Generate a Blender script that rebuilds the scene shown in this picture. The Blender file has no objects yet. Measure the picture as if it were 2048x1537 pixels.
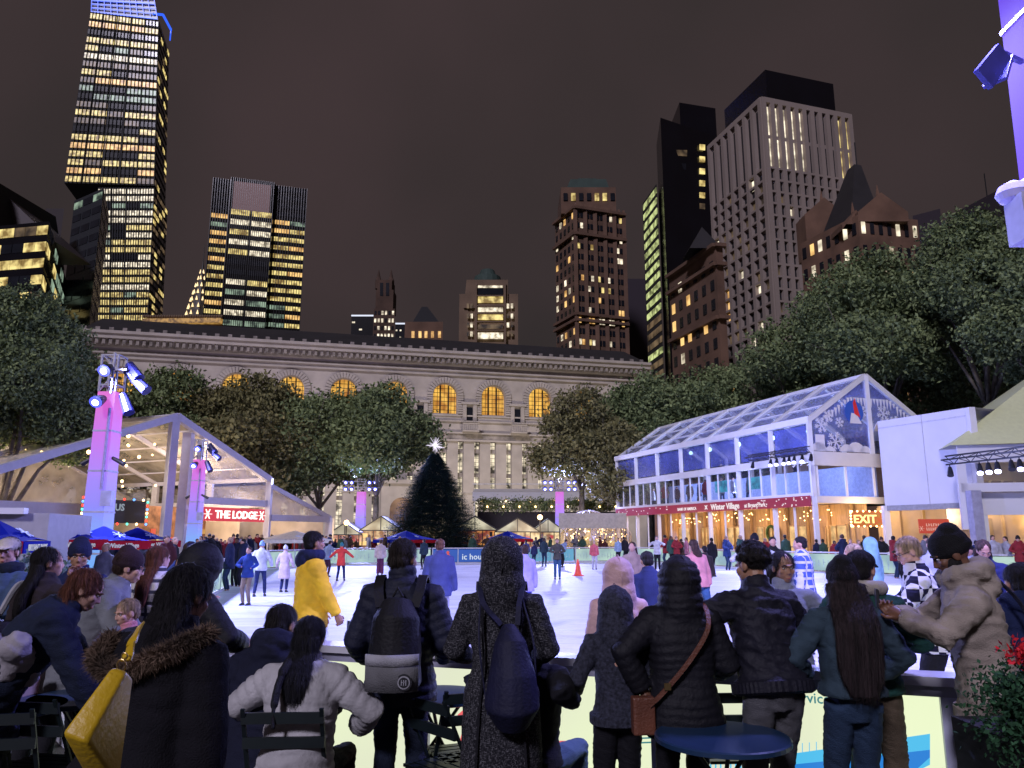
import bpy, bmesh, math, random
import numpy as np
from mathutils import Vector, Matrix, noise
R = math.radians
C = bpy.context.scene.collection
SC = bpy.context.scene
# ---------------------------------------------------------------- camera
F, CX, CY, PIT, H = 1540.0, 1024.0, 768.5, R(11.17), 1.72
cam_d = bpy.data.cameras.new('camera'); cam = bpy.data.objects.new('camera', cam_d); C.objects.link(cam)
cam_d.sensor_width = 36; cam_d.lens = F/2048*36; cam_d.clip_start = .05; cam_d.clip_end = 3000
cam.location = (0, 0, H); cam.rotation_euler = (R(90)+PIT, 0, 0)
SC.camera = cam
# ---------------------------------------------------------------- world: overcast city night sky
w = bpy.data.worlds.new('World'); SC.world = w; w.use_nodes = True
nt = w.node_tree; bg = nt.nodes['Background']
sky = nt.nodes.new('ShaderNodeTexSky'); sky.sky_type = 'NISHITA'; sky.sun_disc = False
sky.sun_elevation = R(-4); sky.sun_rotation = R(200)
tc = nt.nodes.new('ShaderNodeTexCoord'); nz = nt.nodes.new('ShaderNodeTexNoise'); nz.inputs['Scale'].default_value = 2.2
nz.inputs['Detail'].default_value = 3
rp = nt.nodes.new('ShaderNodeValToRGB')
rp.color_ramp.elements[0].position = .3; rp.color_ramp.elements[0].color = (.030, .025, .025, 1)
rp.color_ramp.elements[1].position = .7; rp.color_ramp.elements[1].color = (.052, .036, .038, 1)
sm = nt.nodes.new('ShaderNodeVectorMath'); sm.operation = 'SCALE'; sm.inputs['Scale'].default_value = .004
ad = nt.nodes.new('ShaderNodeVectorMath'); ad.operation = 'ADD'
nt.links.new(tc.outputs['Generated'], nz.inputs['Vector']); nt.links.new(nz.outputs['Fac'], rp.inputs['Fac'])
nt.links.new(sky.outputs['Color'], sm.inputs[0]); nt.links.new(sm.outputs[0], ad.inputs[0]); nt.links.new(rp.outputs['Color'], ad.inputs[1])
nt.links.new(ad.outputs[0], bg.inputs['Color']); bg.inputs['Strength'].default_value = 1.0
# ---------------------------------------------------------------- the park's high floodlights (distant, behind the viewer)
sd = bpy.data.lights.new('sun', 'SUN'); sun = bpy.data.objects.new('sun', sd); C.objects.link(sun)
sd.energy = 1.9; sd.angle = R(8); sd.color = (.86, .80, 1.0)
sun.rotation_euler = (R(58), 0, R(-22))
SC.view_settings.view_transform = 'Standard'; SC.view_settings.look = 'None'
SC.view_settings.exposure = 0; SC.view_settings.gamma = 1
SC.cycles.use_denoising = True; SC.cycles.max_bounces = 5; SC.cycles.transparent_max_bounces = 12
SC.cycles.diffuse_bounces = 2; SC.cycles.glossy_bounces = 3; SC.cycles.transmission_bounces = 4
SC.cycles.sample_clamp_indirect = 4; SC.cycles.caustics_reflective = False; SC.cycles.caustics_refractive = False

def lamp(kind, loc, target, energy, col, size=.3, spot=120, blend=.5):
    d = bpy.data.lights.new('lamp', kind); o = bpy.data.objects.new('lamp', d); C.objects.link(o)
    o.location = loc; d.energy = energy; d.color = col
    if kind == 'SPOT': d.spot_size = R(spot); d.spot_blend = blend; d.shadow_soft_size = size
    elif kind == 'AREA': d.size = size
    else: d.shadow_soft_size = size
    if target is not None:
        o.rotation_euler = (Vector(target)-Vector(loc)).to_track_quat('-Z', 'Y').to_euler()
    return o
BLUE = (.34, .38, 1.0)
# ---------------------------------------------------------------- pixel rays (for measuring only)
sP, cP = math.sin(PIT), math.cos(PIT)
def ray(px, py):
    a = (px-CX)/F; b = (CY-py)/F
    return Vector((a, cP-b*sP, sP+b*cP))
def at(px, py, Y):
    r = ray(px, py); t = Y/r.y; return Vector((r.x*t, Y, H+r.z*t))
def at_z(px, py, z):
    r = ray(px, py); t = (z-H)/r.z; return Vector((r.x*t, r.y*t, z))
# ---------------------------------------------------------------- tagging
def tag(o, label=None, cat=None, group=None, kind=None):
    if label: o['label'] = label
    if cat: o['category'] = cat
    if group: o['group'] = group
    if kind: o['kind'] = kind
    return o
def empty(name, loc, label, cat, group=None, rz=0):
    o = bpy.data.objects.new(name, None); C.objects.link(o); o.location = loc; o.rotation_euler = (0, 0, rz)
    return tag(o, label, cat, group)
def copy_tree(o, parent=None):
    c = o.copy(); C.objects.link(c); c.parent = parent
    for ch in o.children: copy_tree(ch, c)
    return c
# ---------------------------------------------------------------- materials
MATS = {}
def N(nt, t, **k):
    n = nt.nodes.new(t)
    for a, b in k.items(): setattr(n, a, b)
    return n
def mat(name, col, rough=.7, metal=0, var=.15, scale=6, bump=0, bscale=40, spec=.5, coat=0, sheen=0, coord='Object', stretch=None, alpha=1):
    if name in MATS: return MATS[name]
    m = bpy.data.materials.new(name); m.use_nodes = True; t = m.node_tree; L = t.links
    b = t.nodes['Principled BSDF']; b.inputs['Roughness'].default_value = rough; b.inputs['Metallic'].default_value = metal
    b.inputs['Specular IOR Level'].default_value = spec; b.inputs['Coat Weight'].default_value = coat
    b.inputs['Sheen Weight'].default_value = sheen; b.inputs['Alpha'].default_value = alpha
    co = N(t, 'ShaderNodeTexCoord'); vec = co.outputs[coord]
    if stretch:
        mp = N(t, 'ShaderNodeMapping'); mp.inputs['Scale'].default_value = stretch; L.new(vec, mp.inputs['Vector']); vec = mp.outputs[0]
    if var:
        n = N(t, 'ShaderNodeTexNoise'); n.inputs['Scale'].default_value = scale; n.inputs['Detail'].default_value = 4
        r = N(t, 'ShaderNodeValToRGB'); e = r.color_ramp.elements
        e[0].position = .3; e[1].position = .7
        e[0].color = [c*(1-var) for c in col[:3]]+[1]; e[1].color = [min(1, c*(1+var)) for c in col[:3]]+[1]
        L.new(vec, n.inputs['Vector']); L.new(n.outputs['Fac'], r.inputs['Fac']); L.new(r.outputs['Color'], b.inputs['Base Color'])
    else: b.inputs['Base Color'].default_value = list(col[:3])+[1]
    if bump:
        n2 = N(t, 'ShaderNodeTexNoise'); n2.inputs['Scale'].default_value = bscale; n2.inputs['Detail'].default_value = 5
        bp = N(t, 'ShaderNodeBump'); bp.inputs['Strength'].default_value = bump; bp.inputs['Distance'].default_value = .02
        L.new(vec, n2.inputs['Vector']); L.new(n2.outputs['Fac'], bp.inputs['Height']); L.new(bp.outputs[0], b.inputs['Normal'])
    MATS[name] = m; return m
def emat(name, col, s=1, col2=None, scale=1.0, lo=.3, hi=1.0, sample=False, stretch=None):
    """something that gives off light: uneven brightness by world position"""
    if name in MATS: return MATS[name]
    m = bpy.data.materials.new(name); m.use_nodes = True; t = m.node_tree; L = t.links
    b = t.nodes['Principled BSDF']; b.inputs['Base Color'].default_value = (.02, .02, .02, 1); b.inputs['Roughness'].default_value = .3
    b.inputs['Emission Strength'].default_value = s
    if col2 is None: b.inputs['Emission Color'].default_value = list(col)+[1]
    else:
        g = N(t, 'ShaderNodeNewGeometry'); vec = g.outputs['Position']
        if stretch:
            mp = N(t, 'ShaderNodeMapping'); mp.inputs['Scale'].default_value = stretch; L.new(vec, mp.inputs['Vector']); vec = mp.outputs[0]
        n = N(t, 'ShaderNodeTexNoise'); n.inputs['Scale'].default_value = scale; n.inputs['Detail'].default_value = 2
        r = N(t, 'ShaderNodeValToRGB'); e = r.color_ramp.elements
        e[0].position = .36; e[1].position = .64; e[0].color = [c*lo for c in col2]+[1]; e[1].color = [c*hi for c in col]+[1]
        L.new(vec, n.inputs['Vector']); L.new(n.outputs['Fac'], r.inputs['Fac']); L.new(r.outputs['Color'], b.inputs['Emission Color'])
    if not sample: m.cycles.emission_sampling = 'NONE'
    MATS[name] = m; return m
def film(name, col, diff=.25, gloss=.1, rough=.15):
    """clear tent plastic / glass: mostly see-through, some white haze and shine"""
    if name in MATS: return MATS[name]
    m = bpy.data.materials.new(name); m.use_nodes = True; t = m.node_tree; L = t.links
    t.nodes.remove(t.nodes['Principled BSDF']); out = t.nodes['Material Output']
    tr = N(t, 'ShaderNodeBsdfTransparent'); df = N(t, 'ShaderNodeBsdfDiffuse'); gl = N(t, 'ShaderNodeBsdfGlossy'); gl.inputs['Roughness'].default_value = rough
    df.inputs['Color'].default_value = list(col)+[1]
    nzz = N(t, 'ShaderNodeTexNoise'); nzz.inputs['Scale'].default_value = .9; nzz.inputs['Detail'].default_value = 4
    co = N(t, 'ShaderNodeTexCoord'); L.new(co.outputs['Object'], nzz.inputs['Vector'])
    mr = N(t, 'ShaderNodeMapRange'); mr.inputs[1].default_value = .3; mr.inputs[2].default_value = .7
    mr.inputs[3].default_value = diff*.6; mr.inputs[4].default_value = diff*1.4; L.new(nzz.outputs['Fac'], mr.inputs[0])
    m1 = N(t, 'ShaderNodeMixShader'); m2 = N(t, 'ShaderNodeMixShader'); m2.inputs[0].default_value = gloss
    L.new(mr.outputs[0], m1.inputs[0]); L.new(tr.outputs[0], m1.inputs[1]); L.new(df.outputs[0], m1.inputs[2])
    L.new(m1.outputs[0], m2.inputs[1]); L.new(gl.outputs[0], m2.inputs[2]); L.new(m2.outputs[0], out.inputs[0])
    MATS[name] = m; return m
# ---------------------------------------------------------------- mesh collector
class MB:
    def __init__(s): s.v = []; s.f = []; s.m = []; s.mats = []
    def mi(s, m):
        if m not in s.mats: s.mats.append(m)
        return s.mats.index(m)
    def poly(s, pts, m=None):
        i = len(s.v); s.v += [tuple(p) for p in pts]; s.f.append(tuple(range(i, i+len(pts)))); s.m.append(s.mi(m) if m else 0)
    def faces(s, vs, fs, m=None):
        i = len(s.v); s.v += [tuple(p) for p in vs]; k = s.mi(m) if m else 0
        for f in fs: s.f.append(tuple(a+i for a in f)); s.m.append(k)
    def hexa(s, b4, t4, m=None):
        s.faces(list(b4)+list(t4), [(3, 2, 1, 0), (4, 5, 6, 7), (0, 1, 5, 4), (1, 2, 6, 5), (2, 3, 7, 6), (3, 0, 4, 7)], m)
    def box(s, c, d, rz=0, m=None):
        c = Vector(c); ca, sa = math.cos(rz), math.sin(rz); x, y, z = d[0]/2, d[1]/2, d[2]/2
        q = [Vector((c.x+a*ca-b*sa, c.y+a*sa+b*ca, 0)) for a, b in ((-x, -y), (x, -y), (x, y), (-x, y))]
        s.hexa([Vector((p.x, p.y, c.z-z)) for p in q], [Vector((p.x, p.y, c.z+z)) for p in q], m)
    def bar(s, a, b, w, h=None, m=None, up=(0, 0, 1)):
        """rectangular bar a->b, w across, h along up"""
        a, b = Vector(a), Vector(b); h = h or w; d = (b-a).normalized(); u = Vector(up)
        if abs(d.dot(u)) > .98: u = Vector((0, 1, 0))
        sd = d.cross(u).normalized(); u = sd.cross(d).normalized()
        q = [sd*x*w/2+u*y*h/2 for x, y in ((-1, -1), (1, -1), (1, 1), (-1, 1))]
        s.hexa([a+p for p in q], [b+p for p in q], m)
    def tube(s, pts, rs, n=8, m=None, cap=True):
        pts = [Vector(p) for p in pts]; rs = rs if hasattr(rs, '__len__') else [rs]*len(pts)
        vs = []; u = None
        for i, p in enumerate(pts):
            d = (pts[min(i+1, len(pts)-1)]-pts[max(i-1, 0)]).normalized()
            if u is None: u = d.orthogonal().normalized()
            else:
                u = (u-d*u.dot(d))
                u = u.normalized() if u.length > 1e-6 else d.orthogonal().normalized()
            v = d.cross(u)
            for k in range(n):
                a = 2*math.pi*k/n; vs.append(p+(u*math.cos(a)+v*math.sin(a))*rs[i])
        fs = [(i*n+k, i*n+(k+1) % n, (i+1)*n+(k+1) % n, (i+1)*n+k) for i in range(len(pts)-1) for k in range(n)]
        if cap: fs += [tuple(range(n-1, -1, -1)), tuple((len(pts)-1)*n+k for k in range(n))]
        s.faces(vs, fs, m)
    def lathe(s, c, prof, n=24, m=None):
        c = Vector(c); vs = []; 
        for r, z in prof:
            for k in range(n):
                a = 2*math.pi*k/n; vs.append(c+Vector((r*math.cos(a), r*math.sin(a), z)))
        L = len(prof)
        fs = [(i*n+k, i*n+(k+1) % n, (i+1)*n+(k+1) % n, (i+1)*n+k) for i in range(L-1) for k in range(n)]
        fs += [tuple(range(n-1, -1, -1)), tuple((L-1)*n+k for k in range(n))]
        s.faces(vs, fs, m)
    def ball(s, c, r, m=None, n=10, k=7):
        c = Vector(c); r = Vector(r) if hasattr(r, '__len__') else Vector((r, r, r)); vs = []; 
        for i in range(1, k):
            t = math.pi*i/k
            for j in range(n):
                a = 2*math.pi*j/n; vs.append(c+Vector((r.x*math.sin(t)*math.cos(a), r.y*math.sin(t)*math.sin(a), r.z*math.cos(t))))
        fs = [(i*n+j, (i+1)*n+j, (i+1)*n+(j+1) % n, i*n+(j+1) % n) for i in range(k-2) for j in range(n)]
        a = len(vs); vs += [c+Vector((0, 0, r.z)), c-Vector((0, 0, r.z))]
        fs += [(a, j, (j+1) % n) for j in range(n)]+[(a+1, (k-2)*n+(j+1) % n, (k-2)*n+j) for j in range(n)]
        s.faces(vs, fs, m)
    def build(s, name, m=None, parent=None, smooth=False, loc=None):
        me = bpy.data.meshes.new(name); me.from_pydata(s.v, [], s.f)
        for x in (s.mats or [m]): me.materials.append(x)
        if s.mats and len(s.mats) > 1: me.polygons.foreach_set('material_index', s.m)
        if smooth: me.polygons.foreach_set('use_smooth', [True]*len(me.polygons))
        me.update()
        o = bpy.data.objects.new(name, me); C.objects.link(o)
        if parent: o.parent = parent
        if loc is not None:          # vertices were given in world space: move the origin to loc
            lv = Vector(loc); me.transform(Matrix.Translation(-lv))
            o.location = lv if parent is None else (0, 0, 0)
        return o
def prism_xy(mb, pts, z0, z1, m=None):
    n = len(pts); v = [(p[0], p[1], z0) for p in pts]+[(p[0], p[1], z1) for p in pts]
    mb.faces(v, [tuple(range(n-1, -1, -1)), tuple(range(n, 2*n))]+[(i, (i+1) % n, (i+1) % n+n, i+n) for i in range(n)], m)
def text(s, size, origin, xdir, up, m, parent, name='lettering', ext=.01, align='LEFT', font_w=1.0, shear=0):
    """raised lettering as a mesh: origin lower-left, xdir along the line"""
    cu = bpy.data.curves.new(name, 'FONT'); cu.body = s; cu.size = size; cu.extrude = ext; cu.align_x = align; cu.offset = size*.012*font_w; cu.shear = shear
    cu.resolution_u = 2
    o = bpy.data.objects.new(name+'_src', cu); C.objects.link(o)
    dg = bpy.context.evaluated_depsgraph_get(); me = bpy.data.meshes.new_from_object(o.evaluated_get(dg))
    bpy.data.objects.remove(o)
    x = Vector(xdir).normalized(); u = Vector(up).normalized(); u = (u-x*u.dot(x)).normalized(); n = x.cross(u)
    M = Matrix((x, u, n)).transposed().to_4x4(); M.translation = Vector(origin); me.transform(M)
    me.materials.clear(); me.materials.append(m)
    t = bpy.data.objects.new(name, me); C.objects.link(t); t.parent = parent
    return t
# common materials
M_GROUND = mat('paving', (.07, .065, .06), .75, var=.35, scale=1.5, bump=.4, bscale=12)
M_STONE = mat('marble', (.42, .38, .34), .85, var=.16, scale=.5, bump=.2, bscale=3)
M_STONE2 = mat('marble_frieze', (.27, .24, .215), .9, var=.5, scale=1.2, bump=.6, bscale=3)
M_ROOF = mat('roof_copper', (.02, .018, .02), .8, var=.2, scale=.4)
M_DARK = mat('dark_metal', (.012, .013, .016), .45, var=.1)
M_WHITE = mat('white_frame', (.72, .72, .72), .45, var=.04, scale=2)
M_PVC = mat('white_tent', (.60, .60, .62), .55, var=.05, scale=.8, bump=.15, bscale=2)
M_FILM = film('clear_film', (.5, .5, .6), .16, .10)
M_GLASS = film('window_glass', (.3, .34, .5), .10, .14, .05)
W_WARM = emat('lit_warm', (1.0, .62, .22), 1.0, (1, .5, .14), .35, .45, 1.25)
W_YEL = emat('lit_yellow', (1.0, .80, .30), 1.0, (.85, .55, .15), .4, .30, 1.15)
W_WHITE = emat('lit_white', (1.0, .88, .66), 1.15, (.9, .75, .5), .5, .25, 1.25)
W_GREEN = emat('lit_green', (.55, .75, .55), .55, (.2, .3, .25), .3, .2, 1.1)
W_DIM = emat('lit_dim', (.45, .30, .16), .35, (.2, .13, .08), .3, .2, 1.0)
W_DARK = mat('dark_glass', (.012, .014, .02), .15, var=.3, scale=.3)
# ---------------------------------------------------------------- ground
g = MB(); g.poly([(-900, -60, 0), (900, -60, 0), (900, 1500, 0), (-900, 1500, 0)], M_GROUND)
tag(g.build('ground'), kind='structure')
# ---------------------------------------------------------------- facades
rnd = random.Random(7)
def cell(A, B, Cc, D, u0, u1, v0, v1):
    """bilinear cell on quad A(tl) B(tr) Cc(br) D(bl)"""
    def q(u, v): return (A*(1-u)+B*u)*(1-v)+(D*(1-u)+Cc*u)*v
    return [q(u0, v0), q(u1, v0), q(u1, v1), q(u0, v1)]
def windows(root, cells, depth=.12):
    """cells: (quad, material, normal): the 100 largest as their own part, the rest as one field"""
    def area(c): q = c[0]; return (q[1]-q[0]).length*(q[3]-q[0]).length/((q[0].y)**2)*(2 if c[1] is not W_DARK else 1)
    cells = sorted(cells, key=area, reverse=True)
    def put(mb, c):
        q, m, n = c; mb.hexa([p-n*depth for p in (q[3], q[2], q[1], q[0])], [p+n*depth for p in (q[3], q[2], q[1], q[0])], m)
    for c in cells[:100]:
        mb = MB(); put(mb, c); mb.build('window', None, root)
    if len(cells) > 100:
        mb = MB()
        for c in cells[100:]: put(mb, c)
        o = mb.build('window_rows', None, root); o['kind'] = 'stuff'
def grid(A, B, Cc, D, rows, cols, fu, fv, pick, cells, out=None, depthn=None):
    n = (B-A).cross(A-D).normalized()
    if n.dot(-A) < 0: n = -n
    for i in range(rows):
        for j in range(cols):
            m = pick(i, j)
            if m is None: continue
            q = cell(A, B, Cc, D, (j+fu[0])/cols, (j+fu[1])/cols, (i+fv[0])/rows, (i+fv[1])/rows)
            cells.append((q, m, n))
def tower(label, top, matw, name='skyscraper', cat='skyscraper', extra=40, group='city skyscrapers', z0=0, flat=True):
    """top: visible roof corners left->right as (px, py, Y); vertical walls; closed at the back"""
    T = [at(*t) for t in top]; zt = sum(t.z for t in T)/len(T)
    if flat: T = [Vector((t.x, t.y, zt)) for t in T]
    else: zt = at(*min(top, key=lambda t: t[2])).z; T = [at_z(t[0], t[1], zt) for t in top]
    base = sum(T, Vector())/len(T)
    root = empty(name, (0, 0, 0), label, cat, group)
    q = T[-1] if base.x < 0 else T[0]; dx = q.x/q.y*extra
    back = [Vector((T[-1].x+dx, T[-1].y+extra, zt)), Vector((T[0].x+dx, T[0].y+extra, zt))]
    if T[-1].y > T[0].y+5 and len(T) > 2: back = [Vector((T[0].x+(T[-1].x-T[1].x), T[0].y+(T[-1].y-T[1].y), zt))]
    P = T+back; mb = MB(); prism_xy(mb, P, z0, zt, matw); mb.build('wall', None, root)
    return root, T, P
def drop(p, z): return Vector((p.x, p.y, z))
def zpx(px, py, P): # height of pixel row py at horizontal position of P
    return H+ray(px, py).z*P.y/ray(px, py).y
# ================================================================ skyline
def lit(p, a, b=None, dark=W_DARK):
    b = b or a
    return lambda i, j: (rnd.choice((a, b)) if rnd.random() < p else dark)
M_CURT = mat('curtain_wall', (.016, .016, .018), .8, var=.2, scale=.1)
M_TAN = mat('tan_stone', (.17, .115, .075), .9, var=.2, scale=.15)
M_BRK = mat('brown_brick', (.075, .045, .032), .95, var=.25, scale=.2)
M_BRK2 = mat('umber_brick', (.13, .075, .05), .95, var=.25, scale=.2)
M_BEIGE = mat('precast_grid', (.27, .22, .19), .85, var=.08, scale=.1)
M_BLACK = mat('black_glass_wall', (.004, .004, .007), .2, var=.3, scale=.1)
M_COPPER = mat('green_copper', (.035, .06, .05), .8, var=.2, scale=.3)

# --- tall tapering glass tower, upper left
def hexprism(front, Yf, rpx, m, root, name):
    F4 = [at(px, py, Yf) for px, py in front]       # tl tr br bl
    sh = Vector((at(rpx, front[1][1]+20, Yf+32).x-F4[1].x, 32, 0))
    B4 = [p+sh for p in F4]
    mb = MB(); mb.hexa([F4[3], F4[2], B4[2], B4[3]], [F4[0], F4[1], B4[1], B4[0]], m); mb.build(name, None, root)
    return F4, B4
root = empty('skyscraper', (0, 0, 0), 'very tall tapering glass tower with glowing blue top and many lit floors', 'skyscraper', 'city skyscrapers')
up, upb = hexprism([(181, 24), (318, 42), (309, 372), (128, 366)], 430, 342, M_CURT, root, 'upper_shaft')
bt = at(306, 430, 430)
lo, lob = hexprism([(196, 376), (309, 376), (293, 690), (196, 690)], 430, 337, M_CURT, root, 'lower_shaft')
cells = []
bands = [W_YEL, W_WARM, W_DARK, W_YEL, W_GREEN, W_WHITE, W_DIM, W_YEL, W_WARM, W_GREEN, W_GREEN, W_DIM, W_YEL, W_DIM, W_DARK, W_YEL, W_WARM, W_YEL, W_YEL, W_WARM, W_YEL]
FL = {}
def vband(i, j):
    m = bands[i % len(bands)]; r = rnd.random(); q = FL.setdefault(i, rnd.choice((.97, .9, .8, .45)))
    return m if r < q else (W_DARK if r < q+.12 else rnd.choice((W_DIM, W_DARK, W_YEL)))
grid(*up, 21, 5, (.05, .95), (.2, .82), vband, cells)
def lband(i, j):
    r = rnd.random(); q = FL.setdefault(('l', i), rnd.choice((.95, .85, .5, .9))); return FL.setdefault(('m', i), rnd.choice((W_WHITE, W_WHITE, W_YEL, W_YEL))) if r < q else rnd.choice((W_GREEN, W_DARK))
grid(*lo, 21, 4, (.05, .95), (.2, .82), lband, cells)
grid(up[1], upb[1], upb[2], up[2], 21, 5, (.08, .92), (.25, .75), lit(.16, W_DIM, W_YEL), cells)
grid(lo[1], lob[1], lob[2], lo[2], 21, 5, (.08, .92), (.25, .75), lit(.5, W_DIM, W_YEL), cells)
windows(root, cells, .3)
mb = MB()
for i in range(1, 21):                 # vertical mullion fins across the front
    for q in (up, lo):
        a = q[0].lerp(q[1], i/21.); b = q[3].lerp(q[2], i/21.)
        mb.bar(a-Vector((0, .6, 0)), b-Vector((0, .6, 0)), .35, .5, m=M_CURT)
mb.build('mullions', None, root)
E_BLUE = emat('blue_neon', (.03, .12, 1.0), 1.3)
mb = MB(); cr = [at(px, py, 432) for px, py in ((186, -20), (306, -20), (316, 40), (184, 26))]
mb.hexa([cr[3], cr[2], cr[2]+Vector((-14, 28, 0)), cr[3]+Vector((-14, 28, 0))], [cr[0], cr[1], cr[1]+Vector((-14, 28, 0)), cr[0]+Vector((-14, 28, 0))], mat('crown_glass', (.01, .015, .08), .3))
mb.build('crown', None, root)
mb = MB()
for k in range(7):
    a = cr[3].lerp(cr[0], k/6.); b = cr[2].lerp(cr[1], k/6.); mb.bar(a-Vector((0, 1, 0)), b-Vector((0, 1, 0)), .5, .5 if k % 3 else .9)
for k in range(11):
    a = cr[3].lerp(cr[2], k/10.); b = cr[0].lerp(cr[1], k/10.); mb.bar(a-Vector((0, 1, 0)), b-Vector((0, 1, 0)), .3)
a, b, c = at(306, 28, 431), at(326, 30, 436), at(342, 60, 460); mb.bar(a, b, 1.1); mb.bar(b, c, 1.1); mb.bar(c, c+Vector((0, 0, -8)), .6)
mb.build('neon_lines', E_BLUE, root)

# --- slab tower with three bays
root, T, P = tower('dark slab office tower with three lit bays and a blank pale panel at its top', [(428, 356, 330), (615, 379, 345)], M_BLACK, extra=50, flat=False)
cells = []
A, B = T; zb = 40
Cc, D = drop(B, zb), drop(A, zb)
def bay(u0, u1, off, name):
    n = Vector((0, -off, 0)); return [A.lerp(B, u0)+n, A.lerp(B, u1)+n, Cc.lerp(Cc, 0)+(D-Cc)*(1-u1)+n, D+(Cc-D)*u0+n]
q = bay(.21, .66, 3.0, 'x'); mb = MB(); mb.hexa([q[3], q[2], q[2]+Vector((0, 3, 0)), q[3]+Vector((0, 3, 0))], [q[0], q[1], q[1]+Vector((0, 3, 0)), q[0]+Vector((0, 3, 0))], M_BLACK); mb.build('middle_bay', None, root)
qc = cell(*q, .07, .93, .015, .125); mb = MB(); mb.hexa([p for p in (qc[3], qc[2], qc[2]+Vector((0, -.5, 0)), qc[3]+Vector((0, -.5, 0)))], [p for p in (qc[0], qc[1], qc[1]+Vector((0, -.5, 0)), qc[0]+Vector((0, -.5, 0)))], mat('blank_panel', (.40, .27, .25), .8)); mb.build('blank_panel', None, root)
def mid(i, j):
    if i < 3: return None
    if i in (8, 9): return W_DARK
    return rnd.choice((W_WHITE, W_YEL, W_WHITE)) if rnd.random() < .82 else W_GREEN
grid(*q, 26, 2, (.07, .96), (.25, .75), mid, cells)
def sideb(i, j): return W_DARK if i < 4 else (rnd.choice((W_YEL, W_YEL, W_WARM)) if rnd.random() < .85 else W_GREEN)
grid(*bay(0, .205, .1, ''), 30, 1, (.04, .96), (.2, .66), sideb, cells)
grid(*bay(.665, 1, .1, ''), 30, 2, (.04, .96), (.2, .66), sideb, cells)
windows(root, cells, .3)
mb = MB()
for k in range(22):
    for (u0, u1, o) in ((0, .205, .5), (.665, 1, .5)):
        x = bay(u0, u1, o, '')
    a = q[0].lerp(q[1], k/21.); b = q[3].lerp(q[2], k/21.); mb.bar(a-Vector((0, .4, 0)), b-Vector((0, .4, 0)), .22)
for k in range(9):
    x = bay(0, .205, .5, ''); mb.bar(x[0].lerp(x[1], k/8.), x[3].lerp(x[2], k/8.), .25)
for k in range(13):
    x = bay(.665, 1, .5, ''); mb.bar(x[0].lerp(x[1], k/12.), x[3].lerp(x[2], k/12.), .25)
mb.build('mullions', M_BLACK, root)

# --- spire with lit triangles, far
root = empty('skyscraper', (0, 0, 0), 'far stepped spire tower outlined in small lit triangles', 'skyscraper', 'city skyscrapers')
b0 = at(397, 640, 800); mb = MB(); s = 800/1540.
mb.lathe((b0.x, 800, b0.z-160), [(26*s, 0), (26*s, 160), (20*s, 160+18*s), (15*s, 160+45*s), (9*s, 160+75*s), (4*s, 160+100*s), (1.2*s, 160+125*s), (.4*s, 160+165*s)], 16, mat('spire_steel', (.05, .045, .04), .4)); mb.build('spire', None, root)
for lv, (rr, zz, nn) in enumerate([(24, 6, 6), (21, 22, 6), (17.5, 38, 5), (14, 54, 5), (10.5, 70, 4), (6.5, 86, 3), (4, 100, 2)]):
    for k in range(nn):
        a = math.pi*(1+(k+.5)/nn); c = Vector((b0.x+rr*s*math.cos(a)*1.08, 800+rr*s*math.sin(a)*1.08, b0.z+zz*s)); mb = MB()
        mb.faces([c+Vector((-2.2*s, 0, 0)), c+Vector((2.2*s, 0, 0)), c+Vector((0, 0, 8.5*s)), c+Vector((-2.2*s, 1, 0)), c+Vector((2.2*s, 1, 0)), c+Vector((0, 1, 8.5*s))], [(0, 1, 2), (3, 5, 4), (0, 3, 4, 1), (1, 4, 5, 2), (2, 5, 3, 0)], emat('spire_light', (1, .72, .36), 1.6)); mb.build('lit_triangle', None, root)

# --- far-left stepped glass block
root, T, P = tower('stepped glass block with bright curved office floors at the left edge', [(-60, 480, 205), (95, 470, 200), (137, 520, 250)], M_BLACK, extra=60)
A, B, Cx = T; cells = []
qf = (A, B, drop(B, 30), drop(A, 30)); qs = (B, Cx, drop(Cx, 30), drop(B, 30))
grid(*qf, 12, 7, (.03, .97), (.25, .8), lambda i, j: None if i in (0, 2) and False else (W_YEL if rnd.random() < .55 else W_DIM if rnd.random() < .5 else W_DARK), cells)
grid(*qs, 12, 6, (.08, .9), (.25, .8), lit(.55, W_YEL, W_GREEN), cells)
tp = at(20, 366, 215); mb = MB(); x0 = at(-60, 366, 215).x; x1 = at(48, 366, 215).x
mb.hexa([(x0, 206, A.z), (x1, 206, A.z), (x1, 240, A.z), (x0, 240, A.z)], [(x0, 206, tp.z), (x1-5, 206, tp.z-2), (x1-5, 240, tp.z), (x0, 240, tp.z)], M_CURT); mb.build('upper_block', None, root)
grid(Vector((x0, 205.7, tp.z-3)), Vector((x1-6, 205.7, tp.z-5)), Vector((x1-1, 205.7, A.z+2)), Vector((x0, 205.7, A.z+2)), 5, 3, (.06, .94), (.2, .9), lambda i, j: W_GREEN if i in (1, 2, 3) and rnd.random() < .8 else W_DARK, cells)
xs = at(112, 470, 215).x; mb = MB(); mb.faces([(x1-3, 215, A.z), (xs, 215, A.z), (x1-5, 215, tp.z-4), (x1-3, 235, A.z), (xs, 235, A.z), (x1-5, 235, tp.z-4)], [(0, 1, 2), (3, 5, 4), (0, 3, 4, 1), (1, 4, 5, 2), (2, 5, 3, 0)], mat('sloped_screen', (.06, .045, .05), .6)); mb.build('sloped_screen', None, root)
windows(root, cells, .15)
root, T, P = tower('thin pale slab far behind the stepped glass block', [(92, 415, 420), (128, 420, 420)], mat('far_slab', (.05, .042, .045), .9), extra=30)
cells = []; grid(T[0], T[1], drop(T[1], 60), drop(T[0], 60), 24, 3, (.3, .55), (.2, .7), lit(.12, W_WHITE, W_WHITE, None), cells); windows(root, cells, .2)
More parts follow.
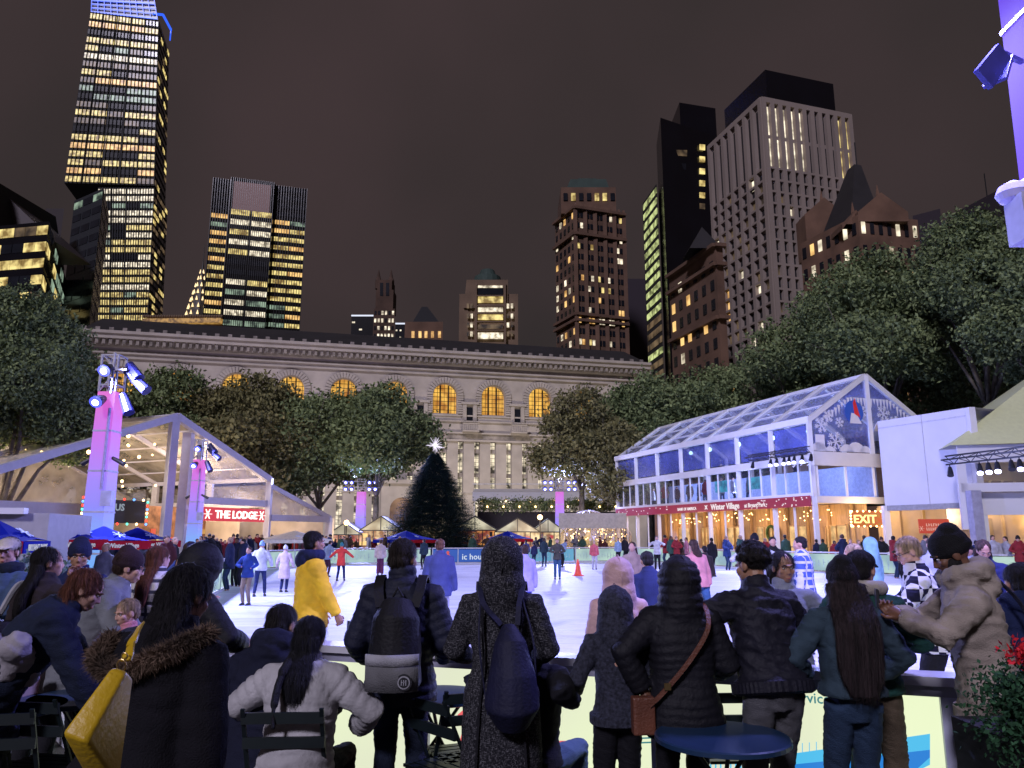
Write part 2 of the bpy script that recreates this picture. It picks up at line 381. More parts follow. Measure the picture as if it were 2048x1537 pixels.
# --- dark narrow building in front of tall tower
root, T, P = tower('dark narrow glass building standing before the tall tapering tower', [(150, 393, 250), (205, 397, 240), (219, 420, 262)], mat('slate_glass', (.03, .034, .04), .25), extra=40)
cells = []; A, B, Cx = T
grid(A, B, drop(B, 20), drop(A, 20), 20, 3, (.08, .92), (.25, .75), lambda i, j: (rnd.choice((W_YEL, W_WHITE)) if rnd.random() < .6 else W_DARK) if i > 9 else (W_DARK if rnd.random() < .9 else W_GREEN), cells)
grid(B, Cx, drop(Cx, 20), drop(B, 20), 20, 2, (.1, .9), (.25, .75), lambda i, j: (W_YEL if rnd.random() < .5 else W_DARK) if i > 9 else W_DARK, cells)
windows(root, cells, .15)
# --- low gilded cornice building
root, T, P = tower('low roof edge with lit gilded cornice right of the tall tower', [(292, 634, 190), (446, 640, 190)], M_TAN, extra=20)
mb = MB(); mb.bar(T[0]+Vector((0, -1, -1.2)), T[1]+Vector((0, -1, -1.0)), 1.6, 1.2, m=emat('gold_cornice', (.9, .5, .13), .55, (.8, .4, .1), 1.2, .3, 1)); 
for k in range(34): mb.ball(T[0].lerp(T[1], k/33.)+Vector((0, -1, .2)), .45, m=M_TAN, n=6, k=4)
mb.build('cornice', None, root)
# --- gothic tower, twin spires
root, T, P = tower('dark gothic tower with twin spires beyond the library roof', [(748, 618, 330), (790, 618, 330)], M_BRK, extra=12)
mb = MB(); a, b = at(752, 580, 333), at(787, 580, 333)
mb.hexa([(a.x, 333, T[0].z), (b.x, 333, T[0].z), (b.x, 342, T[0].z), (a.x, 342, T[0].z)], [(a.x, 333, a.z), (b.x, 333, a.z), (b.x, 342, a.z), (a.x, 342, a.z)], M_BRK)
a2, b2 = at(755, 560, 333), at(784, 560, 333)
mb.hexa([(a2.x, 333, a.z), (b2.x, 333, a.z), (b2.x, 342, a.z), (a2.x, 342, a.z)], [(a2.x, 333, a2.z), (b2.x, 333, a2.z), (b2.x, 342, a2.z), (a2.x, 342, a2.z)], M_BRK)
mb.build('upper_stage', None, root)
for px in (757, 782):
    p = at(px, 562, 336); mb = MB(); mb.lathe(p, [(1.5, -4), (1.5, 0), (.9, 1.4), (.15, 5.2)], 8, M_BRK); mb.build('spire', None, root)
for px in (763, 775):
    q = [at(px-3, 566, 332.8), at(px+3, 566, 332.8), at(px+3, 592, 332.8), at(px-3, 592, 332.8)]; mb = MB(); mb.hexa([q[3], q[2], q[2]+Vector((0, .5, 0)), q[3]+Vector((0, .5, 0))], [q[0], q[1], q[1]+Vector((0, .5, 0)), q[0]+Vector((0, .5, 0))], W_DARK); mb.build('louvre', None, root)
cells = []; grid(T[0], T[1], drop(T[1], T[0].z-14), drop(T[0], T[0].z-14), 4, 6, (.2, .75), (.3, .8), lambda i, j: W_WHITE if rnd.random() < .7 else W_DARK, cells); windows(root, cells, .15)
for lab, x0, x1, y in (('low black box building with bright roof line left of the gothic tower', 703, 747, 632), ('low black wedge building right of the gothic tower', 791, 815, 648)):
    root, T, P = tower(lab, [(x0, y+4, 300), (x1, y-2, 300)], M_BLACK, extra=20)
    mb = MB(); mb.bar(T[0]+Vector((0, -.3, .2)), T[1]+Vector((0, -.3, .2)), .5, .5, m=emat('roof_line', (.8, .85, 1), 1.0)); mb.build('roof_light', None, root)
    cells = []; grid(T[0], T[1], drop(T[1], T[0].z-9), drop(T[0], T[0].z-9), 3, 3, (.1, .5), (.75, .95), lit(.5, W_WHITE, W_WHITE, None), cells); windows(root, cells, .1)
# --- small hip roofed building
root, T, P = tower('small brick tower with dark pyramid roof and five arched lit windows', [(810, 642, 260), (886, 646, 260)], M_BRK2, extra=13)
mb = MB(); ap = at(849, 614, 266); a, b = at(824, 640, 262), at(880, 641, 262); zz = T[0].z
mb.faces([(a.x, 262, zz), (b.x, 262, zz), (b.x, 270, zz), (a.x, 270, zz), (ap.x-1, 266, ap.z), (ap.x+1, 266, ap.z)], [(0, 1, 5, 4), (1, 2, 5), (2, 3, 4, 5), (3, 0, 4), (3, 2, 1, 0)], M_DARK); mb.build('roof', None, root)
cells = []
for px in (826, 840, 852, 865, 879):
    q = [at(px-2.8, 663, 259.9), at(px+2.8, 663, 259.9), at(px+2.8, 676, 259.9), at(px-2.8, 676, 259.9)]; cells.append((q, W_WARM, Vector((0, -1, 0))))
windows(root, cells, .15)
# --- tower with domed mansard and lit glass bay
root, T, P = tower('stone tower with dark mansard cap and brightly lit central glass bay', [(919, 575, 290), (1036, 602, 290)], M_TAN, extra=25)
A = at(919, 598, 290); B = at(1037, 598, 290)
mb = MB(); a, b = at(928, 560, 289), at(1016, 560, 289); z0 = T[0].z-6
mb.hexa([(a.x, 289, z0), (b.x, 289, z0), (b.x, 308, z0), (a.x, 308, z0)], [(a.x+1, 289, a.z), (b.x, 289, a.z), (b.x, 308, a.z), (a.x+1, 308, a.z)], M_TAN); mb.build('upper_stage', None, root)
mb = MB(); c = at(975, 560, 298); s = 290/1540.
mb.lathe((c.x, 298, a.z-.01), [(32*s, 0), (28*s, 4), (22*s, 16*s), (17*s, 30*s), (15*s, 36*s), (14*s, 37*s)], 4*4, M_COPPER); mb.build('mansard', None, root)
cells = []; n = Vector((0, -1, 0))
for y0, y1, m in ((572, 576, W_WHITE), (577, 590, W_DARK), (594, 606, W_YEL), (616, 624, W_WHITE), (630, 640, W_YEL), (650, 658, W_DIM), (666, 678, W_WHITE)):
    for x0, x1 in ((956, 980), (980, 1006)): cells.append(([at(x0, y0, 288.8), at(x1, y0, 288.8), at(x1, y1, 288.8), at(x0, y1, 288.8)], m, n))
for y0 in (608, 628, 646, 664):
    for px in (936, 943, 1016, 1024): cells.append(([at(px-2.4, y0, 288.8), at(px+2.4, y0, 288.8), at(px+2.4, y0+9, 288.8), at(px-2.4, y0+9, 288.8)], rnd.choice((W_DIM, W_WHITE, W_DIM)), n))
windows(root, cells, .3)
mb = MB(); 
for px, w_ in ((952, 4), (1010, 4)): q0, q1 = at(px, 566, 288), at(px, 690, 288); mb.bar(q0, q1, .7, .7, m=M_TAN)
for y in (592, 612, 627, 644, 661): mb.bar(at(954, y, 288), at(1008, y, 288), .5, .5, m=M_TAN)
mb.build('bay_frame', None, root)
# --- big brick setback tower
root, T, P = tower('tall brown masonry tower with copper mansard and scattered lit windows', [(1110, 436, 250), (1150, 428, 236), (1247, 436, 242)], M_BRK2, extra=30)
A, B, Cx = T
mb = MB(); c = (T[0]+T[2])/2+Vector((0, 10, 0)); s = 240/1540.
z1 = at(1180, 375, 240).z; z2 = at(1180, 352, 240).z
x0, x1 = at(1122, 400, 240).x, at(1232, 400, 240).x
mb.hexa([(x0, 240, A.z-.1), (x1, 240, A.z-.1), (x1, 258, A.z-.1), (x0, 258, A.z-.1)], [(x0, 240, z1), (x1, 240, z1), (x1, 258, z1), (x0, 258, z1)], M_BRK2); mb.build('upper_stage', None, root)
x2, x3 = at(1131, 400, 240).x, at(1227, 400, 240).x
mb = MB(); mb.hexa([(x0+2, 241, z1), (x1-2, 241, z1), (x1-2, 257, z1), (x0+2, 257, z1)], [(x2+2, 242.5, z2), (x3-2, 242.5, z2), (x3-2, 253, z2), (x2+2, 253, z2)], M_COPPER)
mb.hexa([(x2+3, 246, z2), (x3-3, 246, z2), (x3-3, 252, z2), (x2+3, 252, z2)], [(x2+5, 246, z2+2), (x3-5, 246, z2+2), (x3-5, 252, z2+2), (x2+5, 252, z2+2)], M_COPPER); mb.build('mansard', None, root)
cells = []
def litg(i, j):
    if i in (10, 17): return rnd.choice((W_WHITE, W_WARM)) if rnd.random() < .75 else W_DARK
    return rnd.choice((W_WHITE, W_WARM, W_WHITE, W_YEL)) if rnd.random() < .33 else W_DARK
zb = 25
for k in range(5):      # paired window columns
    for h_ in (0, 1):
        a = B.lerp(Cx, (k+.18+.34*h_)/5); b = B.lerp(Cx, (k+.18+.34*h_+.24)/5)
        grid(a, b, drop(b, zb), drop(a, zb), 23, 1, (0, 1), (.35, .85), litg, cells)
grid(A, B, drop(B, zb), drop(A, zb), 23, 5, (.3, .7), (.3, .85), lit(.3, W_WHITE, W_WARM), cells)
for k in range(7): 
    xx = x0+(x1-x0)*(k+.3)/7; cells.append(([Vector((xx, 239.8, A.z+7)), Vector((xx+1.4, 239.8, A.z+7)), Vector((xx+1.4, 239.8, A.z+4.4)), Vector((xx, 239.8, A.z+4.4))], W_YEL if k in (1, 4, 5) else W_DARK, Vector((0, -1, 0))))
windows(root, cells, .2)
mb = MB()
for z in (A.z, A.z-9, A.z-36, A.z-38): mb.bar(drop(A, z)+Vector((-.6, -.6, 0)), drop(B, z)+Vector((-.2, -.9, 0)), 1.2, .9); mb.bar(drop(B, z)+Vector((-.2, -.9, 0)), drop(Cx, z)+Vector((.6, -.6, 0)), 1.2, .9)
for k in range(6): a = B.lerp(Cx, k/5.); mb.bar(drop(a, A.z)+Vector((0, -.3, 0)), drop(a, zb)+Vector((0, -.3, 0)), 1.3, .7)
for k in range(11): a = B.lerp(Cx, k/10.); mb.bar(drop(a, A.z)+Vector((0, -.3, 0)), drop(a, A.z)+Vector((0, -.3, 1.6)), .8, .6)
mb.build('cornices', M_BRK2, root)
# --- dark gap building
root, T, P = tower('unlit dark tower peeking between masonry tower and black tower', [(1252, 560, 300), (1292, 556, 300)], mat('gap_wall', (.03, .022, .03), .9), extra=20)
# --- black tower with lit glass flank
root, T, P = tower('plain black tower with one column of lit square windows', [(1312, 268, 205), (1322, 264, 190), (1432, 270, 200)], M_BLACK, extra=30)
A, B, Cx = T; mb = MB(); zc = at(1375, 232, 205).z; x0, x1 = at(1352, 240, 203).x, at(1428, 240, 203).x
mb.hexa([(x0, 198, A.z-.1), (x1, 201, A.z-.1), (x1, 218, A.z-.1), (x0, 218, A.z-.1)], [(x0, 198, zc), (x1, 201, zc), (x1, 218, zc), (x0, 218, zc)], M_BLACK); mb.build('roof_block', None, root)
cells = []; n = Vector((.08, -1, 0)).normalized()
def yl(px): return B.y+(Cx.y-B.y)*(at(px, 300, 195).x-B.x)/(Cx.x-B.x)-.2
for y in (294, 318, 342, 366, 390, 412): 
    q = [at(x, yy, yl(x)) for x, yy in ((1399, y-5), (1410, y-4), (1410, y+7), (1399, y+6))]; cells.append((q, W_YEL if y < 400 else W_DIM, n))
for x0_, x1_, y, m in ((1338, 1380, 402, W_YEL), (1332, 1374, 305, W_DIM), (1350, 1372, 332, W_DARK)):
    q = [at(x, yy, yl(x)) for x, yy in ((x0_, y-5), (x1_, y-4), (x1_, y+8), (x0_, y+6))]; cells.append((q, m, n))
windows(root, cells, .1)
root, T, P = tower('narrow green lit glass flank building beside the plain black tower', [(1285, 408, 225), (1313, 368, 200)], M_CURT, extra=26, flat=False)
cells = []; A, B = T; grid(A, B, drop(B, 25), drop(A, 25), 24, 1, (.06, .98), (.3, .85), lambda i, j: (emat('lit_lime', (.75, .85, .35), .85, (.35, .4, .15), .5, .4, 1.1) if rnd.random() < (.9 if i < 12 else .45) else W_DIM), cells); windows(root, cells, .15)
# --- beige grid tower
root, T, P = tower('pale concrete grid tower with dark penthouse box on top', [(1422, 292, 178), (1523, 198, 140), (1695, 232, 160)], M_BEIGE, extra=0, flat=False)
A, B, Cx = T; mb = MB(); cc = (A+B+Cx+P[3])/4; zc = at(1523, 160, 150).z
pp = [cc+(p-cc)*.80 for p in P]; mb = MB(); prism_xy(mb, pp, A.z-.1, A.z+7.5, M_BLACK); mb.build('penthouse', None, root)
cells = []
def top2(i, j): return W_DARK
def gridtower(a, b, cols, litp, left):
    zt = A.z-1.2; zr = A.z-15
    nn = (b-a).cross(Vector((0, 0, 1))).normalized()
    if nn.dot(-a) < 0: nn = -nn
    def pk(i, j): 
        if not left and i < 2 and (j < 5 or j > 8): return W_WHITE if j < 5 else W_YEL
        return W_DARK
    grid(drop(a, zt), drop(b, zt), drop(b, zr), drop(a, zr), 2 if not left else 1, cols, (.25, .7), (.06, .94), pk, cells)
    rows = 22
    def pk2(i, j):
        r = rnd.random()
        if left and j < 2 and i in (8, 9, 10, 15, 16): return W_WARM if r < .6 else W_DARK
        return rnd.choice((W_DIM, W_WHITE, W_DIM)) if r < litp else W_DARK
    grid(drop(a, zr-.5), drop(b, zr-.5), drop(b, 18), drop(a, 18), rows, cols, (.2, .74), (.06, .9), pk2, cells)
    mb = MB()
    for j in range(cols+1): p = a.lerp(b, j/cols); mb.bar(drop(p, A.z)+nn*.35, drop(p, 18)+nn*.35, .95, .8, up=nn)
    for i in range(rows+1):
        z = zr-(zr-18)*i/rows; mb.bar(drop(a, z)+nn*.32, drop(b, z)+nn*.32, .7, .45)
    mb.bar(drop(a, A.z-.5)+nn*.34, drop(b, A.z-.5)+nn*.34, .8, 1.1)
    mb.build('pier_grid', M_BEIGE, root)
gridtower(A, B, 7, .32, True); gridtower(B, Cx, 11, .15, False)
windows(root, cells, .05)
# --- brick corner building
root, T, P = tower('ornate brown brick hotel between black tower and pale grid tower', [(1338, 556, 150), (1430, 492, 122), (1445, 494, 128)], M_BRK2, extra=25, flat=False)
A, B, Cx = T; cells = []
grid(A+Vector((0, 0, -1.5)), B+Vector((0, 0, -1.5)), drop(B, 8), drop(A, 8), 12, 6, (.3, .7), (.25, .8), lit(.33, W_WHITE, W_WARM), cells)
mb = MB()
for z in (A.z, A.z-3.3, A.z-12.5, A.z-22): mb.bar(drop(A, z)+Vector((-.4, -.3, 0)), drop(B, z)+Vector((-.2, -.5, 0)), .9, .6); mb.bar(drop(B, z)+Vector((-.2, -.5, 0)), drop(Cx, z)+Vector((.3, -.5, 0)), .9, .6)
mb.build('cornices', M_BRK2, root)
mb = MB(); ap = at(1430, 474, 128); mb.faces([B+Vector((-4, 1, 0)), B+Vector((1.5, 1, 0)), B+Vector((1.5, 7, 0)), B+Vector((-4, 7, 0)), Vector((B.x-1, B.y+4, B.z+5))], [(0, 1, 4), (1, 2, 4), (2, 3, 4), (3, 0, 4)], M_ROOF); mb.build('roof', None, root)
windows(root, cells, .12)
# --- gabled brown building on the right
root, T, P = tower('brown gabled building with tall dark roof rising above the right trees', [(1600, 488, 130), (1715, 430, 104), (1835, 440, 110)], mat('terracotta', (.15, .085, .055), .95, var=.3, scale=.3), extra=30, flat=False)
A, B, Cx = T; cells = []
grid(A, B, drop(B, 12), drop(A, 12), 10, 7, (.3, .72), (.3, .8), lit(.35, W_WARM, W_WHITE), cells)
grid(B, Cx, drop(Cx, 12), drop(B, 12), 10, 7, (.3, .72), (.3, .8), lit(.42, W_WARM, W_WHITE), cells)
windows(root, cells, .12)
mb = MB(); rz_ = at(1720, 352, 118).z; rr = [P[0]+Vector((3, 0, 0)), P[1]+Vector((0, 2, 0)), P[2]+Vector((-4, 2, 0)), P[3]]; cen = sum(rr, Vector())/4
tt = [cen+(p-cen)*.22 for p in rr]; mb.hexa(rr, [drop(p, rz_) for p in tt], M_ROOF)
mb.bar(drop(cen, rz_), drop(cen, rz_+5), .15); mb.build('roof', None, root)
for px, py, Y, w_ in ((1648, 395, 118, 3.4), (1762, 385, 104, 3.6), (1712, 420, 105, 2.2)):
    t = at(px, py, Y); mb = MB(); zb = T[0].z-1
    mb.faces([(t.x-w_, Y, zb), (t.x+w_, Y, zb), (t.x+w_, Y, t.z-3), (t.x, Y, t.z), (t.x-w_, Y, t.z-3)]+[(t.x-w_, Y+4, zb), (t.x+w_, Y+4, zb), (t.x+w_, Y+4, t.z-3), (t.x, Y+4, t.z), (t.x-w_, Y+4, t.z-3)], [(0, 1, 2, 3, 4), (9, 8, 7, 6, 5), (0, 5, 6, 1), (1, 6, 7, 2), (2, 7, 8, 3), (3, 8, 9, 4), (4, 9, 5, 0)], MATS['terracotta'])
    mb.lathe((t.x, Y+1, t.z), [(.2, -1), (.3, 0), (.05, 1.6)], 6, MATS['terracotta'])
    mb.build('gable', None, root)
root, T, P = tower('low dark rooftop with mast above the far right trees', [(1905, 415, 120), (2010, 388, 110)], mat('dark_roof_wall', (.03, .022, .03), .9), extra=20)
mb = MB(); a = at(1975, 400, 115); mb.bar(a, a+Vector((0, 0, 4.5)), .12, m=M_DARK); mb.build('mast', None, root)
root, T, P = tower('second low dark block above the right trees', [(1825, 432, 125), (1880, 418, 122)], MATS['dark_roof_wall'], extra=20)

# ================================================================ library
ZL = 26.0
Lp, Rp = at_z(165, 664, ZL), at_z(1292, 731, ZL)
eU = (Rp-Lp).normalized(); nL = Vector((eU.y, -eU.x, 0)).normalized(); LW = (Rp-Lp).length
def lib(u, z, off=0): return Vector((Lp.x, Lp.y, 0))+eU*u+nL*off+Vector((0, 0, z))
def lib_uz(px, py):
    r = ray(px, py); o = Vector((0, 0, H)); t = (Lp-o).dot(nL)/r.dot(nL); p = o+r*t; return (p-Lp).dot(eU), p.z
LIB = empty('library', (0, 0, 0), 'long pale marble library with a row of glowing arched windows behind the park', 'library')
def libbox(mb, u0, u1, z0, z1, o0, o1, m):
    mb.hexa([lib(u0, z0, o0), lib(u0, z0, o1), lib(u1, z0, o1), lib(u1, z0, o0)][::-1], [lib(u0, z1, o0), lib(u0, z1, o1), lib(u1, z1, o1), lib(u1, z1, o0)][::-1], m)
uc = [lib_uz(x, 795)[0] for x in (890, 987, 1080)]
BAY = (uc[2]-uc[0])/2; U0 = uc[1]
zt, zb = lib_uz(987, 772)[1], lib_uz(987, 831)[1]; hw = (lib_uz(1010, 810)[0]-lib_uz(963, 810)[0])/2
zs1, zs0 = lib_uz(972, 885)[1], 2.0
nb0 = -int((U0-4)//BAY); nb1 = int((LW-U0-3)//BAY)
ks = list(range(nb0, nb1+1))
def arch_wall(mb, k, m):
    """wall bay with arch hole, window recess"""
    uc_ = U0+k*BAY; u0, u1 = uc_-BAY/2, uc_+BAY/2; zc = zt-hw; zlo, zhi = zs1+1.2, ZL-3.1
    n = 14; arc = [(uc_+hw*math.cos(math.pi*(1-i/n)), zc+hw*math.sin(math.pi*(1-i/n))) for i in range(n+1)]
    outl = [(u0, zhi)]+[(uc_-hw*1.02+(2*hw*1.02)*i/n, zhi) for i in range(1, n)]+[(u1, zhi)]
    for i in range(n): mb.poly([lib(*arc[i]), lib(*arc[i+1]), lib(*outl[i+1]), lib(*outl[i])], m)
    mb.poly([lib(u0, zb), lib(uc_-hw, zb), lib(uc_-hw, zc), lib(u0, zhi)], m); mb.poly([lib(uc_+hw, zb), lib(u1, zb), lib(u1, zhi), lib(uc_+hw, zc)], m)
    mb.poly([lib(u0, zlo), lib(u1, zlo), lib(u1, zb), lib(u0, zb)], m)
    hole = [(uc_-hw, zb)]+arc+[(uc_+hw, zb)]
    for i in range(len(hole)): a, b = hole[i], hole[(i+1) % len(hole)]; mb.poly([lib(*a), lib(*b), lib(*b, -.9), lib(*a, -.9)], m)
mb = MB()
for k in ks: arch_wall(mb, k, M_STONE)
uL, uR = U0+ks[0]*BAY-BAY/2, U0+ks[-1]*BAY+BAY/2
libbox(mb, 0, uL, 0, ZL-3.1, -12, .6, M_STONE); libbox(mb, uR, LW, 0, ZL-3.1, -12, .3, M_STONE)
mb.poly([lib(0, ZL, -26), lib(LW, ZL, -26), lib(LW, 0, -26), lib(0, 0, -26)], M_STONE)
mb.poly([lib(0, 0, -26), lib(0, 0, 0), lib(0, ZL, 0), lib(0, ZL, -26)], M_STONE); mb.poly([lib(LW, 0, -26), lib(LW, 0, 0), lib(LW, ZL, 0), lib(LW, ZL, -26)], M_STONE)
# slotted lower storeys: piers and spandrels
SW = BAY/3
for k in ks:
    for j in range(3):
        uc_ = U0+k*BAY+(j-1)*SW+SW/2*0
        libbox(mb, uc_+.38, uc_+SW-.38, zs0, zs1, -.9, 0, M_STONE)
        for z in (6.2, 9.4, 12.6): libbox(mb, uc_-.379, uc_+.379, z, z+.55, -.8, -.45, M_STONE2)
libbox(mb, uL, uR, 0, zs0-.002, -.9, .4, M_STONE)
mb.build('wall', None, LIB)
mb = MB()
for z0, z1, o in ((ZL-3.1, ZL-2.9, .35), (ZL-2.9, ZL-2.55, .2), (ZL-2.55, ZL-2.35, .5), (ZL-2.35, ZL-1.6, .1), (ZL-.9, ZL-.35, 1.5), (ZL-.35, ZL, 1.8)): libbox(mb, 0, LW, z0, z1, -3, o, M_STONE)
for z0, z1, o in ((zs1, zs1+.25, .35), (zs1+1.0, zs1+1.2, .5), (zs1+2.6, zs1+2.8, .3), (zb-.35, zb-.15, .2), (7.2, 7.35, .15)): libbox(mb, uL, uR, z0, z1, .003, o, M_STONE)
mb.build('mouldings', None, LIB)
mb = MB(); libbox(mb, 0, LW, ZL-1.6, ZL-.9, -3, .9, M_STONE2); libbox(mb, uL, uR, zs1+.25, zs1+1.0, .0, .22, M_STONE2)
u = .3
while u < LW: libbox(mb, u, u+.35, ZL-1.55, ZL-.95, .9, 1.3, M_STONE2); u += .75
for k in range(int(LW/1.5)):      # roof-edge antefixes
    p = lib(.5+k*1.5, ZL, 1.4); mb.box(p+Vector((0, 0, .2)), (.5, .2, .45), math.atan2(eU.y, eU.x), M_STONE2)
mb.build('frieze', None, LIB)
mb = MB(); ridge = lib_uz(700, 669)[1]
mb.hexa([lib(0, ZL, 1.0), lib(LW, ZL, 1.0), lib(LW, ZL, -25), lib(0, ZL, -25)], [lib(0, ZL+3.9, -8), lib(LW, ZL+3.9, -8), lib(LW, ZL+3.9, -18), lib(0, ZL+3.9, -18)], M_ROOF); mb.build('roof', None, LIB)
E_HALL = emat('hall_glow', (1.0, .56, .10), 1.05, (1, .40, .06), .8, .45, 1.0)
E_SLOT = emat('stacks_glow', (1.0, .86, .62), 1.0, (.5, .42, .33), 1.1, .10, 1.15)
for k in ks:
    uc_ = U0+k*BAY; n = 14; zc = zt-hw; arc = [(uc_+hw*math.cos(math.pi*(1-i/n)), zc+hw*math.sin(math.pi*(1-i/n))) for i in range(n+1)]
    wn = MB(); wn.poly([lib(a, b, -.85) for a, b in [(uc_-hw, zb)]+arc+[(uc_+hw, zb)]], E_HALL); wo = wn.build('arched_window', None, LIB)
    mu = MB()
    for t in (-.36, .36): libbox(mu, uc_+hw*t-.07, uc_+hw*t+.07, zb, zc+hw*.9, -.84, -.7, M_DARK)
    for i in range(7): u_ = uc_-hw+2*hw*(i+.5)/7; hh = math.sqrt(max(0, 1-((u_-uc_)/hw)**2))*hw; libbox(mu, u_-.025, u_+.025, zb, zc+hh, -.84, -.8, M_DARK)
    for i in range(1, 7): z_ = zb+(zt-zb)*i/7; libbox(mu, uc_-hw*.98, uc_+hw*.98, z_-.03, z_+.03, -.84, -.78, M_DARK)
    mu.build('glazing_bars', None, wo)
    vb = MB()
    for i in range(17):           # rusticated voussoirs
        a = math.pi*(i+.5)/17; c_, s_ = math.cos(a), math.sin(a); r0, r1 = hw*1.04, hw*1.50; da = .075
        q = [(uc_+r*math.cos(a+t), zc+r*math.sin(a+t)) for r, t in ((r0, -da), (r1, -da), (r1, da), (r0, da))]
        vb.hexa([lib(*p, 0.0) for p in q], [lib(*p, .22) for p in q], M_STONE)
    for sgn in (-1, 1):
        for i in range(8): z_ = zb+(zc-zb)*i/8; x_ = uc_+sgn*hw*1.27; libbox(vb, x_-hw*.23, x_+hw*.23, z_+.03, z_+(zc-zb)/8-.05, 0, .2, M_STONE)
    vb.build('arch_surround', None, LIB)
    for j in range(3):
        us = uc_+(j-1)*SW; sb = MB(); libbox(sb, us-.37, us+.37, zs0+.1, zs1, -.88, -.82, E_SLOT); sl = sb.build('slot_window', None, LIB)
        bb = MB(); libbox(bb, us-.02, us+.02, zs0+.1, zs1, -.81, -.76, M_DARK)
        z_ = zs0+.6
        while z_ < zs1: libbox(bb, us-.37, us+.37, z_, z_+.05, -.81, -.77, M_DARK); z_ += .55
        bb.build('glazing_bars', None, sl)
    if k != ks[-1]:               # attic niche between arches
        un = uc_+BAY/2; nb = MB(); libbox(nb, un-.42, un+.42, zs1+2.85, zs1+4.6, 0, .12, W_DARK); nb.build('niche', None, LIB)
        nb = MB(); libbox(nb, un-.95, un-.45, zs1+2.8, zs1+5, 0, .35, M_STONE); libbox(nb, un+.45, un+.95, zs1+2.8, zs1+5, 0, .35, M_STONE); libbox(nb, un-1.2, un+1.2, zs1+5, zs1+5.3, 0, .5, M_STONE)
        libbox(nb, un-1.1, un+1.1, zs1+1.2, zs1+1.4, .5, 1.3, M_STONE); libbox(nb, un-1.1, un+1.1, zs1+2.2, zs1+2.35, 1.0, 1.3, M_STONE)
        for i in range(9): x_ = un-1.0+i*.25; libbox(nb, x_-.05, x_+.05, zs1+1.4, zs1+2.2, 1.1, 1.22, M_STONE)
        nb.build('balcony', None, LIB)
# park-side doorway
ud, _ = lib_uz(800, 1000); mb = MB(); libbox(mb, ud-2.6, ud+2.6, 0, 8.2, .4, 2.2, M_STONE); libbox(mb, ud-3, ud+3, 8.2, 8.7, .4, 2.6, M_STONE); mb.build('porch', None, LIB)
mb = MB(); n = 12; mb.poly([lib(ud-1.5, 0, 2.23)]+[lib(ud+1.5*math.cos(math.pi*(1-i/n)), 5+1.5*math.sin(math.pi*(1-i/n)), 2.23) for i in range(n+1)]+[lib(ud+1.5, 0, 2.23)], emat('porch_glow', (.75, .42, .22), .45, (.4, .2, .1), .6, .5, 1)); mb.build('doorway', None, LIB)
# ================================================================ ice rink
ICE = [(-3.6, 6.7), (-4.9, 8.2), (-8.45, 22.2), (-12.6, 40), (-12.3, 45), (-10, 47.6), (-5, 48.6), (2, 50), (7, 52.2), (9.4, 50.4), (12.7, 38.9), (13.8, 36.6), (17, 33.4), (23, 28.5), (30, 22), (27, 8), (18, -1), (2.5+3.2, 3.66)]
NB0, NB1 = Vector((-2.2, 6.38, 0)), Vector((5.7, 3.66, 0))     # near board line
def mats_ice():
    m = mat('ice', (.62, .62, .70), .5, var=0, spec=.25); t = m.node_tree; L = t.links; b = t.nodes['Principled BSDF']
    co = N(t, 'ShaderNodeTexCoord'); mp = N(t, 'ShaderNodeMapping'); mp.inputs['Scale'].default_value = (.25, 1.6, 1); mp.inputs['Rotation'].default_value = (0, 0, .12)
    L.new(co.outputs['Object'], mp.inputs['Vector']); n = N(t, 'ShaderNodeTexNoise'); n.inputs['Scale'].default_value = 1.4; n.inputs['Detail'].default_value = 6; n.inputs['Roughness'].default_value = .65
    L.new(mp.outputs[0], n.inputs['Vector']); r = N(t, 'ShaderNodeValToRGB'); e = r.color_ramp.elements; e[0].position = .33; e[1].position = .66
    e[0].color = (.55, .56, .68, 1); e[1].color = (.80, .80, .86, 1); L.new(n.outputs['Fac'], r.inputs['Fac']); prev = r.outputs['Color']
    for k, (rot, sc) in enumerate(((.5, (.22, 5, 1)), (-.35, (.3, 6, 1)), (1.25, (.25, 4, 1)))):      # skate cuts
        m2 = N(t, 'ShaderNodeMapping'); m2.inputs['Rotation'].default_value = (0, 0, rot); m2.inputs['Scale'].default_value = sc; L.new(co.outputs['Object'], m2.inputs['Vector'])
        n3 = N(t, 'ShaderNodeTexNoise'); n3.inputs['Scale'].default_value = 2.2; n3.inputs['Detail'].default_value = 3; n3.inputs['Distortion'].default_value = .4; L.new(m2.outputs[0], n3.inputs['Vector'])
        r3 = N(t, 'ShaderNodeValToRGB'); q = r3.color_ramp.elements; q[0].position = .485; q[0].color = (1, 1, 1, 1); q[1].position = .515; q[1].color = (1, 1, 1, 1); x = q.new(.5); x.color = (.70, .71, .80, 1); L.new(n3.outputs['Fac'], r3.inputs['Fac'])
        mm = N(t, 'ShaderNodeMix', data_type='RGBA', blend_type='MULTIPLY'); mm.inputs[0].default_value = 1; L.new(prev, mm.inputs[6]); L.new(r3.outputs['Color'], mm.inputs[7]); prev = mm.outputs[2]
    L.new(prev, b.inputs['Base Color'])
    r2 = N(t, 'ShaderNodeMapRange'); r2.inputs[3].default_value = .38; r2.inputs[4].default_value = .75; L.new(n.outputs['Fac'], r2.inputs[0]); L.new(r2.outputs[0], b.inputs['Roughness'])
    return m
M_ICE = mats_ice(); mb = MB(); prism_xy(mb, ICE, .004, .06, M_ICE); tag(mb.build('ice_rink'), kind='structure')

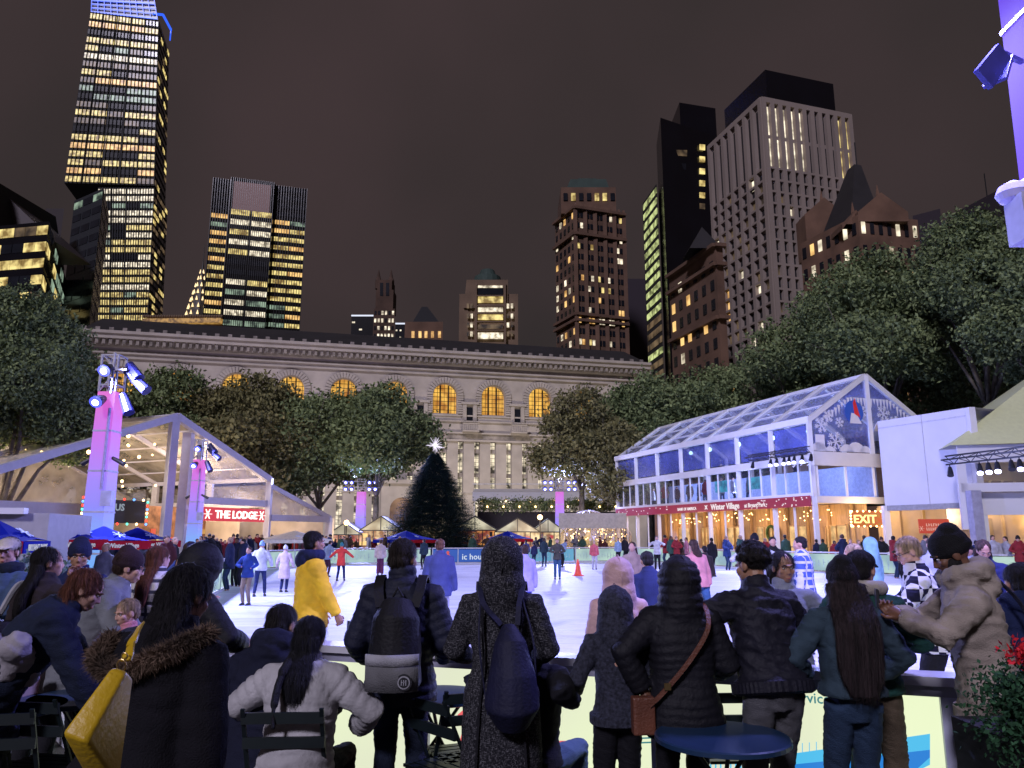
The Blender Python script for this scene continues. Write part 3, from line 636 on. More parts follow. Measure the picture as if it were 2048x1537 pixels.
E_BOARD = emat('lit_board', (.72, 1.0, .86), .62, (.60, .92, .95), .8, .75, 1.05, sample=True)
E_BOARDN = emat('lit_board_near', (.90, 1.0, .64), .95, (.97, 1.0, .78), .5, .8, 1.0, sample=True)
M_RAIL = mat('rail_cap', (.55, .55, .60), .4, var=.05)
M_BPOST = mat('board_post', (.45, .5, .52), .5, var=.1)
M_PRINT = mat('board_print', (.35, .5, .52), .6, var=.3)
BN = [0]
def board_run(a, b, label, n, h=.98, m=E_BOARD, logo=True, group='lit rink boards'):
    a, b = Vector((a[0], a[1], 0)), Vector((b[0], b[1], 0)); d = (b-a)/n; L = d.length; ang = math.atan2(d.y, d.x); u = d.normalized(); nn = Vector((u.y, -u.x, 0))
    if nn.dot(a+b) > 0: nn = -nn
    r = empty('rink_board', a, label, 'rink board', group)
    for i in range(n):
        c = a+d*(i+.5)
        mb = MB(); mb.box(c+Vector((0, 0, (h-.12)/2+.1)), (L-.06, .05, h-.22), ang, m); p = mb.build('panel', None, r, loc=a)
        if logo:
            mb = MB(); rr = random.Random(i*7+n)
            for k in range(6):
                x0 = -L*.40+k*L*.135; hh = h*(.25+.2*rr.random())
                mb.box(c+u*x0+nn*.028+Vector((0, 0, h*.5)), (.035, .006, hh), ang, M_PRINT)
                mb.box(c+u*(x0+.05)+nn*.028+Vector((0, 0, h*(.38+.2*rr.random()))), (.12, .006, .03), ang, M_PRINT)
            mb.build('print', None, p, loc=a)
        mb = MB(); mb.box(a+d*i+Vector((0, 0, h/2)), (.06, .09, h), ang, M_BPOST); mb.build('post', None, r, loc=a)
    mb = MB(); mb.bar(a+Vector((0, 0, h)), b+Vector((0, 0, h)), .16, .06, m=M_RAIL); mb.bar(a+Vector((0, 0, .06)), b+Vector((0, 0, .06)), .12, .1, m=M_RAIL); mb.build('rail', None, r, loc=a)
    return r
def off(i): return ICE[i]
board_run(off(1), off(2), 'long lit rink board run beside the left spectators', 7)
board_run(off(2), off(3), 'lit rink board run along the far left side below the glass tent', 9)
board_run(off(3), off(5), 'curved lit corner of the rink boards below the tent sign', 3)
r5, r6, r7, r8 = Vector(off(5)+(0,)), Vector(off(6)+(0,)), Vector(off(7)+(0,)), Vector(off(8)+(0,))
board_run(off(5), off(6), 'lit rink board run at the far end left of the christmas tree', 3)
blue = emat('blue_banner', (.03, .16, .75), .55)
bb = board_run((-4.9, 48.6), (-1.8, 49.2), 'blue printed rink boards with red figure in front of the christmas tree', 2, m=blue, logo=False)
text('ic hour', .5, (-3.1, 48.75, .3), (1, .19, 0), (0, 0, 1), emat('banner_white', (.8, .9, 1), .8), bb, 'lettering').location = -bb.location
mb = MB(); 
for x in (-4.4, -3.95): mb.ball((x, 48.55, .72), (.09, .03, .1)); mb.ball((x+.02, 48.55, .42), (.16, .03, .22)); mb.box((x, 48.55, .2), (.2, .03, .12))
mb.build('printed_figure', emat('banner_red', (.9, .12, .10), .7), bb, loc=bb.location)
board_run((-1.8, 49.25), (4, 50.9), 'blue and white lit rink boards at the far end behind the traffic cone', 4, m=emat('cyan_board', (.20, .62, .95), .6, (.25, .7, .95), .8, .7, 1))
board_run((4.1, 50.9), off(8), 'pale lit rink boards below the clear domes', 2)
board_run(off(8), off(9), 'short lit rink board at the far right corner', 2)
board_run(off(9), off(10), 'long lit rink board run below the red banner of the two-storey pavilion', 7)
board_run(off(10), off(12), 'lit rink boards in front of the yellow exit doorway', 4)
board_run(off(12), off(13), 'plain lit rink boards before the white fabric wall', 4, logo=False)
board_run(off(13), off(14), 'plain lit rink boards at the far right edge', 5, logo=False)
# near boards with back-lit panels
u = (NB1-NB0).normalized(); nn = Vector((u.y, -u.x, 0)); ang = math.atan2(u.y, u.x)
if nn.y > 0: nn = -nn
NB = empty('rink_board', NB0, 'tall back-lit yellow rink board right in front of the spectators', 'rink board', 'lit rink boards')
npn = 5; Ln = (NB1-NB0).length/npn
for i in range(npn):
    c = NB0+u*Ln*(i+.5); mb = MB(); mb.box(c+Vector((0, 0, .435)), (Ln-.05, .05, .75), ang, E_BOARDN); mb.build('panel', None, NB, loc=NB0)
    mb = MB(); mb.box(NB0+u*Ln*i+Vector((0, 0, .42))+nn*.03, (.11, .1, .78), ang, mat('near_post', (.5, .52, .7), .5)); mb.build('post', None, NB, loc=NB0)
mb = MB(); mb.bar(NB0+Vector((0, 0, .9)), NB1+Vector((0, 0, .9)), .24, .05, m=M_RAIL); mb.bar(NB0+Vector((0, 0, .845))+nn*.05, NB1+Vector((0, 0, .845))+nn*.05, .05, .07, m=mat('rail_under', (.3, .3, .4), .6))
mb.bar(NB0+Vector((0, 0, .03))+nn*.01, NB1+Vector((0, 0, .03))+nn*.01, .1, .06, m=M_RAIL); mb.build('rail', None, NB, loc=NB0)
board_run((-2.25, 6.4), off(1), 'rounded lit corner board at the near left of the rink', 3, h=.93, logo=False)
def nbp(px, py, o=.03):
    """point on the near board face seen at this pixel"""
    r = ray(px, py); P0 = NB0+nn*o; t = (P0-Vector((0, 0, H))).dot(nn)/r.dot(nn); return Vector((0, 0, H))+r*t
def nshape(name, pts, m, o=.03, parent=NB):
    mb = MB(); v = [nbp(x, y, o) for x, y in pts]; mb.hexa(v, [p+nn*.004 for p in v], m) if len(v) == 4 else mb.poly(v, m); return mb.build(name, None, parent, loc=NB0)
E_RED = emat('print_red', (1.0, .16, .17), .85); E_CY = emat('print_cyan', (.10, .62, 1.0), .85); E_BL = emat('print_blue', (.03, .28, .85), .8); E_TEAL = emat('print_teal', (.10, .40, .42), .6)
nshape('printed_shape', [(905, 1540), (925, 1460), (915, 1430), (950, 1400), (985, 1400), (1010, 1460), (1020, 1640), (900, 1640)], E_RED)
nshape('printed_shape', [(1085, 1640), (1100, 1500), (1120, 1482), (1142, 1482), (1160, 1560), (1165, 1640)], E_RED)
nshape('printed_shape', [(1560, 1640), (1555, 1512), (1640, 1500), (1860, 1468), (1860, 1530), (1640, 1640)], E_CY)
nshape('printed_shape', [(1560, 1660), (1560, 1532), (1700, 1518), (1860, 1500), (1860, 1515), (1700, 1660)], E_BL, .036)
for i in range(4): nshape('printed_line', [(1268, 1458+i*9), (1312, 1456+i*9), (1312, 1459+i*9), (1268, 1461+i*9)], E_TEAL)
for i in range(14): x = 1410+i*10; nshape('printed_line', [(x, 1492), (x+3, 1492), (x+3, 1545), (x, 1545)], E_CY)
nshape('printed_line', [(1405, 1490), (1555, 1478), (1555, 1483), (1405, 1495)], E_CY); nshape('printed_line', [(1405, 1545), (1555, 1538), (1555, 1548), (1405, 1555)], E_BL)
for i in range(9): nshape('printed_line', [(1562+i*14, 1490-i*1.2), (1563.5+i*14, 1490-i*1.2), (1563.5+i*14, 1511-i), (1562+i*14, 1511-i)], E_CY)
p = nbp(1588, 1404); text('ervices', .085, p, u, (0, 0, 1), E_TEAL, NB, 'lettering', .002).location = -NB0
# cone
r = empty('traffic_cone', at_z(1156, 1152, .06), 'small orange traffic cone standing alone on the ice', 'traffic cone')
mb = MB(); M_OR = mat('cone_orange', (.85, .08, .03), .5); mb.lathe((0, 0, 0), [(.19, .03), (.16, .06), (.035, .68), (.03, .69)], 16, M_OR); mb.build('cone', None, r)
mb = MB(); mb.box((0, 0, .015), (.46, .46, .03), 0, M_OR); mb.build('base', None, r)

# ================================================================ light columns
def colmat(hh):
    m = bpy.data.materials.new('glowing_wrap'); m.use_nodes = True; t = m.node_tree; L = t.links; b = t.nodes['Principled BSDF']
    b.inputs['Base Color'].default_value = (.10, .10, .12, 1); b.inputs['Roughness'].default_value = .5
    co = N(t, 'ShaderNodeTexCoord'); sx = N(t, 'ShaderNodeSeparateXYZ'); L.new(co.outputs['Object'], sx.inputs[0])
    mr = N(t, 'ShaderNodeMapRange'); mr.inputs[2].default_value = hh; L.new(sx.outputs['Z'], mr.inputs[0])
    n = N(t, 'ShaderNodeTexNoise'); n.inputs['Scale'].default_value = 1.3; n.inputs['Detail'].default_value = 4; L.new(co.outputs['Object'], n.inputs['Vector'])
    am = N(t, 'ShaderNodeMath', operation='MULTIPLY_ADD'); am.inputs[1].default_value = .16; L.new(n.outputs['Fac'], am.inputs[0]); 
    s2 = N(t, 'ShaderNodeMath', operation='SUBTRACT'); s2.inputs[1].default_value = .08; L.new(mr.outputs[0], s2.inputs[0]); L.new(s2.outputs[0], am.inputs[2])
    r = N(t, 'ShaderNodeValToRGB'); e = r.color_ramp.elements
    e[0].position = .0; e[0].color = (.10, .45, 1, 1); e[1].position = 1; e[1].color = (.80, .12, .62, 1)
    for p, c in ((.3, (.20, .40, 1, 1)), (.45, (.25, .24, 1, 1)), (.62, (.42, .22, 1, 1)), (.80, (.62, .14, .85, 1))): x = e.new(p); x.color = c
    L.new(am.outputs[0], r.inputs['Fac']); L.new(r.outputs['Color'], b.inputs['Emission Color']); b.inputs['Emission Strength'].default_value = .85
    return m
HP = 6.9; M_COL = colmat(HP-1.2)
E_LAMP = emat('lamp_lens', (.55, .55, 1), 9)
def light_pole(x, y, label, cluster, hp=HP, wd=.56):
    r = empty('light_column', (x, y, 0), label, 'light column', 'glowing light columns round the rink')
    mb = MB(); w2 = wd/2
    mb.hexa([(-w2*1.15, -w2*1.15, .1), (w2*1.15, -w2*1.15, .1), (w2*1.15, w2*1.15, .1), (-w2*1.15, w2*1.15, .1)], [(-w2*.9, -w2*.9, hp-1.1), (w2*.9, -w2*.9, hp-1.1), (w2*.9, w2*.9, hp-1.1), (-w2*.9, w2*.9, hp-1.1)], M_COL); mb.build('fabric_wrap', None, r)
    for k in range(1, 5):
        z = .1+(hp-1.2)*k/5; q = w2*(1.15-.25*k/5)*2+.03; mb = MB(); mb.box((0, 0, z), (q, q, .05), 0, mat('seam', (.5, .5, .6), .5)); mb.build('seam', None, r)
    mb = MB()
    for sx in (-1, 1):
        for sy in (-1, 1): mb.bar((sx*w2*.85, sy*w2*.85, hp-1.1), (sx*w2*.85, sy*w2*.85, hp), .05)
    for z in (hp-.9, hp-.45, hp-.02):
        for sx in (-1, 1): mb.bar((sx*w2*.85, -w2*.85, z), (sx*w2*.85, w2*.85, z), .04); mb.bar((-w2*.85, sx*w2*.85, z), (w2*.85, sx*w2*.85, z), .04)
    mb.bar((-w2*.85, -w2*.85, hp-1.1), (w2*.85, -w2*.85, hp-.45), .03); mb.bar((w2*.85, -w2*.85, hp-.45), (-w2*.85, -w2*.85, hp), .03)
    if cluster == 'wide':
        for z in (hp-.25, hp-.75): mb.bar((-1.6, -.45, z), (1.6, -.45, z), .06)
    else:
        mb.bar((-w2, -w2-.15, hp-.5), (w2*2.2, -w2-.15, hp-.5), .05); mb.bar((w2*.8, -w2-.15, hp-1.2), (w2*.8, -w2-.15, hp), .05)
    mb.build('truss_frame', mat('truss', (.4, .4, .45), .4, .5), r)
    heads = [(sx, z, -.55, -1) for z in (hp-.3, hp-.85) for sx in (-1.25, -.75, .75, 1.25)] if cluster == 'wide' else [(.12, hp-.55, -.7, -1), (-.02, hp-1.45, -.7, -1)]
    for sx, z, yy, _ in heads:
        s = .17 if cluster == 'wide' else .175
        mb = MB(); mb.tube([(sx, yy+.35, z+.12), (sx, yy+.05, z), (sx, yy-.02, z-.04)], [s*.6, s, s*1.02], 12, M_DARK); h_ = mb.build('lamp_head', None, r)
        mb = MB(); mb.tube([(sx, yy-.01, z-.03), (sx, yy-.05, z-.06)], [s*.95, s*.98], 14, emat('reflector_blue', (.10, .12, 1.0), 1.6)); mb.tube([(sx, yy-.03, z-.05), (sx, yy-.07, z-.08)], [s*.55, s*.5], 12, E_LAMP); mb.build('lens', None, h_)  # glowing blue outer ring imitates the halo round the bright lens
    if cluster != 'wide':
        for (x0, z0, x1, z1) in ((.5, hp-.5, 1.2, hp-1.1), (.45, hp-1.2, .75, hp-1.75), (.55, hp-.3, .95, hp-.75)):
            mb = MB(); mb.tube([(x0, -.2, z0), (x1, -.35, z1)], [.12, .16], 10, mat('spot_can', (.03, .03, .12), .3)); mb.build('spotlight', None, r)
        for sx, lx in ((-1, -.55), (1, .75)):
            mb = MB(); mb.tube([(sx*w2*1.0, -.1, 3.9), (sx*w2+lx*.5, -.15, 3.72)], [.05, .07], 8, M_DARK); mb.build('spotlight', None, r)
        mb = MB(); mb.box((w2*1.1+.06, -.32, 2.75), (.3, .2, .42), 0, mat('speaker_white', (.5, .5, .7), .4)); mb.build('speaker_box', None, r)
        mb = MB(); mb.tube([(w2*.65, -w2*.98-.05, hp-1.6), (w2*.62, -w2*1.02-.06, 3.0)], .04, 8, mat('pipe', (.45, .4, .6), .4)); mb.build('pipe', None, r)
    return r
def pole_px(px, Y): r = ray(px, 1072); return r.x/r.y*Y
PA = (pole_px(193, 22), 22); PB = (pole_px(388, 42), 42); PC_ = (pole_px(720, 66), 66); PD = (pole_px(1120, 66), 66)
light_pole(*PA, 'glowing pink to blue light column nearest at the left with two floodlights', 'side')
light_pole(*PB, 'glowing light column in front of the lodge sign', 'side')
light_pole(*PC_, 'far glowing light column with wide lamp bank left of the christmas tree', 'wide', 6.5, .74)
light_pole(*PD, 'far glowing light column with wide lamp bank right of the christmas tree', 'wide', 6.5, .74)
# near right column, mostly out of frame
rx = at(2122, 400, 7.0).x; q = light_pole(rx+.22, 7.0, 'nearest violet light column cut off by the right picture edge', 'none', 9.8, .70)
E_VIO = emat('violet_wrap', (.16, .06, 1.0), .95, (.22, .12, 1), .6, .8, 1.05)
for c_ in q.children:
    if c_.name.startswith('fabric'): c_.data = c_.data.copy(); c_.data.materials[0] = E_VIO
p = at(2022, 380, 6.5); mb = MB(); mb.lathe((p.x+.02, 6.5, p.z-.1), [(.06, -.03), (.12, 0), (.15, .06), (.12, .13), (.03, .18)], 20, mat('cctv_dome', (.55, .52, .8), .25)); mb.build('camera_dome', None, q).matrix_parent_inverse = Matrix.Translation((-rx-.22, -7.0, 0))
p0 = at(2032, 395, 6.45); p1 = at(2046, 485, 6.45); mb = MB(); mb.box(((p0.x+p1.x)/2+.17, 6.45, (p0.z+p1.z)/2), (.42, .25, p0.z-p1.z), 0, mat('speaker_white', (.5, .5, .7), .4)); mb.build('speaker_box', None, q).matrix_parent_inverse = Matrix.Translation((-rx-.22, -7.0, 0))
p0, p1 = at(2008, 108, 6.4), at(1966, 160, 6.3); mb = MB(); mb.bar(p0, p1, .05, .22, m=mat('spot_can2', (.06, .06, .35), .35)); mb.bar(p0+Vector((.04, .1, 0)), p1+Vector((.14, .05, .0)), .2, .03, m=MATS['spot_can2']); mb.bar(p0, p0+Vector((.3, .2, .05)), .04); mb.build('spotlight', None, q).matrix_parent_inverse = Matrix.Translation((-rx-.22, -7.0, 0))
for (x, y), t, e in ((PA, (3, 19, 0), 11500), (PB, (0, 32, 0), 11000), (PC_, (-2, 40, 0), 17000), (PD, (4, 40, 0), 17000)):
    lamp('SPOT', (x, y-1.1, 6.3), t, e, BLUE, .35, 130, .8)
lamp('SPOT', (rx-.6, 6.8, 7.2), (1, 13, 0), 7500, (.34, .32, 1), .4, 140, .8)
# ================================================================ right two-storey pavilion
K0, K1 = Vector((15.4, 39.6, 0)), Vector((8.2, 60.4, 0)); ud = (K1-K0).normalized(); vd = Vector((ud.y, -ud.x, 0))
if vd.x < 0: vd = -vd
LP = (K1-K0).length; ZE, ZR, WP, ZF = 7.65, 10.25, 7.9, 3.55
PV = empty('pavilion', K0, 'two-storey white framed pavilion with clear roof and red banner beside the rink', 'pavilion')
def pv(u, v, z): return K0+ud*u+vd*v+Vector((0, 0, z))
nb_ = 7; bl = LP/nb_
mb = MB()
for i in range(nb_+1):
    u_ = bl*i; mb.bar(pv(u_, 0, .02), pv(u_, 0, ZE), .22, m=M_WHITE); mb.bar(pv(u_, WP, 0), pv(u_, WP, ZE), .22)
    mb.bar(pv(u_, 0, ZE), pv(u_, WP/2, ZR), .2, .26); mb.bar(pv(u_, WP, ZE), pv(u_, WP/2, ZR), .2, .26)
for z, h_ in ((ZE, .34), (ZE-2.0, .4), (ZF+.25, .2)): mb.bar(pv(-.12, -.02, z), pv(LP+.12, -.02, z), .26, h_)
mb.bar(pv(0, WP/2, ZR), pv(LP, WP/2, ZR), .2, .2)
for t in (.33, .66): mb.bar(pv(0, WP/2*t, ZE+(ZR-ZE)*t), pv(LP, WP/2*t, ZE+(ZR-ZE)*t), .1, .1)
mb.bar(pv(-.05, WP/2, ZR), pv(-.05, WP/2, ZE-2.0), .2); mb.bar(pv(-.03, 0, ZE-2.0), pv(-.03, WP, ZE-2.0), .3, .7); mb.bar(pv(-.03, 0, ZF), pv(-.03, WP, ZF), .3, .35)
mb.build('frame', M_WHITE, PV, loc=K0)
mb = MB()
for i in range(nb_):
    for s in (0, 1):
        v0, v1 = (0, WP/2) if s == 0 else (WP, WP/2); mb.poly([pv(bl*i+.12, v0, ZE+.05), pv(bl*(i+1)-.12, v0, ZE+.05), pv(bl*(i+1)-.12, v1, ZR), pv(bl*i+.12, v1, ZR)], film('roof_film', (.45, .48, .8), .35, .12))
mb.build('roof', None, PV, loc=K0)
M_PANE = film('blue_pane', (.2, .25, .75), .38, .15, .1)
for i in range(nb_):
    mb = MB(); a, b = bl*i+.3, bl*(i+1)-.3; mb.hexa([pv(a, .02, ZE-1.72), pv(b, .02, ZE-1.72), pv(b, .05, ZE-1.72), pv(a, .05, ZE-1.72)], [pv(a, .02, ZE-.25), pv(b, .02, ZE-.25), pv(b, .05, ZE-.25), pv(a, .05, ZE-.25)], M_PANE); mb.build('upper_window', None, PV, loc=K0)
mb = MB(); f = [pv(0, .1, ZE-1.6), pv(0, WP-.1, ZE-1.6), pv(0, WP-.1, ZE), pv(0, WP/2, ZR-.1), pv(0, .1, ZE)]; mb.poly(f, M_PANE); gable = mb.build('gable_window', None, PV, loc=K0)
# frosted decorations on the gable film
M_FROST = mat('frost_print', (.75, .75, .80), .7, var=.05)
def gp(v, z, o=.04): return pv(-o, v, z)
def flake(mb, v, z, r, n=6):
    for k in range(n):
        a = math.pi*2*k/n+.2; d = (math.cos(a), math.sin(a)); mb.bar(gp(v, z), gp(v+d[0]*r, z+d[1]*r), r*.12, .02, up=tuple(-ud))
        for t in (.45, .7):
            for s in (-.9, .9): b = a+s; mb.bar(gp(v+d[0]*r*t, z+d[1]*r*t), gp(v+d[0]*r*t+math.cos(b)*r*.32, z+d[1]*r*t+math.sin(b)*r*.32), r*.09, .02, up=tuple(-ud))
mb = MB(); rr = random.Random(3)
for v, z, r_ in ((.75, ZE-.25, .42), (1.25, ZE+.25, .35), (1.95, ZE-.05, .28), (1.6, ZE-1.1, .55), (4.95, ZE+.55, .45), (5.7, ZE+.1, .4), (3.55, ZE+.6, .3)): flake(mb, v, z, r_)
for k in range(26):
    v = 1.0+k*.22; zt_ = ZR-.35-abs(v-WP/2)*.66; l_ = .25+.45*rr.random()
    if v > WP-.6: break
    zt_ = min(zt_, ZE+1.35); mb.poly([gp(v, zt_), gp(v+.2, zt_), gp(v+.1, zt_-l_)])
for v, r_ in ((.5, .5), (1.2, .3), (2.3, .45), (2.9, .6), (3.5, .4)): mb.poly([gp(v+r_*math.cos(a*math.pi/8), ZE-1.6+r_*math.sin(a*math.pi/8)*.9) for a in range(9)])
mb.poly([gp(.3, ZE-1.55), gp(.9, ZE-1.55), gp(.9, ZE-.75), gp(.3, ZE-.75)])
mb.build('frost_pattern', M_FROST, gable, loc=K0)
mb = MB(); cx_, cz_ = 2.95, ZE+.55; mb.poly([gp(cx_+.62*math.cos(a*math.pi/16), cz_+.62*math.sin(a*math.pi/16), .06) for a in range(32)], emat('globe_blue', (.02, .10, .75), .5)); 
mb.poly([gp(cx_-.35, cz_-.62, .075), gp(cx_+.45, cz_-.62, .075), gp(cx_+.15, cz_-.1, .075), gp(cx_-.2, cz_-.05, .075)], M_FROST)
mb.poly([gp(cx_+.0, cz_-.1, .08), gp(cx_+.38, cz_-.3, .08), gp(cx_+.1, cz_+.75, .08), gp(cx_-.05, cz_+.5, .08)], mat('print_scarlet', (.8, .04, .04), .5)); mb.build('round_emblem', None, gable, loc=K0)
# first floor glazing, mullions, floor slab, interior
mb = MB(); mb.hexa([pv(.1, .1, ZF-.1), pv(LP-.1, .1, ZF-.1), pv(LP-.1, WP-.1, ZF-.1), pv(.1, WP-.1, ZF-.1)][::-1], [pv(.1, .1, ZF+.1), pv(LP-.1, .1, ZF+.1), pv(LP-.1, WP-.1, ZF+.1), pv(.1, WP-.1, ZF+.1)][::-1], mat('floor_slab', (.3, .28, .26), .8)); mb.build('floor_slab', None, PV, loc=K0)
mb = MB()
for a, b, c, d in (((.3, WP*.55), (LP-.3, WP*.55), ZF+.1, ZE-2.1),): mb.hexa([pv(a[0], a[1], c), pv(b[0], b[1], c), pv(b[0], b[1]+.1, c), pv(a[0], a[1]+.1, c)], [pv(a[0], a[1], d), pv(b[0], b[1], d), pv(b[0], b[1]+.1, d), pv(a[0], a[1]+.1, d)], mat('upper_room', (.35, .42, .65), .8))
mb.build('inner_wall', None, PV, loc=K0)
for i in range(nb_*3):
    mb = MB(); u_ = LP*i/(nb_*3); mb.bar(pv(u_, -.02, ZF+.3), pv(u_, -.02, ZE-2.1), .07, .09, m=M_WHITE); mb.build('mullion', None, PV, loc=K0)
for i in range(nb_):
    mb = MB(); a, b = bl*i+.12, bl*(i+1)-.12; mb.poly([pv(a, .03, ZF+.3), pv(b, .03, ZF+.3), pv(b, .03, ZE-2.2), pv(a, .03, ZE-2.2)], M_GLASS); mb.build('window', None, PV, loc=K0)
for k in range(5):
    mb = MB(); v = .25+k*(WP/2-.1)/4*1.9; mb.bar(pv(-.03, v, ZF+.2), pv(-.03, v, ZE-2.3), .11, .1, m=M_WHITE); mb.build('mullion', None, PV, loc=K0)
mb = MB(); mb.poly([pv(.0, .2, ZF+.2), pv(.0, WP-.2, ZF+.2), pv(.0, WP-.2, ZE-2.3), pv(.0, .2, ZE-2.3)], M_GLASS); mb.build('window', None, PV, loc=K0)
for u0_ in (5.2, 8.6): 
    mb = MB(); mb.hexa([pv(u0_, .7, ZF+.85), pv(u0_+1.2, .7, ZF+.85), pv(u0_+1.2, .78, ZF+.85), pv(u0_, .78, ZF+.85)], [pv(u0_, .7, ZF+1.55), pv(u0_+1.2, .7, ZF+1.55), pv(u0_+1.2, .78, ZF+1.55), pv(u0_, .78, ZF+1.55)], emat('screen_cyan', (.03, .45, .65), .8, (.02, .3, .55), 3, .6, 1.1)); mb.build('screen', None, PV, loc=K0)
E_LED = emat('led_blue', (.35, .6, 1), 6)
for i in range(3, nb_):
    pass
for u_ in (1.0, 4.0, 7.2, 10.3, 12.6): mb = MB(); mb.ball(pv(u_, .8, ZE-.45), .13, E_LED); mb.build('ceiling_light', None, PV, loc=K0)
# banner
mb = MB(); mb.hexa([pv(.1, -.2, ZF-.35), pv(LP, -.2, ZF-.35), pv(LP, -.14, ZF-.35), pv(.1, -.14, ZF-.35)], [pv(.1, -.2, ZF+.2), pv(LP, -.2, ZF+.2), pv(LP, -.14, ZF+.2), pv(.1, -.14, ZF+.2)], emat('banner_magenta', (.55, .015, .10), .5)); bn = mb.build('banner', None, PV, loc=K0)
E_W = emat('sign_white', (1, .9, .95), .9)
xd = -ud
t1 = text('WINTER PLACE ', .01, (0, 0, 0), (1, 0, 0), (0, 0, 1), E_W, None); bpy.data.objects.remove(t1)
def bt(s, u_, size, z=.0, w=1):
    t = text(s, size, pv(u_, -.215, ZF-.25+z), xd, (0, 0, 1), E_W, bn, 'lettering', .008, font_w=w); t.location = -K0; return t
bt('BANK OF AMERICA', 12.9, .26, .06); bt('Winter Village', 9.0, .5, 0, 1.5); bt('at Bryant Park', 5.6, .33, .03)
mb = MB(); c = pv(9.5, -.215, ZF-.08)
for a in (45, -45): mb.bar(c-xd*.17*math.cos(R(a))-Vector((0, 0, .17*math.sin(R(a)))), c+xd*.17*math.cos(R(a))+Vector((0, 0, .17*math.sin(R(a)))), .09, .02)
rr = random.Random(9)
for k in range(46): u_ = rr.choice((rr.uniform(.3, 4.5), rr.uniform(14, LP-.3))); mb.box(pv(u_, -.21, ZF-.3+.44*rr.random()), (.07, .03, .06), 0)
mb.build('banner_snow', E_W, bn, loc=K0)
# ground floor interior: warm wood
M_WOOD = mat('warm_timber', (.42, .27, .13), .6, var=.3, scale=2, stretch=(6, 6, .6))
mb = MB()
mb.hexa([pv(-.0, 3.2, .05), pv(LP, 3.2, .05), pv(LP, 3.3, .05), pv(0, 3.3, .05)], [pv(0, 3.2, ZF-.12), pv(LP, 3.2, ZF-.12), pv(LP, 3.3, ZF-.12), pv(0, 3.3, ZF-.12)], M_WOOD)
for i in range(12): u_ = .9+i*1.75; mb.bar(pv(u_, 3.1, .05), pv(u_, 3.1, ZF-.15), .16, .12)
mb.build('timber_wall', M_WOOD, PV, loc=K0)
for i in range(6):
    u0_ = 1.3+i*3.1; mb = MB(); mb.hexa([pv(u0_, 3.12, .1), pv(u0_+1.6, 3.12, .1), pv(u0_+1.6, 3.18, .1), pv(u0_, 3.18, .1)], [pv(u0_, 3.12, 2.3), pv(u0_+1.6, 3.12, 2.3), pv(u0_+1.6, 3.18, 2.3), pv(u0_, 3.18, 2.3)], emat('door_pane', (1, .62, .25), .8, (.9, .5, .2), 2, .5, 1.1)); dd = mb.build('door', None, PV, loc=K0)
    mb = MB(); [mb.bar(pv(u0_+t, 3.08, .1), pv(u0_+t, 3.08, 2.3), .07) for t in (0, .8, 1.6)]; [mb.bar(pv(u0_, 3.08, z), pv(u0_+1.6, 3.08, z), .07) for z in (1.1, 2.3)]; mb.build('door_frame', M_WOOD, dd, loc=K0)
for i in range(nb_*2+1):
    if i in (3,): continue
    mb = MB(); u_ = bl*i/2; mb.bar(pv(u_, -.0, .05), pv(u_, 0, ZF-.35), .09 if i % 2 else .2, .12, m=MATS['white_frame']); mb.build('ground_mullion', None, PV, loc=K0)
E_BULB = emat('bulb_warm', (1, .62, .25), 7); E_BULBC = emat('bulb_cool', (.8, .85, 1), 6)
rr = random.Random(5)
mb = MB()
for k in range(70): mb.ball(pv(rr.uniform(1.5, LP-5), rr.uniform(1, 3), ZF-rr.uniform(.4, 1.0)), .035, n=5, k=4)
mb.build('fairy_lights', E_BULB, PV, loc=K0)['kind'] = 'stuff'
for i in range(4): lamp('POINT', pv(2.5+i*5.2, 1.6, 2.6), None, 170, (1, .62, .3), .4)
for i in range(4): lamp('POINT', pv(3+i*5, 2.0, 5.0), None, 260, (.42, .52, 1), .4)
for i in range(3): lamp('POINT', pv(3+i*6.5, 3.5, 7.6), None, 160, (.3, .4, 1), .4)
mb = MB(); c = pv(7.4, 2.9, 1.9)
for k in range(24): a = k*math.pi/12; mb.ball(c+ud*.4*math.cos(a)+Vector((0, 0, .4*math.sin(a))), .1, m=mat('wreath_green', (.03, .07, .02), .9), n=6, k=4)
mb.build('wreath', None, PV, loc=K0)
# lighting truss on the pavilion front
def truss(a, b, label, heads, group='black lighting trusses'):
    a, b = Vector(a), Vector(b); d = (b-a).normalized(); r = empty('lighting_truss', a, label, 'lighting truss', group); mb = MB(); L = (b-a).length; u3 = Vector((0, 0, 1)); s3 = d.cross(u3)
    for p, q in ((0, 0), (0, .3), (.25, .15)): mb.tube([a+s3*p+u3*q, b+s3*p+u3*q], .03, 6)
    n_ = int(L/.3)
    for k in range(n_):
        p, q = a+d*L*k/n_, a+d*L*(k+1)/n_; z0, z1 = (0, .3) if k % 2 else (.3, 0); mb.tube([p+u3*z0, q+u3*z1], .015, 5); mb.tube([p+s3*.25+u3*.15, q+u3*z1], .015, 5)
    mb.build('truss_frame', M_DARK, r, loc=a)
    for t, on in heads:
        p = a+d*L*t-s3*.1; mb = MB(); mb.tube([p+Vector((0, 0, .0)), p+Vector((0, 0, -.12))], .02, 6); mb.tube([p+Vector((0, 0, -.1)), p+Vector((-.06, -.1, -.28)), p+Vector((-.1, -.16, -.40))], [.06, .095, .11], 10); hd = mb.build('lamp_head', M_DARK, r, loc=a)
        if on: mb = MB(); mb.tube([p+Vector((-.1, -.16, -.395)), p+Vector((-.115, -.185, -.44))], .095, 10); mb.build('lens', E_LAMP, hd, loc=a)
    return r
ta = at(1508, 922, 43.5); ta.x -= .3; tb = at(1620, 905, 38.6)
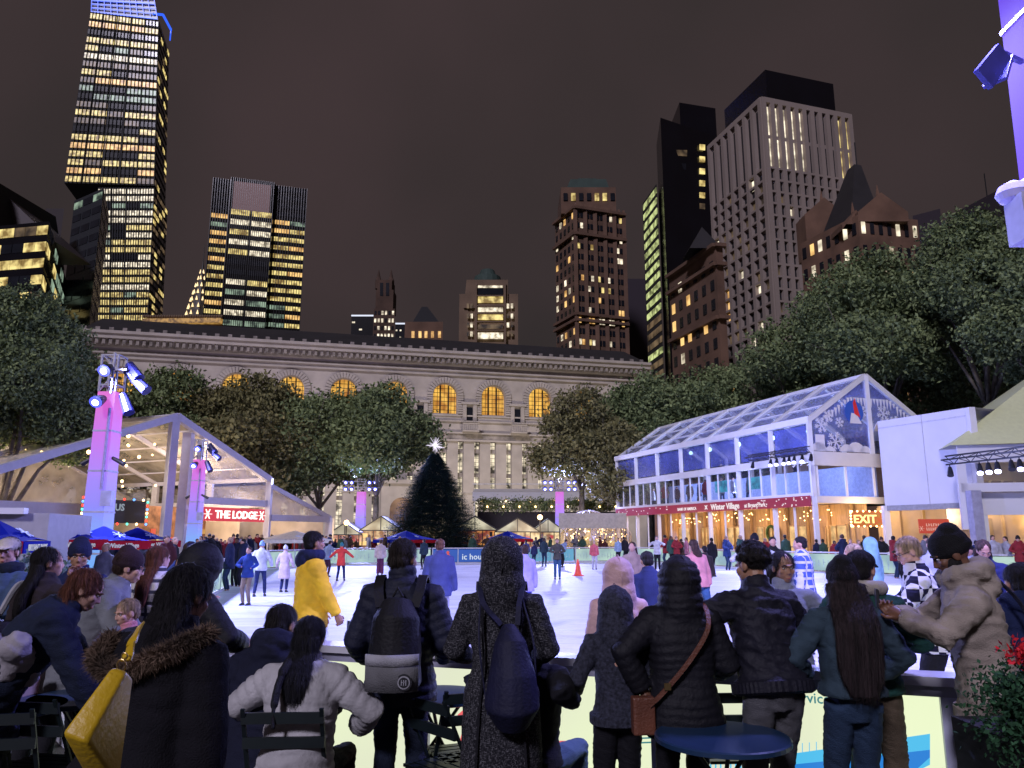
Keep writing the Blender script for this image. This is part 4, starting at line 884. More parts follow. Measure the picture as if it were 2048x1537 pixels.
truss(ta, tb, 'black lighting truss with bright lamps on the two-storey pavilion corner', [(.05, 0), (.36, 1), (.46, 1), (.58, 1), (.66, 1), (.74, 1), (.86, 1), (.99, 0)])
lamp('SPOT', (ta+tb)/2+Vector((-.8, -.6, -.5)), (2, 26, 0), 6500, BLUE, .5, 140, .8); lamp('POINT', tb+Vector((-3.2, -4.5, .5)), None, 900, (.30, .34, 1), .5); lamp('POINT', ta+Vector((-4, -3, .5)), None, 900, (.30, .34, 1), .5)  # the two point lamps are added to mimic blue spill on white fronts
# ================================================================ white fabric hall right of it
a0, a1 = at(1757, 870, 37.5), at(1938, 800, 33.2); z1 = 7.25; z0 = 3.15
WH = empty('tent_hall', (a0.x, a0.y, 0), 'plain white fabric hall wall between the pavilion and the right tent', 'tent hall')
def seg(mb, a, b, z0, z1, th, m): 
    d = (Vector((b.x, b.y, 0))-Vector((a.x, a.y, 0))).normalized(); n_ = Vector((-d.y, d.x, 0)); A = Vector((a.x, a.y, 0)); B = Vector((b.x, b.y, 0))
    if n_.y < 0: n_ = -n_
    mb.hexa([A+Vector((0, 0, z0)), B+Vector((0, 0, z0)), B+n_*th+Vector((0, 0, z0)), A+n_*th+Vector((0, 0, z0))], [A+Vector((0, 0, z1)), B+Vector((0, 0, z1)), B+n_*th+Vector((0, 0, z1)), A+n_*th+Vector((0, 0, z1))], m)
mb = MB(); seg(mb, a0, a1, z0, z1, .1, M_PVC); a2 = a1+Vector((9, 3.5, 0)); seg(mb, a1+Vector((.02, .6, 0)), a2+Vector((0, .6, 0)), z0+1, z1, .08, M_PVC); mb.build('fabric_wall', None, WH, loc=(a0.x, a0.y, 0)); mb = MB(); [mb.bar((a0.lerp(a1, t).x, a0.lerp(a1, t).y-.012, z0), (a0.lerp(a1, t).x, a0.lerp(a1, t).y-.012, z1), .05, .02) for t in (.5,)]; mb.bar((a0.x, a0.y-.015, z1-.35), (a1.x, a1.y-.015, z1-.35), .03, .04); mb.build('seams', mat('tent_seam', (.50, .50, .54), .6), WH, loc=(a0.x, a0.y, 0))
zr = 9.4; mb = MB(); bk = Vector((4.5, 11, 0))*.75
A, B = Vector((a0.x, a0.y, z1)), Vector((a1.x+.1, a1.y, z1)); B2 = Vector((a2.x, a2.y+.6, z1)); mb.faces([B, B2, B2+bk+Vector((0, 0, .3)), B+bk+Vector((0, 0, .3))], [(0, 1, 2, 3), (3, 2, 1, 0)], M_PVC); mb.hexa([A-Vector((0, 0, .02)), B-Vector((0, 0, .02)), B+bk+Vector((0, 0, -.02)), A+bk+Vector((0, 0, -.02))], [A, B, B+bk+Vector((0, 0, .3)), A+bk+Vector((0, 0, .3))], M_PVC); mb.build('roof', None, WH, loc=(a0.x, a0.y, 0))
mb = MB(); seg(mb, a0+Vector((-.1, .1, 0)), a1, z0-.25, z0, .2, mat('valance', (.3, .3, .3), .8)); mb.build('valance', None, WH, loc=(a0.x, a0.y, 0))
d_ = (a1-a0); d_.z = 0; d_.normalize(); n_ = Vector((-d_.y, d_.x, 0)); n_ = n_ if n_.y > 0 else -n_
M_OCH = mat('ochre_wall', (.60, .42, .20), .7, var=.15, scale=1)
mb = MB(); b0, b1 = a0+n_*2.5-d_*2.5, a1+n_*2.5+d_*.5; seg(mb, b0, b1, .02, z0+.1, .1, M_OCH)
for k in range(7): p = b0.lerp(b1, k/6); mb.bar((p.x, p.y-.05, 0), (p.x, p.y-.05, z0), .12, m=M_OCH)
mb.build('inner_wall', None, WH, loc=(a0.x, a0.y, 0))
for k in (0, 1): p = a0 if k == 0 else a1; mb = MB(); mb.bar((p.x, p.y, 0), (p.x, p.y, z1-.02 if k else z0), .28, m=M_WHITE); mb.build('post', None, WH, loc=(a0.x, a0.y, 0))
lamp('POINT', ((a0+a1)/2+n_*1.2).to_tuple()[:2]+(2.7,), None, 150, (1, .68, .32), .4); lamp('POINT', (a0-d_*2+n_*1.0).to_tuple()[:2]+(2.8,), None, 130, (1, .68, .32), .4)
# signs inside
s0 = at(1733, 1038, 37.2+1.0); S = empty('exit_sign', s0, 'red and yellow EXIT sign in the lit doorway', 'sign', 'signs under the halls')
mb = MB(); mb.box((0, 0, 0), (1.6, .06, .75), 0, emat('exit_red', (.9, .12, .02), .7, (1, .4, .05), 6, .7, 1.0)); mb.build('board', None, S)
mb = MB()
for k in range(26): a = k*math.pi/13; mb.ball((max(-.78, min(.78, 1.25*math.cos(a))), -.05, max(-.36, min(.36, .62*math.sin(a)))), .05, n=6, k=4)
mb.build('bulbs', E_BULB, S); text('EXIT', .55, (-.66, -.04, -.2), (1, 0, 0), (0, 0, 1), emat('exit_yellow', (1, .85, .3), 1.6), S, 'lettering', .02, font_w=2)
s1 = at(1868, 1053, 34.5); S = empty('banner_sign', s1, 'orange-red banner sign on the ochre wall under the white hall', 'sign', 'signs under the halls')
mb = MB(); mb.box((0, 0, 0), (1.35, .05, .62), .0, emat('banner_orange', (.75, .08, .03), .65)); mb.build('board', None, S)
mb = MB(); rr = random.Random(4)
for z, n in ((.06, 7), (-.12, 8)):
    for k in range(n): x = -.34+k*.68/(n-.5); mb.box((x, -.03, z), (.025, .012, .12)); mb.box((x+.03, -.03, z+rr.choice((-.05, .0, .05))), (.05, .012, .02))
mb.build('worn_lettering', MATS.get('soft_white') or emat('soft_white', (.9, .6, .5), .8), S)
mb = MB()
for x in (-.58, .58):
    for k in range(6): a = k*math.pi/3; mb.bar((x, -.035, -.1), (x+.12*math.cos(a), -.035, -.1+.12*math.sin(a)), .02, .01)
mb.build('snowflakes', MATS['soft_white'], S)
# ================================================================ right tent with window band
q0 = at(1912, 892, 33); ze = q0.z; RT = empty('marquee', (q0.x, q0.y, 0), 'white marquee with yellowish roof and clear window band at the right edge', 'marquee')
dv = Vector((1, -.28, 0)).normalized(); nv = Vector((.28, 1, 0)).normalized()
def rt(u_, v, z): return Vector((q0.x, q0.y, 0))+dv*u_+nv*v+Vector((0, 0, z))
mb = MB(); mb.faces([rt(-.3, -.3, ze), rt(15.3, -.3, ze), rt(15.3, 12, ze), rt(-.3, 12, ze), rt(7.5, 5.5, ze+5.6)], [(0, 1, 4), (1, 2, 4), (2, 3, 4), (3, 0, 4)], mat('cream_roof', (.62, .66, .38), .6, var=.05)); mb.build('roof', None, RT, loc=(q0.x, q0.y, 0))
mb = MB(); zf = at(1940, 978, 33).z; 
def rbox(mb, u0, u1, v0, v1, z0, z1, m=None): mb.hexa([rt(u0, v0, z0), rt(u1, v0, z0), rt(u1, v1, z0), rt(u0, v1, z0)], [rt(u0, v0, z1), rt(u1, v0, z1), rt(u1, v1, z1), rt(u0, v1, z1)], m)
rbox(mb, 0, 9, -.1, 0, ze-.75, ze-.01, M_PVC); rbox(mb, 0, 9, -.12, .02, zf-.15, zf+.22, M_PVC); rbox(mb, -.1, .25, -.12, .1, 2.0, ze-.76, M_PVC); rbox(mb, 0, 9, .3, .4, zf-1.1, zf-.16, M_PVC); mb.build('valance', None, RT, loc=(q0.x, q0.y, 0))
mb = MB(); mb.poly([rt(.3, 0, zf+.2), rt(9, 0, zf+.2), rt(9, 0, ze-.8), rt(.3, 0, ze-.8)], M_GLASS); mb.build('window', None, RT, loc=(q0.x, q0.y, 0))
mb = MB(); rbox(mb, .2, 9, 3.5, 3.6, 2, ze, mat('ribbed_lining', (.35, .34, .4), .8)); 
for k in range(16): a = rt(.5+k*.5, 3.4, zf+.3); mb.bar(a, a+dv*.7+Vector((0, 0, 1.2)), .08, m=M_PVC)
mb.build('lining', None, RT, loc=(q0.x, q0.y, 0))
mb = MB(); p = at(1948, 1000, 32.6); mb.bar((p.x, p.y, 0), (p.x, p.y, zf-.1), .42, m=mat('tent_post', (.33, .33, .42), .5)); mb.build('post', None, RT, loc=(q0.x, q0.y, 0))
mb = MB(); rbox(mb, 1, 9, 3.0, 3.1, .02, zf-1.2, M_OCH); [rbox(mb, 1+k*1.1, 1.12+k*1.1, 2.9, 3, 0, zf-1.1, M_WHITE) for k in range(8)]; mb.build('inner_wall', None, RT, loc=(q0.x, q0.y, 0))
lamp('POINT', rt(3, 1.5, 2.4), None, 90, (1, .7, .4), .4)
ta = at(1892, 930, 27.5); tb = at(2090, 908, 24.5)
truss(ta, tb, 'black lighting truss with bright lamps before the right marquee', [(.02, 0), (.34, 1), (.43, 1), (.52, 1), (.66, 0), (.74, 1), (.84, 1)])
lamp('SPOT', (ta+tb)/2+Vector((-.8, -.6, -.5)), (4, 20, 0), 6000, BLUE, .5, 150, .8); lamp('POINT', ta+Vector((-1.5, -2.5, .2)), None, 500, (.30, .34, 1), .5)  # added bare point lamp mimics spill from the truss heads
# flood fill on tents' white fronts comes from truss, column and added unseen point lamps
# ================================================================ trees
M_BARK = mat('plane_bark', (.16, .14, .11), .9, var=.4, scale=3, bump=.4)
def leafmat(name, a, b):
    m = mat(name, a, .75, var=0, spec=.2); t = m.node_tree; L = t.links; g = N(t, 'ShaderNodeNewGeometry'); co = N(t, 'ShaderNodeTexCoord')
    n = N(t, 'ShaderNodeTexNoise'); n.inputs['Scale'].default_value = .55; n.inputs['Detail'].default_value = 3; L.new(co.outputs['Object'], n.inputs['Vector'])
    ri = N(t, 'ShaderNodeMath', operation='MULTIPLY_ADD'); ri.inputs[1].default_value = .5; L.new(g.outputs['Random Per Island'], ri.inputs[0]); L.new(n.outputs['Fac'], ri.inputs[2])
    r = N(t, 'ShaderNodeValToRGB'); e = r.color_ramp.elements; e[0].position = .45; e[1].position = .95; e[0].color = list(a)+[1]; e[1].color = list(b)+[1]
    L.new(ri.outputs[0], r.inputs['Fac']); L.new(r.outputs['Color'], t.nodes['Principled BSDF'].inputs['Base Color']); return m
M_LEAF = leafmat('plane_leaves', (.07, .105, .045), (.24, .30, .13))
M_LEAFB = leafmat('plane_leaves_autumn', (.08, .085, .038), (.25, .235, .10))
def leaf_crown(name, lobes, n, size, m, root, seed):
    """lobes: (centre, radii); leaves near each lobe's surface in clumps"""
    rg = np.random.default_rng(seed); vols = np.array([l[1][0]*l[1][2] for l in lobes]); pr = vols/vols.sum()
    nc = n//34; ci = rg.choice(len(lobes), nc, p=pr); d = rg.normal(size=(nc, 3)); d /= np.linalg.norm(d, axis=1)[:, None]
    rad = rg.uniform(.45, 1.06, nc)**.6; cen = np.array([l[0] for l in lobes])[ci]; rr_ = np.array([l[1] for l in lobes])[ci]
    cl = cen+d*rr_*rad[:, None]; k = 34; P = np.repeat(cl, k, 0)+rg.normal(size=(nc*k, 3))*size*np.array([2.4, 2.4, 1.5])
    a = rg.normal(size=(len(P), 3)); a /= np.linalg.norm(a, axis=1)[:, None]; b = np.cross(a, rg.normal(size=(len(P), 3))); b /= np.linalg.norm(b, axis=1)[:, None]
    s = (size*rg.uniform(.5, 1.1, len(P)))[:, None]
    V = np.stack([P-a*s, P-b*s*.55, P+a*s, P+b*s*.55], 1).reshape(-1, 3)
    me = bpy.data.meshes.new(name); nf = len(P); me.vertices.add(nf*4); me.vertices.foreach_set('co', V.ravel().astype('f'))
    me.loops.add(nf*4); me.loops.foreach_set('vertex_index', np.arange(nf*4)); me.polygons.add(nf); me.polygons.foreach_set('loop_start', np.arange(nf)*4)
    me.update(calc_edges=True); me.materials.append(m); o = bpy.data.objects.new(name, me); C.objects.link(o); o.parent = root; return o
def plane_tree(x, y, hgt, wid, label, seed, base=.35, n=26000, size=.26, m=None, lean=0):
    m = m or M_LEAF; rg = random.Random(seed); r = empty('plane_tree', (x, y, 0), label, 'tree', 'plane trees round the park'); r.rotation_euler.z = 0
    mb = MB(); tr = [(0, 0, 0), (lean*.2, .1, hgt*base*.5), (lean*.5, 0, hgt*base)]; mb.tube(tr, [.34, .26, .22], 9, M_BARK)
    lobes = []
    for k in range(9):
        a = k*2.4+rg.random(); rr_ = wid*.5*math.sqrt((k+.6)/9)*.72; zz = hgt*(base+.18+(1-base-.30)*rg.random()*(1.1-.55*(rr_/(wid*.5))))
        c = (lean+rr_*math.cos(a), rr_*math.sin(a), zz); q = wid*rg.uniform(.17, .25); lobes.append((c, (q, q, q*rg.uniform(.62, .85))))
        p0 = Vector(tr[2]); p2 = Vector(c); p1 = p0.lerp(p2, .5)+Vector((rg.uniform(-.5, .5), rg.uniform(-.5, .5), rg.uniform(.2, .9)))
        mb.tube([p0, p1, p2], [.16, .09, .04], 6, M_BARK)
        for j in range(5): e = p2+Vector((rg.uniform(-1, 1)*q, rg.uniform(-1, 1)*q, rg.uniform(-.5, .8)*q)); mb.tube([p1.lerp(p2, .3+.12*j), e], [.05, .015], 5, M_BARK)
    lobes.append(((lean, 0, hgt*.84), (wid*.24, wid*.24, hgt*.15)))
    mb.build('trunk', None, r, smooth=True); leaf_crown('crown', lobes, n, size, m, r, seed); return r
def tree_px(px, pytop, Y, wpx, *a, **k):
    t = at(px, pytop, Y); return plane_tree(t.x, Y, t.z, wpx/1540*Y, *a, **k)
tree_px(50, 575, 38, 400, 'huge dark tree at the far left edge before the stepped glass block', 1, base=.12, n=80000, size=.125)
tree_px(-60, 560, 46, 330, 'tall tree crown cut by the left picture edge', 2, base=.3, n=26000, size=.2)
tree_px(135, 700, 62, 330, 'dark tree behind the big light column at the left', 3, base=.2, n=26000)
tree_px(350, 738, 66, 290, 'broad tree behind the peak of the glass tent', 4, base=.2, n=34000, size=.22)
tree_px(520, 752, 68, 290, 'broad tree in front of the leftmost visible lit arch', 5, base=.26, n=42000, size=.22, m=M_LEAFB)
tree_px(650, 785, 70, 300, 'tree filling the gap left of the christmas tree', 6, base=.28, n=36000, size=.22)
tree_px(760, 768, 66, 235, 'tree overlapping the lit arches just left of the christmas tree', 7, base=.34, n=36000, size=.22)
tree_px(450, 840, 60, 200, 'lower tree between glass tent roof and library slots', 8, base=.35, n=16000, m=M_LEAFB)
tree_px(1160, 775, 66, 230, 'thinner tree right of the last bright arched window', 9, base=.38, n=24000, size=.2, m=M_LEAFB)
tree_px(1290, 745, 72, 270, 'tree at the library corner above the pavilion end', 10, base=.3, n=30000, size=.22)
tree_px(1420, 735, 70, 260, 'dark tree behind the middle of the pavilion roof', 11, base=.3, n=26000, size=.22)
tree_px(1570, 640, 66, 330, 'tree with rising crown left of the great right tree', 12, base=.35, n=40000, size=.21)
tree_px(1740, 505, 58, 420, 'great tree with pale bare limbs behind the pavilion peak', 13, base=.42, n=60000, size=.2)
tree_px(1930, 425, 52, 420, 'tallest tree rising above the white fabric hall', 14, base=.42, n=60000, size=.19)
tree_px(2090, 480, 44, 330, 'tree at the right edge behind the violet column', 15, base=.42, n=36000, size=.17)
tree_px(1240, 880, 62, 150, 'small tree with twisted trunk beside the pavilion end', 16, base=.4, n=12000, size=.2, m=M_LEAFB)
tree_px(1840, 640, 66, 400, 'tree showing lit windows through gaps above the fabric hall', 18, base=.3, n=26000, size=.22)
# ---------------------------------------------------------------- christmas tree
ct = at(870, 905, 60); r = empty('christmas_tree', (ct.x, 60, 0), 'tall dark unlit christmas tree with white starburst on its tip', 'christmas tree')
HT = ct.z; RW = 110/1540*60
mb = MB(); mb.tube([(0, 0, 0), (0, 0, HT*.96)], [.22, .04], 8, M_BARK); mb.build('trunk', None, r)
rg = np.random.default_rng(4); nb = 10500; M_FIR = leafmat('fir_needles', (.012, .034, .036), (.045, .10, .105)); vs = []; fs = []
t = rg.uniform(0, 1, nb)**.62; 
for i in range(nb):
    f = 1-t[i]; z0 = .9+(HT-1.0)*f; L = RW*(t[i]**.78)*rg.uniform(.78, 1.08)+.12; a = rg.uniform(0, 2*math.pi); ca, sa = math.cos(a), math.sin(a); r0 = L*rg.uniform(.35, .6)
    nn_ = 9
    for k in range(nn_):
        u_ = r0+(L-r0)*k/(nn_-1); z = z0-.22*u_+.10*(u_/L)**2*L; w_ = .30*(1-.5*k/nn_); tw = a+rg.normal()*.12; x, y = u_*math.cos(tw), u_*math.sin(tw)
        for s_ in range(2):
            b_ = tw+rg.normal()*.9; up_ = rg.uniform(-.15, .35); i0 = len(vs)
            dx, dy = math.cos(b_)*w_, math.sin(b_)*w_; vs += [(x, y, z), (x+dx*.5-dy*.16, y+dy*.5+dx*.16, z+up_*w_*.5), (x+dx, y+dy, z+up_*w_), (x+dx*.5+dy*.16, y+dy*.5-dx*.16, z+up_*w_*.5)]; fs.append((i0, i0+1, i0+2, i0+3))
mb = MB(); mb.faces(vs, fs, M_FIR); mb.build('branches', None, r)
mb = MB(); rr = random.Random(2); S_ = Vector((0, 0, HT+.55)); E_STAR = emat('star_light', (.85, .78, .95), 1.3)
for k in range(46):
    z = rr.uniform(-1, 1); a = rr.uniform(0, 6.28); q = math.sqrt(1-z*z); l_ = rr.uniform(.40, .78); mb.tube([S_, S_+Vector((q*math.cos(a)*l_, q*math.sin(a)*l_, z*l_))], [.03, .012], 4, E_STAR)
mb.ball(S_, .14, E_STAR); mb.build('starburst', None, r)
# ================================================================ the lodge: long clear-roofed gabled tent on the left
dT = Vector((.42, .9075, 0)); nT = Vector((-.9075, .42, 0)); AP = Vector((-18.5, 42, 0)); AP = AP+dT*.0
LO = empty('lodge_tent', AP, 'clear roofed white gabled tent glowing inside with red lettered sign', 'tent')
def lo_(d, n, z): return AP+dT*d+nT*n+Vector((0, 0, z))
ZA, ZEv, WL, WR = 8.2, 5.2, 11.5, 7.6
M_FR = mat('tent_frame', (.58, .56, .62), .45, var=.05)
sl = (ZA-ZEv)/WR; zl = ZA-sl*WL
mb = MB(); DEP = 20
for n_ in (0, 5, 10, 15, 20):
    w_ = .34 if n_ == 0 else .2
    mb.bar(lo_(0, n_, ZA), lo_(WR, n_, ZEv), w_, w_*1.1); mb.bar(lo_(0, n_, ZA), lo_(-WL, n_, zl), w_, w_*1.1)
    mb.bar(lo_(WR, n_, 0), lo_(WR, n_, ZEv+.1), .36)
    if n_: mb.bar(lo_(-1.0, n_, ZA-1.0), lo_(-WL, n_, zl-.2), .1)
mb.bar(lo_(-.1, 0, 0), lo_(-.1, 0, ZA), .5, .3, up=nT); mb.bar(lo_(1.5, .6, 0), lo_(1.5, .6, ZA-.7), .5); mb.bar(lo_(2.3, .5, 0), lo_(2.3, .5, ZA-1.1), .25)
mb.bar(lo_(1.5, 0, 3.7), lo_(WR, 0, 3.7), .2, .4); mb.bar(lo_(-WL, 3, 3.1), lo_(0, 3, 3.1), .1, .55)
mb.bar(lo_(WR, 0, ZEv), lo_(WR, DEP, ZEv), .2, .25); mb.bar(lo_(0, 0, ZA), lo_(0, DEP, ZA), .25); mb.bar(lo_(WR, 0, 3.7), lo_(WR, DEP, 3.7), .2, .4)
for k in range(1, 5): t = k/5; mb.bar(lo_(WR*t, 0, ZA-sl*WR*t), lo_(WR*t, DEP, ZA-sl*WR*t), .08); mb.bar(lo_(-WL*t, 0, ZA-sl*WL*t), lo_(-WL*t, DEP, ZA-sl*WL*t), .08)
mb.build('frame', M_FR, LO, loc=AP)
M_RF = film('warm_film', (.75, .68, .60), .46, .08)
for s_, w_ in ((1, WR), (-1, WL)):
    for k in range(4):
        mb = MB(); n0, n1 = k*5+.1, k*5+4.9; mb.poly([lo_(0, n0, ZA+.12), lo_(0, n1, ZA+.12), lo_(s_*w_, n1, ZA-sl*w_+.12), lo_(s_*w_, n0, ZA-sl*w_+.12)], M_RF); mb.build('roof_panel', None, LO, loc=AP)
mb = MB(); mb.poly([lo_(2.4, .05, 3.9), lo_(WR-.2, .05, 3.9), lo_(WR-.2, .05, ZEv-.1), lo_(2.4, .05, ZA-sl*2.4-.15)], film('gable_film', (.62, .6, .66), .40, .12)); mb.build('gable_window', None, LO, loc=AP)
# side bay to the right, beyond
mb = MB(); BW = 6.2; z0_, z1_ = 4.5, 2.95
mb.bar(lo_(WR+.2, 0, z0_+.3), lo_(WR+BW, 0, z1_), .22, .28); mb.bar(lo_(WR+.2, 0, z1_-.1), lo_(WR+BW, 0, z1_-.1), .3, .4); mb.bar(lo_(WR+BW, 0, 0), lo_(WR+BW, 0, z1_), .5); mb.bar(lo_(WR+BW, 0, z1_), lo_(WR+BW, 15, z1_), .25)
mb.build('side_bay', M_FR, LO, loc=AP)
mb = MB(); mb.poly([lo_(WR+.3, .05, z1_), lo_(WR+BW-.3, .05, z1_), lo_(WR+.3, .05, z0_+.1)], M_RF); mb.poly([lo_(WR+.2, 0, z0_+.4), lo_(WR+BW, 0, z1_+.15), lo_(WR+BW, 15, z1_+.15), lo_(WR+.2, 15, z0_+.4)], M_RF); mb.build('side_bay_roof', None, LO, loc=AP)
mb = MB(); M_LIN = mat('warm_lining', (.50, .42, .34), .8, var=.3, scale=.6)
mb.poly([lo_(-WL, 14, 0), lo_(WR+BW, 14, 0), lo_(WR+BW, 14, 2.9), lo_(-WL, 14, 2.9)], M_LIN); mb.poly([lo_(-WL, 14, 2.9), lo_(WR+BW, 14, 2.9), lo_(WR, 14, ZEv-.3), lo_(0, 14, ZA-.3), lo_(-WL, 14, zl-.2)], M_RF); mb.poly([lo_(WR+BW-.2, .4, 0), lo_(WR+BW-.2, 14, 0), lo_(WR+BW-.2, 14, 2.9), lo_(WR+BW-.2, .4, 2.9)], M_LIN); mb.poly([lo_(WR-.25, 2, 0), lo_(WR-.25, 14, 0), lo_(WR-.25, 14, 3.5), lo_(WR-.25, 2, 3.5)], M_LIN); mb.build('back_wall', None, LO, loc=AP)
mb = MB(); mb.bar(lo_(2.4, .2, .55), lo_(WR-.3, .2, .55), .2, 1.1, m=mat('lodge_counter', (.12, .08, .06), .7)); mb.bar(lo_(2.3, 5, 1.8), lo_(WR, 5, 1.8), .2, 3.4, m=mat('bar_back', (.25, .12, .06), .7, var=.5, scale=3)); mb.build('bar_counter', None, LO, loc=AP)
for k in range(10):
    mb = MB(); c = lo_(2.8+k*.48, 4.85, 1.5+.5*(k % 2)); mb.box(c, (.34, .06, .3), math.atan2(dT.y, dT.x), (W_WARM, emat('shelf_red', (.9, .1, .04), .8), W_YEL)[k % 3]); mb.build('shelf_light', None, LO, loc=AP)
rr = random.Random(12)
for k in range(56):
    d_ = rr.uniform(-WL+.5, WR-.5); mb = MB(); mb.ball(lo_(d_, rr.uniform(1, 13), ZA-sl*abs(d_)-.35-rr.random()*.5), .06+.05*rr.random(), E_BULB, n=6, k=5); mb.build('bulb', None, LO, loc=AP)
for d_, n_, z, e in ((-7, 5, 3.4, 900), (-2, 6, 5.3, 1100), (4, 1.2, 2.6, 380), (4.5, 3, 5.2, 600), (9.5, 4, 2.4, 420), (-9, 9, 2.6, 600)): lamp('POINT', lo_(d_, n_, z), None, e, (1, .76, .54), .5)
# sign
M_RB = emat('sign_red', (1, .03, .05), .62, sample=True); SG = empty('lodge_sign', lo_(2.5, -.25, 3.0), 'red lit sign with white THE LODGE lettering and snowflakes', 'sign')
mb = MB(); A_, B_ = lo_(2.2, -.15, 2.95), lo_(7.15, -.15, 2.95); mb.bar(A_, B_, .06, .78, m=M_RB); mb.build('board', None, SG, loc=SG.location)
E_SW = emat('letter_white', (1, .9, .82), 1.7)
t = text('THE LODGE', .62, lo_(3.12, -.2, 2.74), dT, (0, 0, 1), E_SW, SG, 'lettering', .03, font_w=2.2); t.location = -SG.location; t.scale.z = 1
mb = MB()
for d_ in (2.55, 6.85):
    for k in range(3): a = k*math.pi/3; v = dT*math.cos(a)*.3+Vector((0, 0, math.sin(a)*.3)); mb.bar(lo_(d_, -.21, 2.95)-v, lo_(d_, -.21, 2.95)+v, .07, .03)
mb.build('snowflakes', E_SW, SG, loc=SG.location)
SG2 = empty('food_sign', lo_(-2.6, 2.0, 3.0), 'black food stall sign ringed with coloured bulbs inside the tent', 'sign')
mb = MB(); mb.bar(lo_(-3.6, 1.9, 3.0), lo_(.1, 1.9, 3.0), .06, 1.2, m=M_DARK); mb.build('board', None, SG2, loc=SG2.location)
text('FAMOUS', .5, lo_(-3.2, 1.85, 3.05), dT, (0, 0, 1), emat('chalk_white', (.5, .6, .7), .5), SG2, 'lettering', .01, font_w=2).location = -SG2.location
cols = [emat('bulb_red', (1, .05, .03), 3), emat('bulb_blue', (.1, .3, 1), 3), E_BULB, emat('bulb_teal', (.1, .9, .6), 2.5)]
for k in range(26):
    t = k/26*4; s_, f_ = int(t), t % 1; p = ((-3.7+3.9*f_, 3.65), (.2, 3.65-1.3*f_), (.2-3.9*f_, 2.35), (-3.7, 2.35+1.3*f_))[s_]; mb = MB(); mb.ball(lo_(p[0], 1.85, p[1]), .07, cols[k % 4], n=6, k=4); mb.build('bulb', None, SG2, loc=SG2.location)
# ================================================================ umbrellas
M_UB = mat('umbrella_blue', (.006, .015, .26), .9, var=.1, scale=3, spec=.08); M_UR = mat('umbrella_red', (.36, .010, .02), .9, var=.1, spec=.08)
def umbrella(x, y, z, rad, label, txt=False, ang=.4, drop_=.55):
    r = empty('umbrella', (x, y, 0), label, 'umbrella', 'blue and red umbrellas by the rink'); r.rotation_euler.z = ang
    mb = MB(); mb.tube([(0, 0, 0), (0, 0, z)], .035, 8, mat('umbrella_pole', (.6, .6, .62), .4)); mb.build('pole', None, r)
    n = 4; c = [Vector((rad*math.cos(math.pi*(2*k+1)/n), rad*math.sin(math.pi*(2*k+1)/n), z-drop_)) for k in range(n)]; ap = Vector((0, 0, z))
    mb = MB()
    for k in range(n):
        a, b = c[k], c[(k+1) % n]; m_ = (a+b)/2-Vector((0, 0, -.04)); mb.faces([ap, a, m_, b, ap*.5+a*.5-Vector((0, 0, .07)), ap*.5+b*.5-Vector((0, 0, .07))], [(0, 4, 2), (4, 1, 2), (0, 2, 5), (5, 2, 3)])
    mb.build('canopy', M_UB, r)
    for k in range(n):
        a, b = c[k], c[(k+1) % n]; mb = MB(); dn = Vector((0, 0, -.2)); ou = ((a+b)/2); ou.z = 0; ou = ou.normalized()*.02; mb.hexa([a+dn, b+dn, b+dn+ou, a+dn+ou], [a, b, b+ou, a+ou], M_UR if k % 2 == 0 else M_UB); vl = mb.build('valance', None, r)
        d = (b-a).normalized()
        s = 'BRYANT PARK' if k % 2 else 'Winter Village'
        if txt and d.x*math.cos(ang)-d.y*math.sin(ang) > -9:
            t = text(s, .15, a+d*((b-a).length*.5-.5)+dn+ou*1.4+Vector((0, 0, .045)), d, (0, 0, 1), emat('umbrella_white', (.7, .75, .9), .45), vl, 'lettering', .004, font_w=1.5)
        mc = (ap+a+b)/3; nn__ = (a-ap).cross(b-ap).normalized(); nn__ = nn__ if nn__.z > 0 else -nn__
        fl = MB(); ux = d; uy = nn__.cross(ux)
        for q in range(3): an = q*math.pi/3; v = (ux*math.cos(an)+uy*math.sin(an))*.16; fl.bar(mc+nn__*.03-v, mc+nn__*.03+v, .03, .012, up=nn__)
        fl.build('snowflake_print', mat('umbrella_print', (.5, .6, .8), .6), r)
    return r
def umb_px(px, py, Y, wpx, label, **k):
    t = at(px, py, Y); return umbrella(t.x, Y, t.z, wpx/1540*Y/2*1.15, label, **k)
umb_px(-8, 1038, 13.5, 190, 'blue umbrella with white lettering at the left edge', txt=True, ang=.25, drop_=.38)
umb_px(108, 1040, 17, 170, 'blue umbrella with red valance left of the big light column', txt=True, ang=1.35, drop_=.42)
umb_px(208, 1052, 19, 150, 'blue and red umbrella just right of the big light column', txt=True, ang=1.2, drop_=.36)
umb_px(275, 1055, 24, 140, 'smaller blue and red umbrella below the coloured bulb sign', txt=True, ang=1.1, drop_=.4)
umb_px(812, 1062, 53, 110, 'blue umbrella left of the christmas tree foot', drop_=.6, ang=.9)
umb_px(1016, 1062, 54, 95, 'blue umbrella right of the christmas tree foot', drop_=.55, ang=.3)
t = at(590, 1062, 46); u = umbrella(t.x, 46, t.z, 2.6, 'plain white umbrella under the side bay of the tent', drop_=.5, ang=.4)
for c_ in u.children:
    if c_.name[:4] in ('cano', 'vala'):
        c_.data.materials.clear(); c_.data.materials.append(mat('umbrella_canvas', (.55, .52, .45), .7))
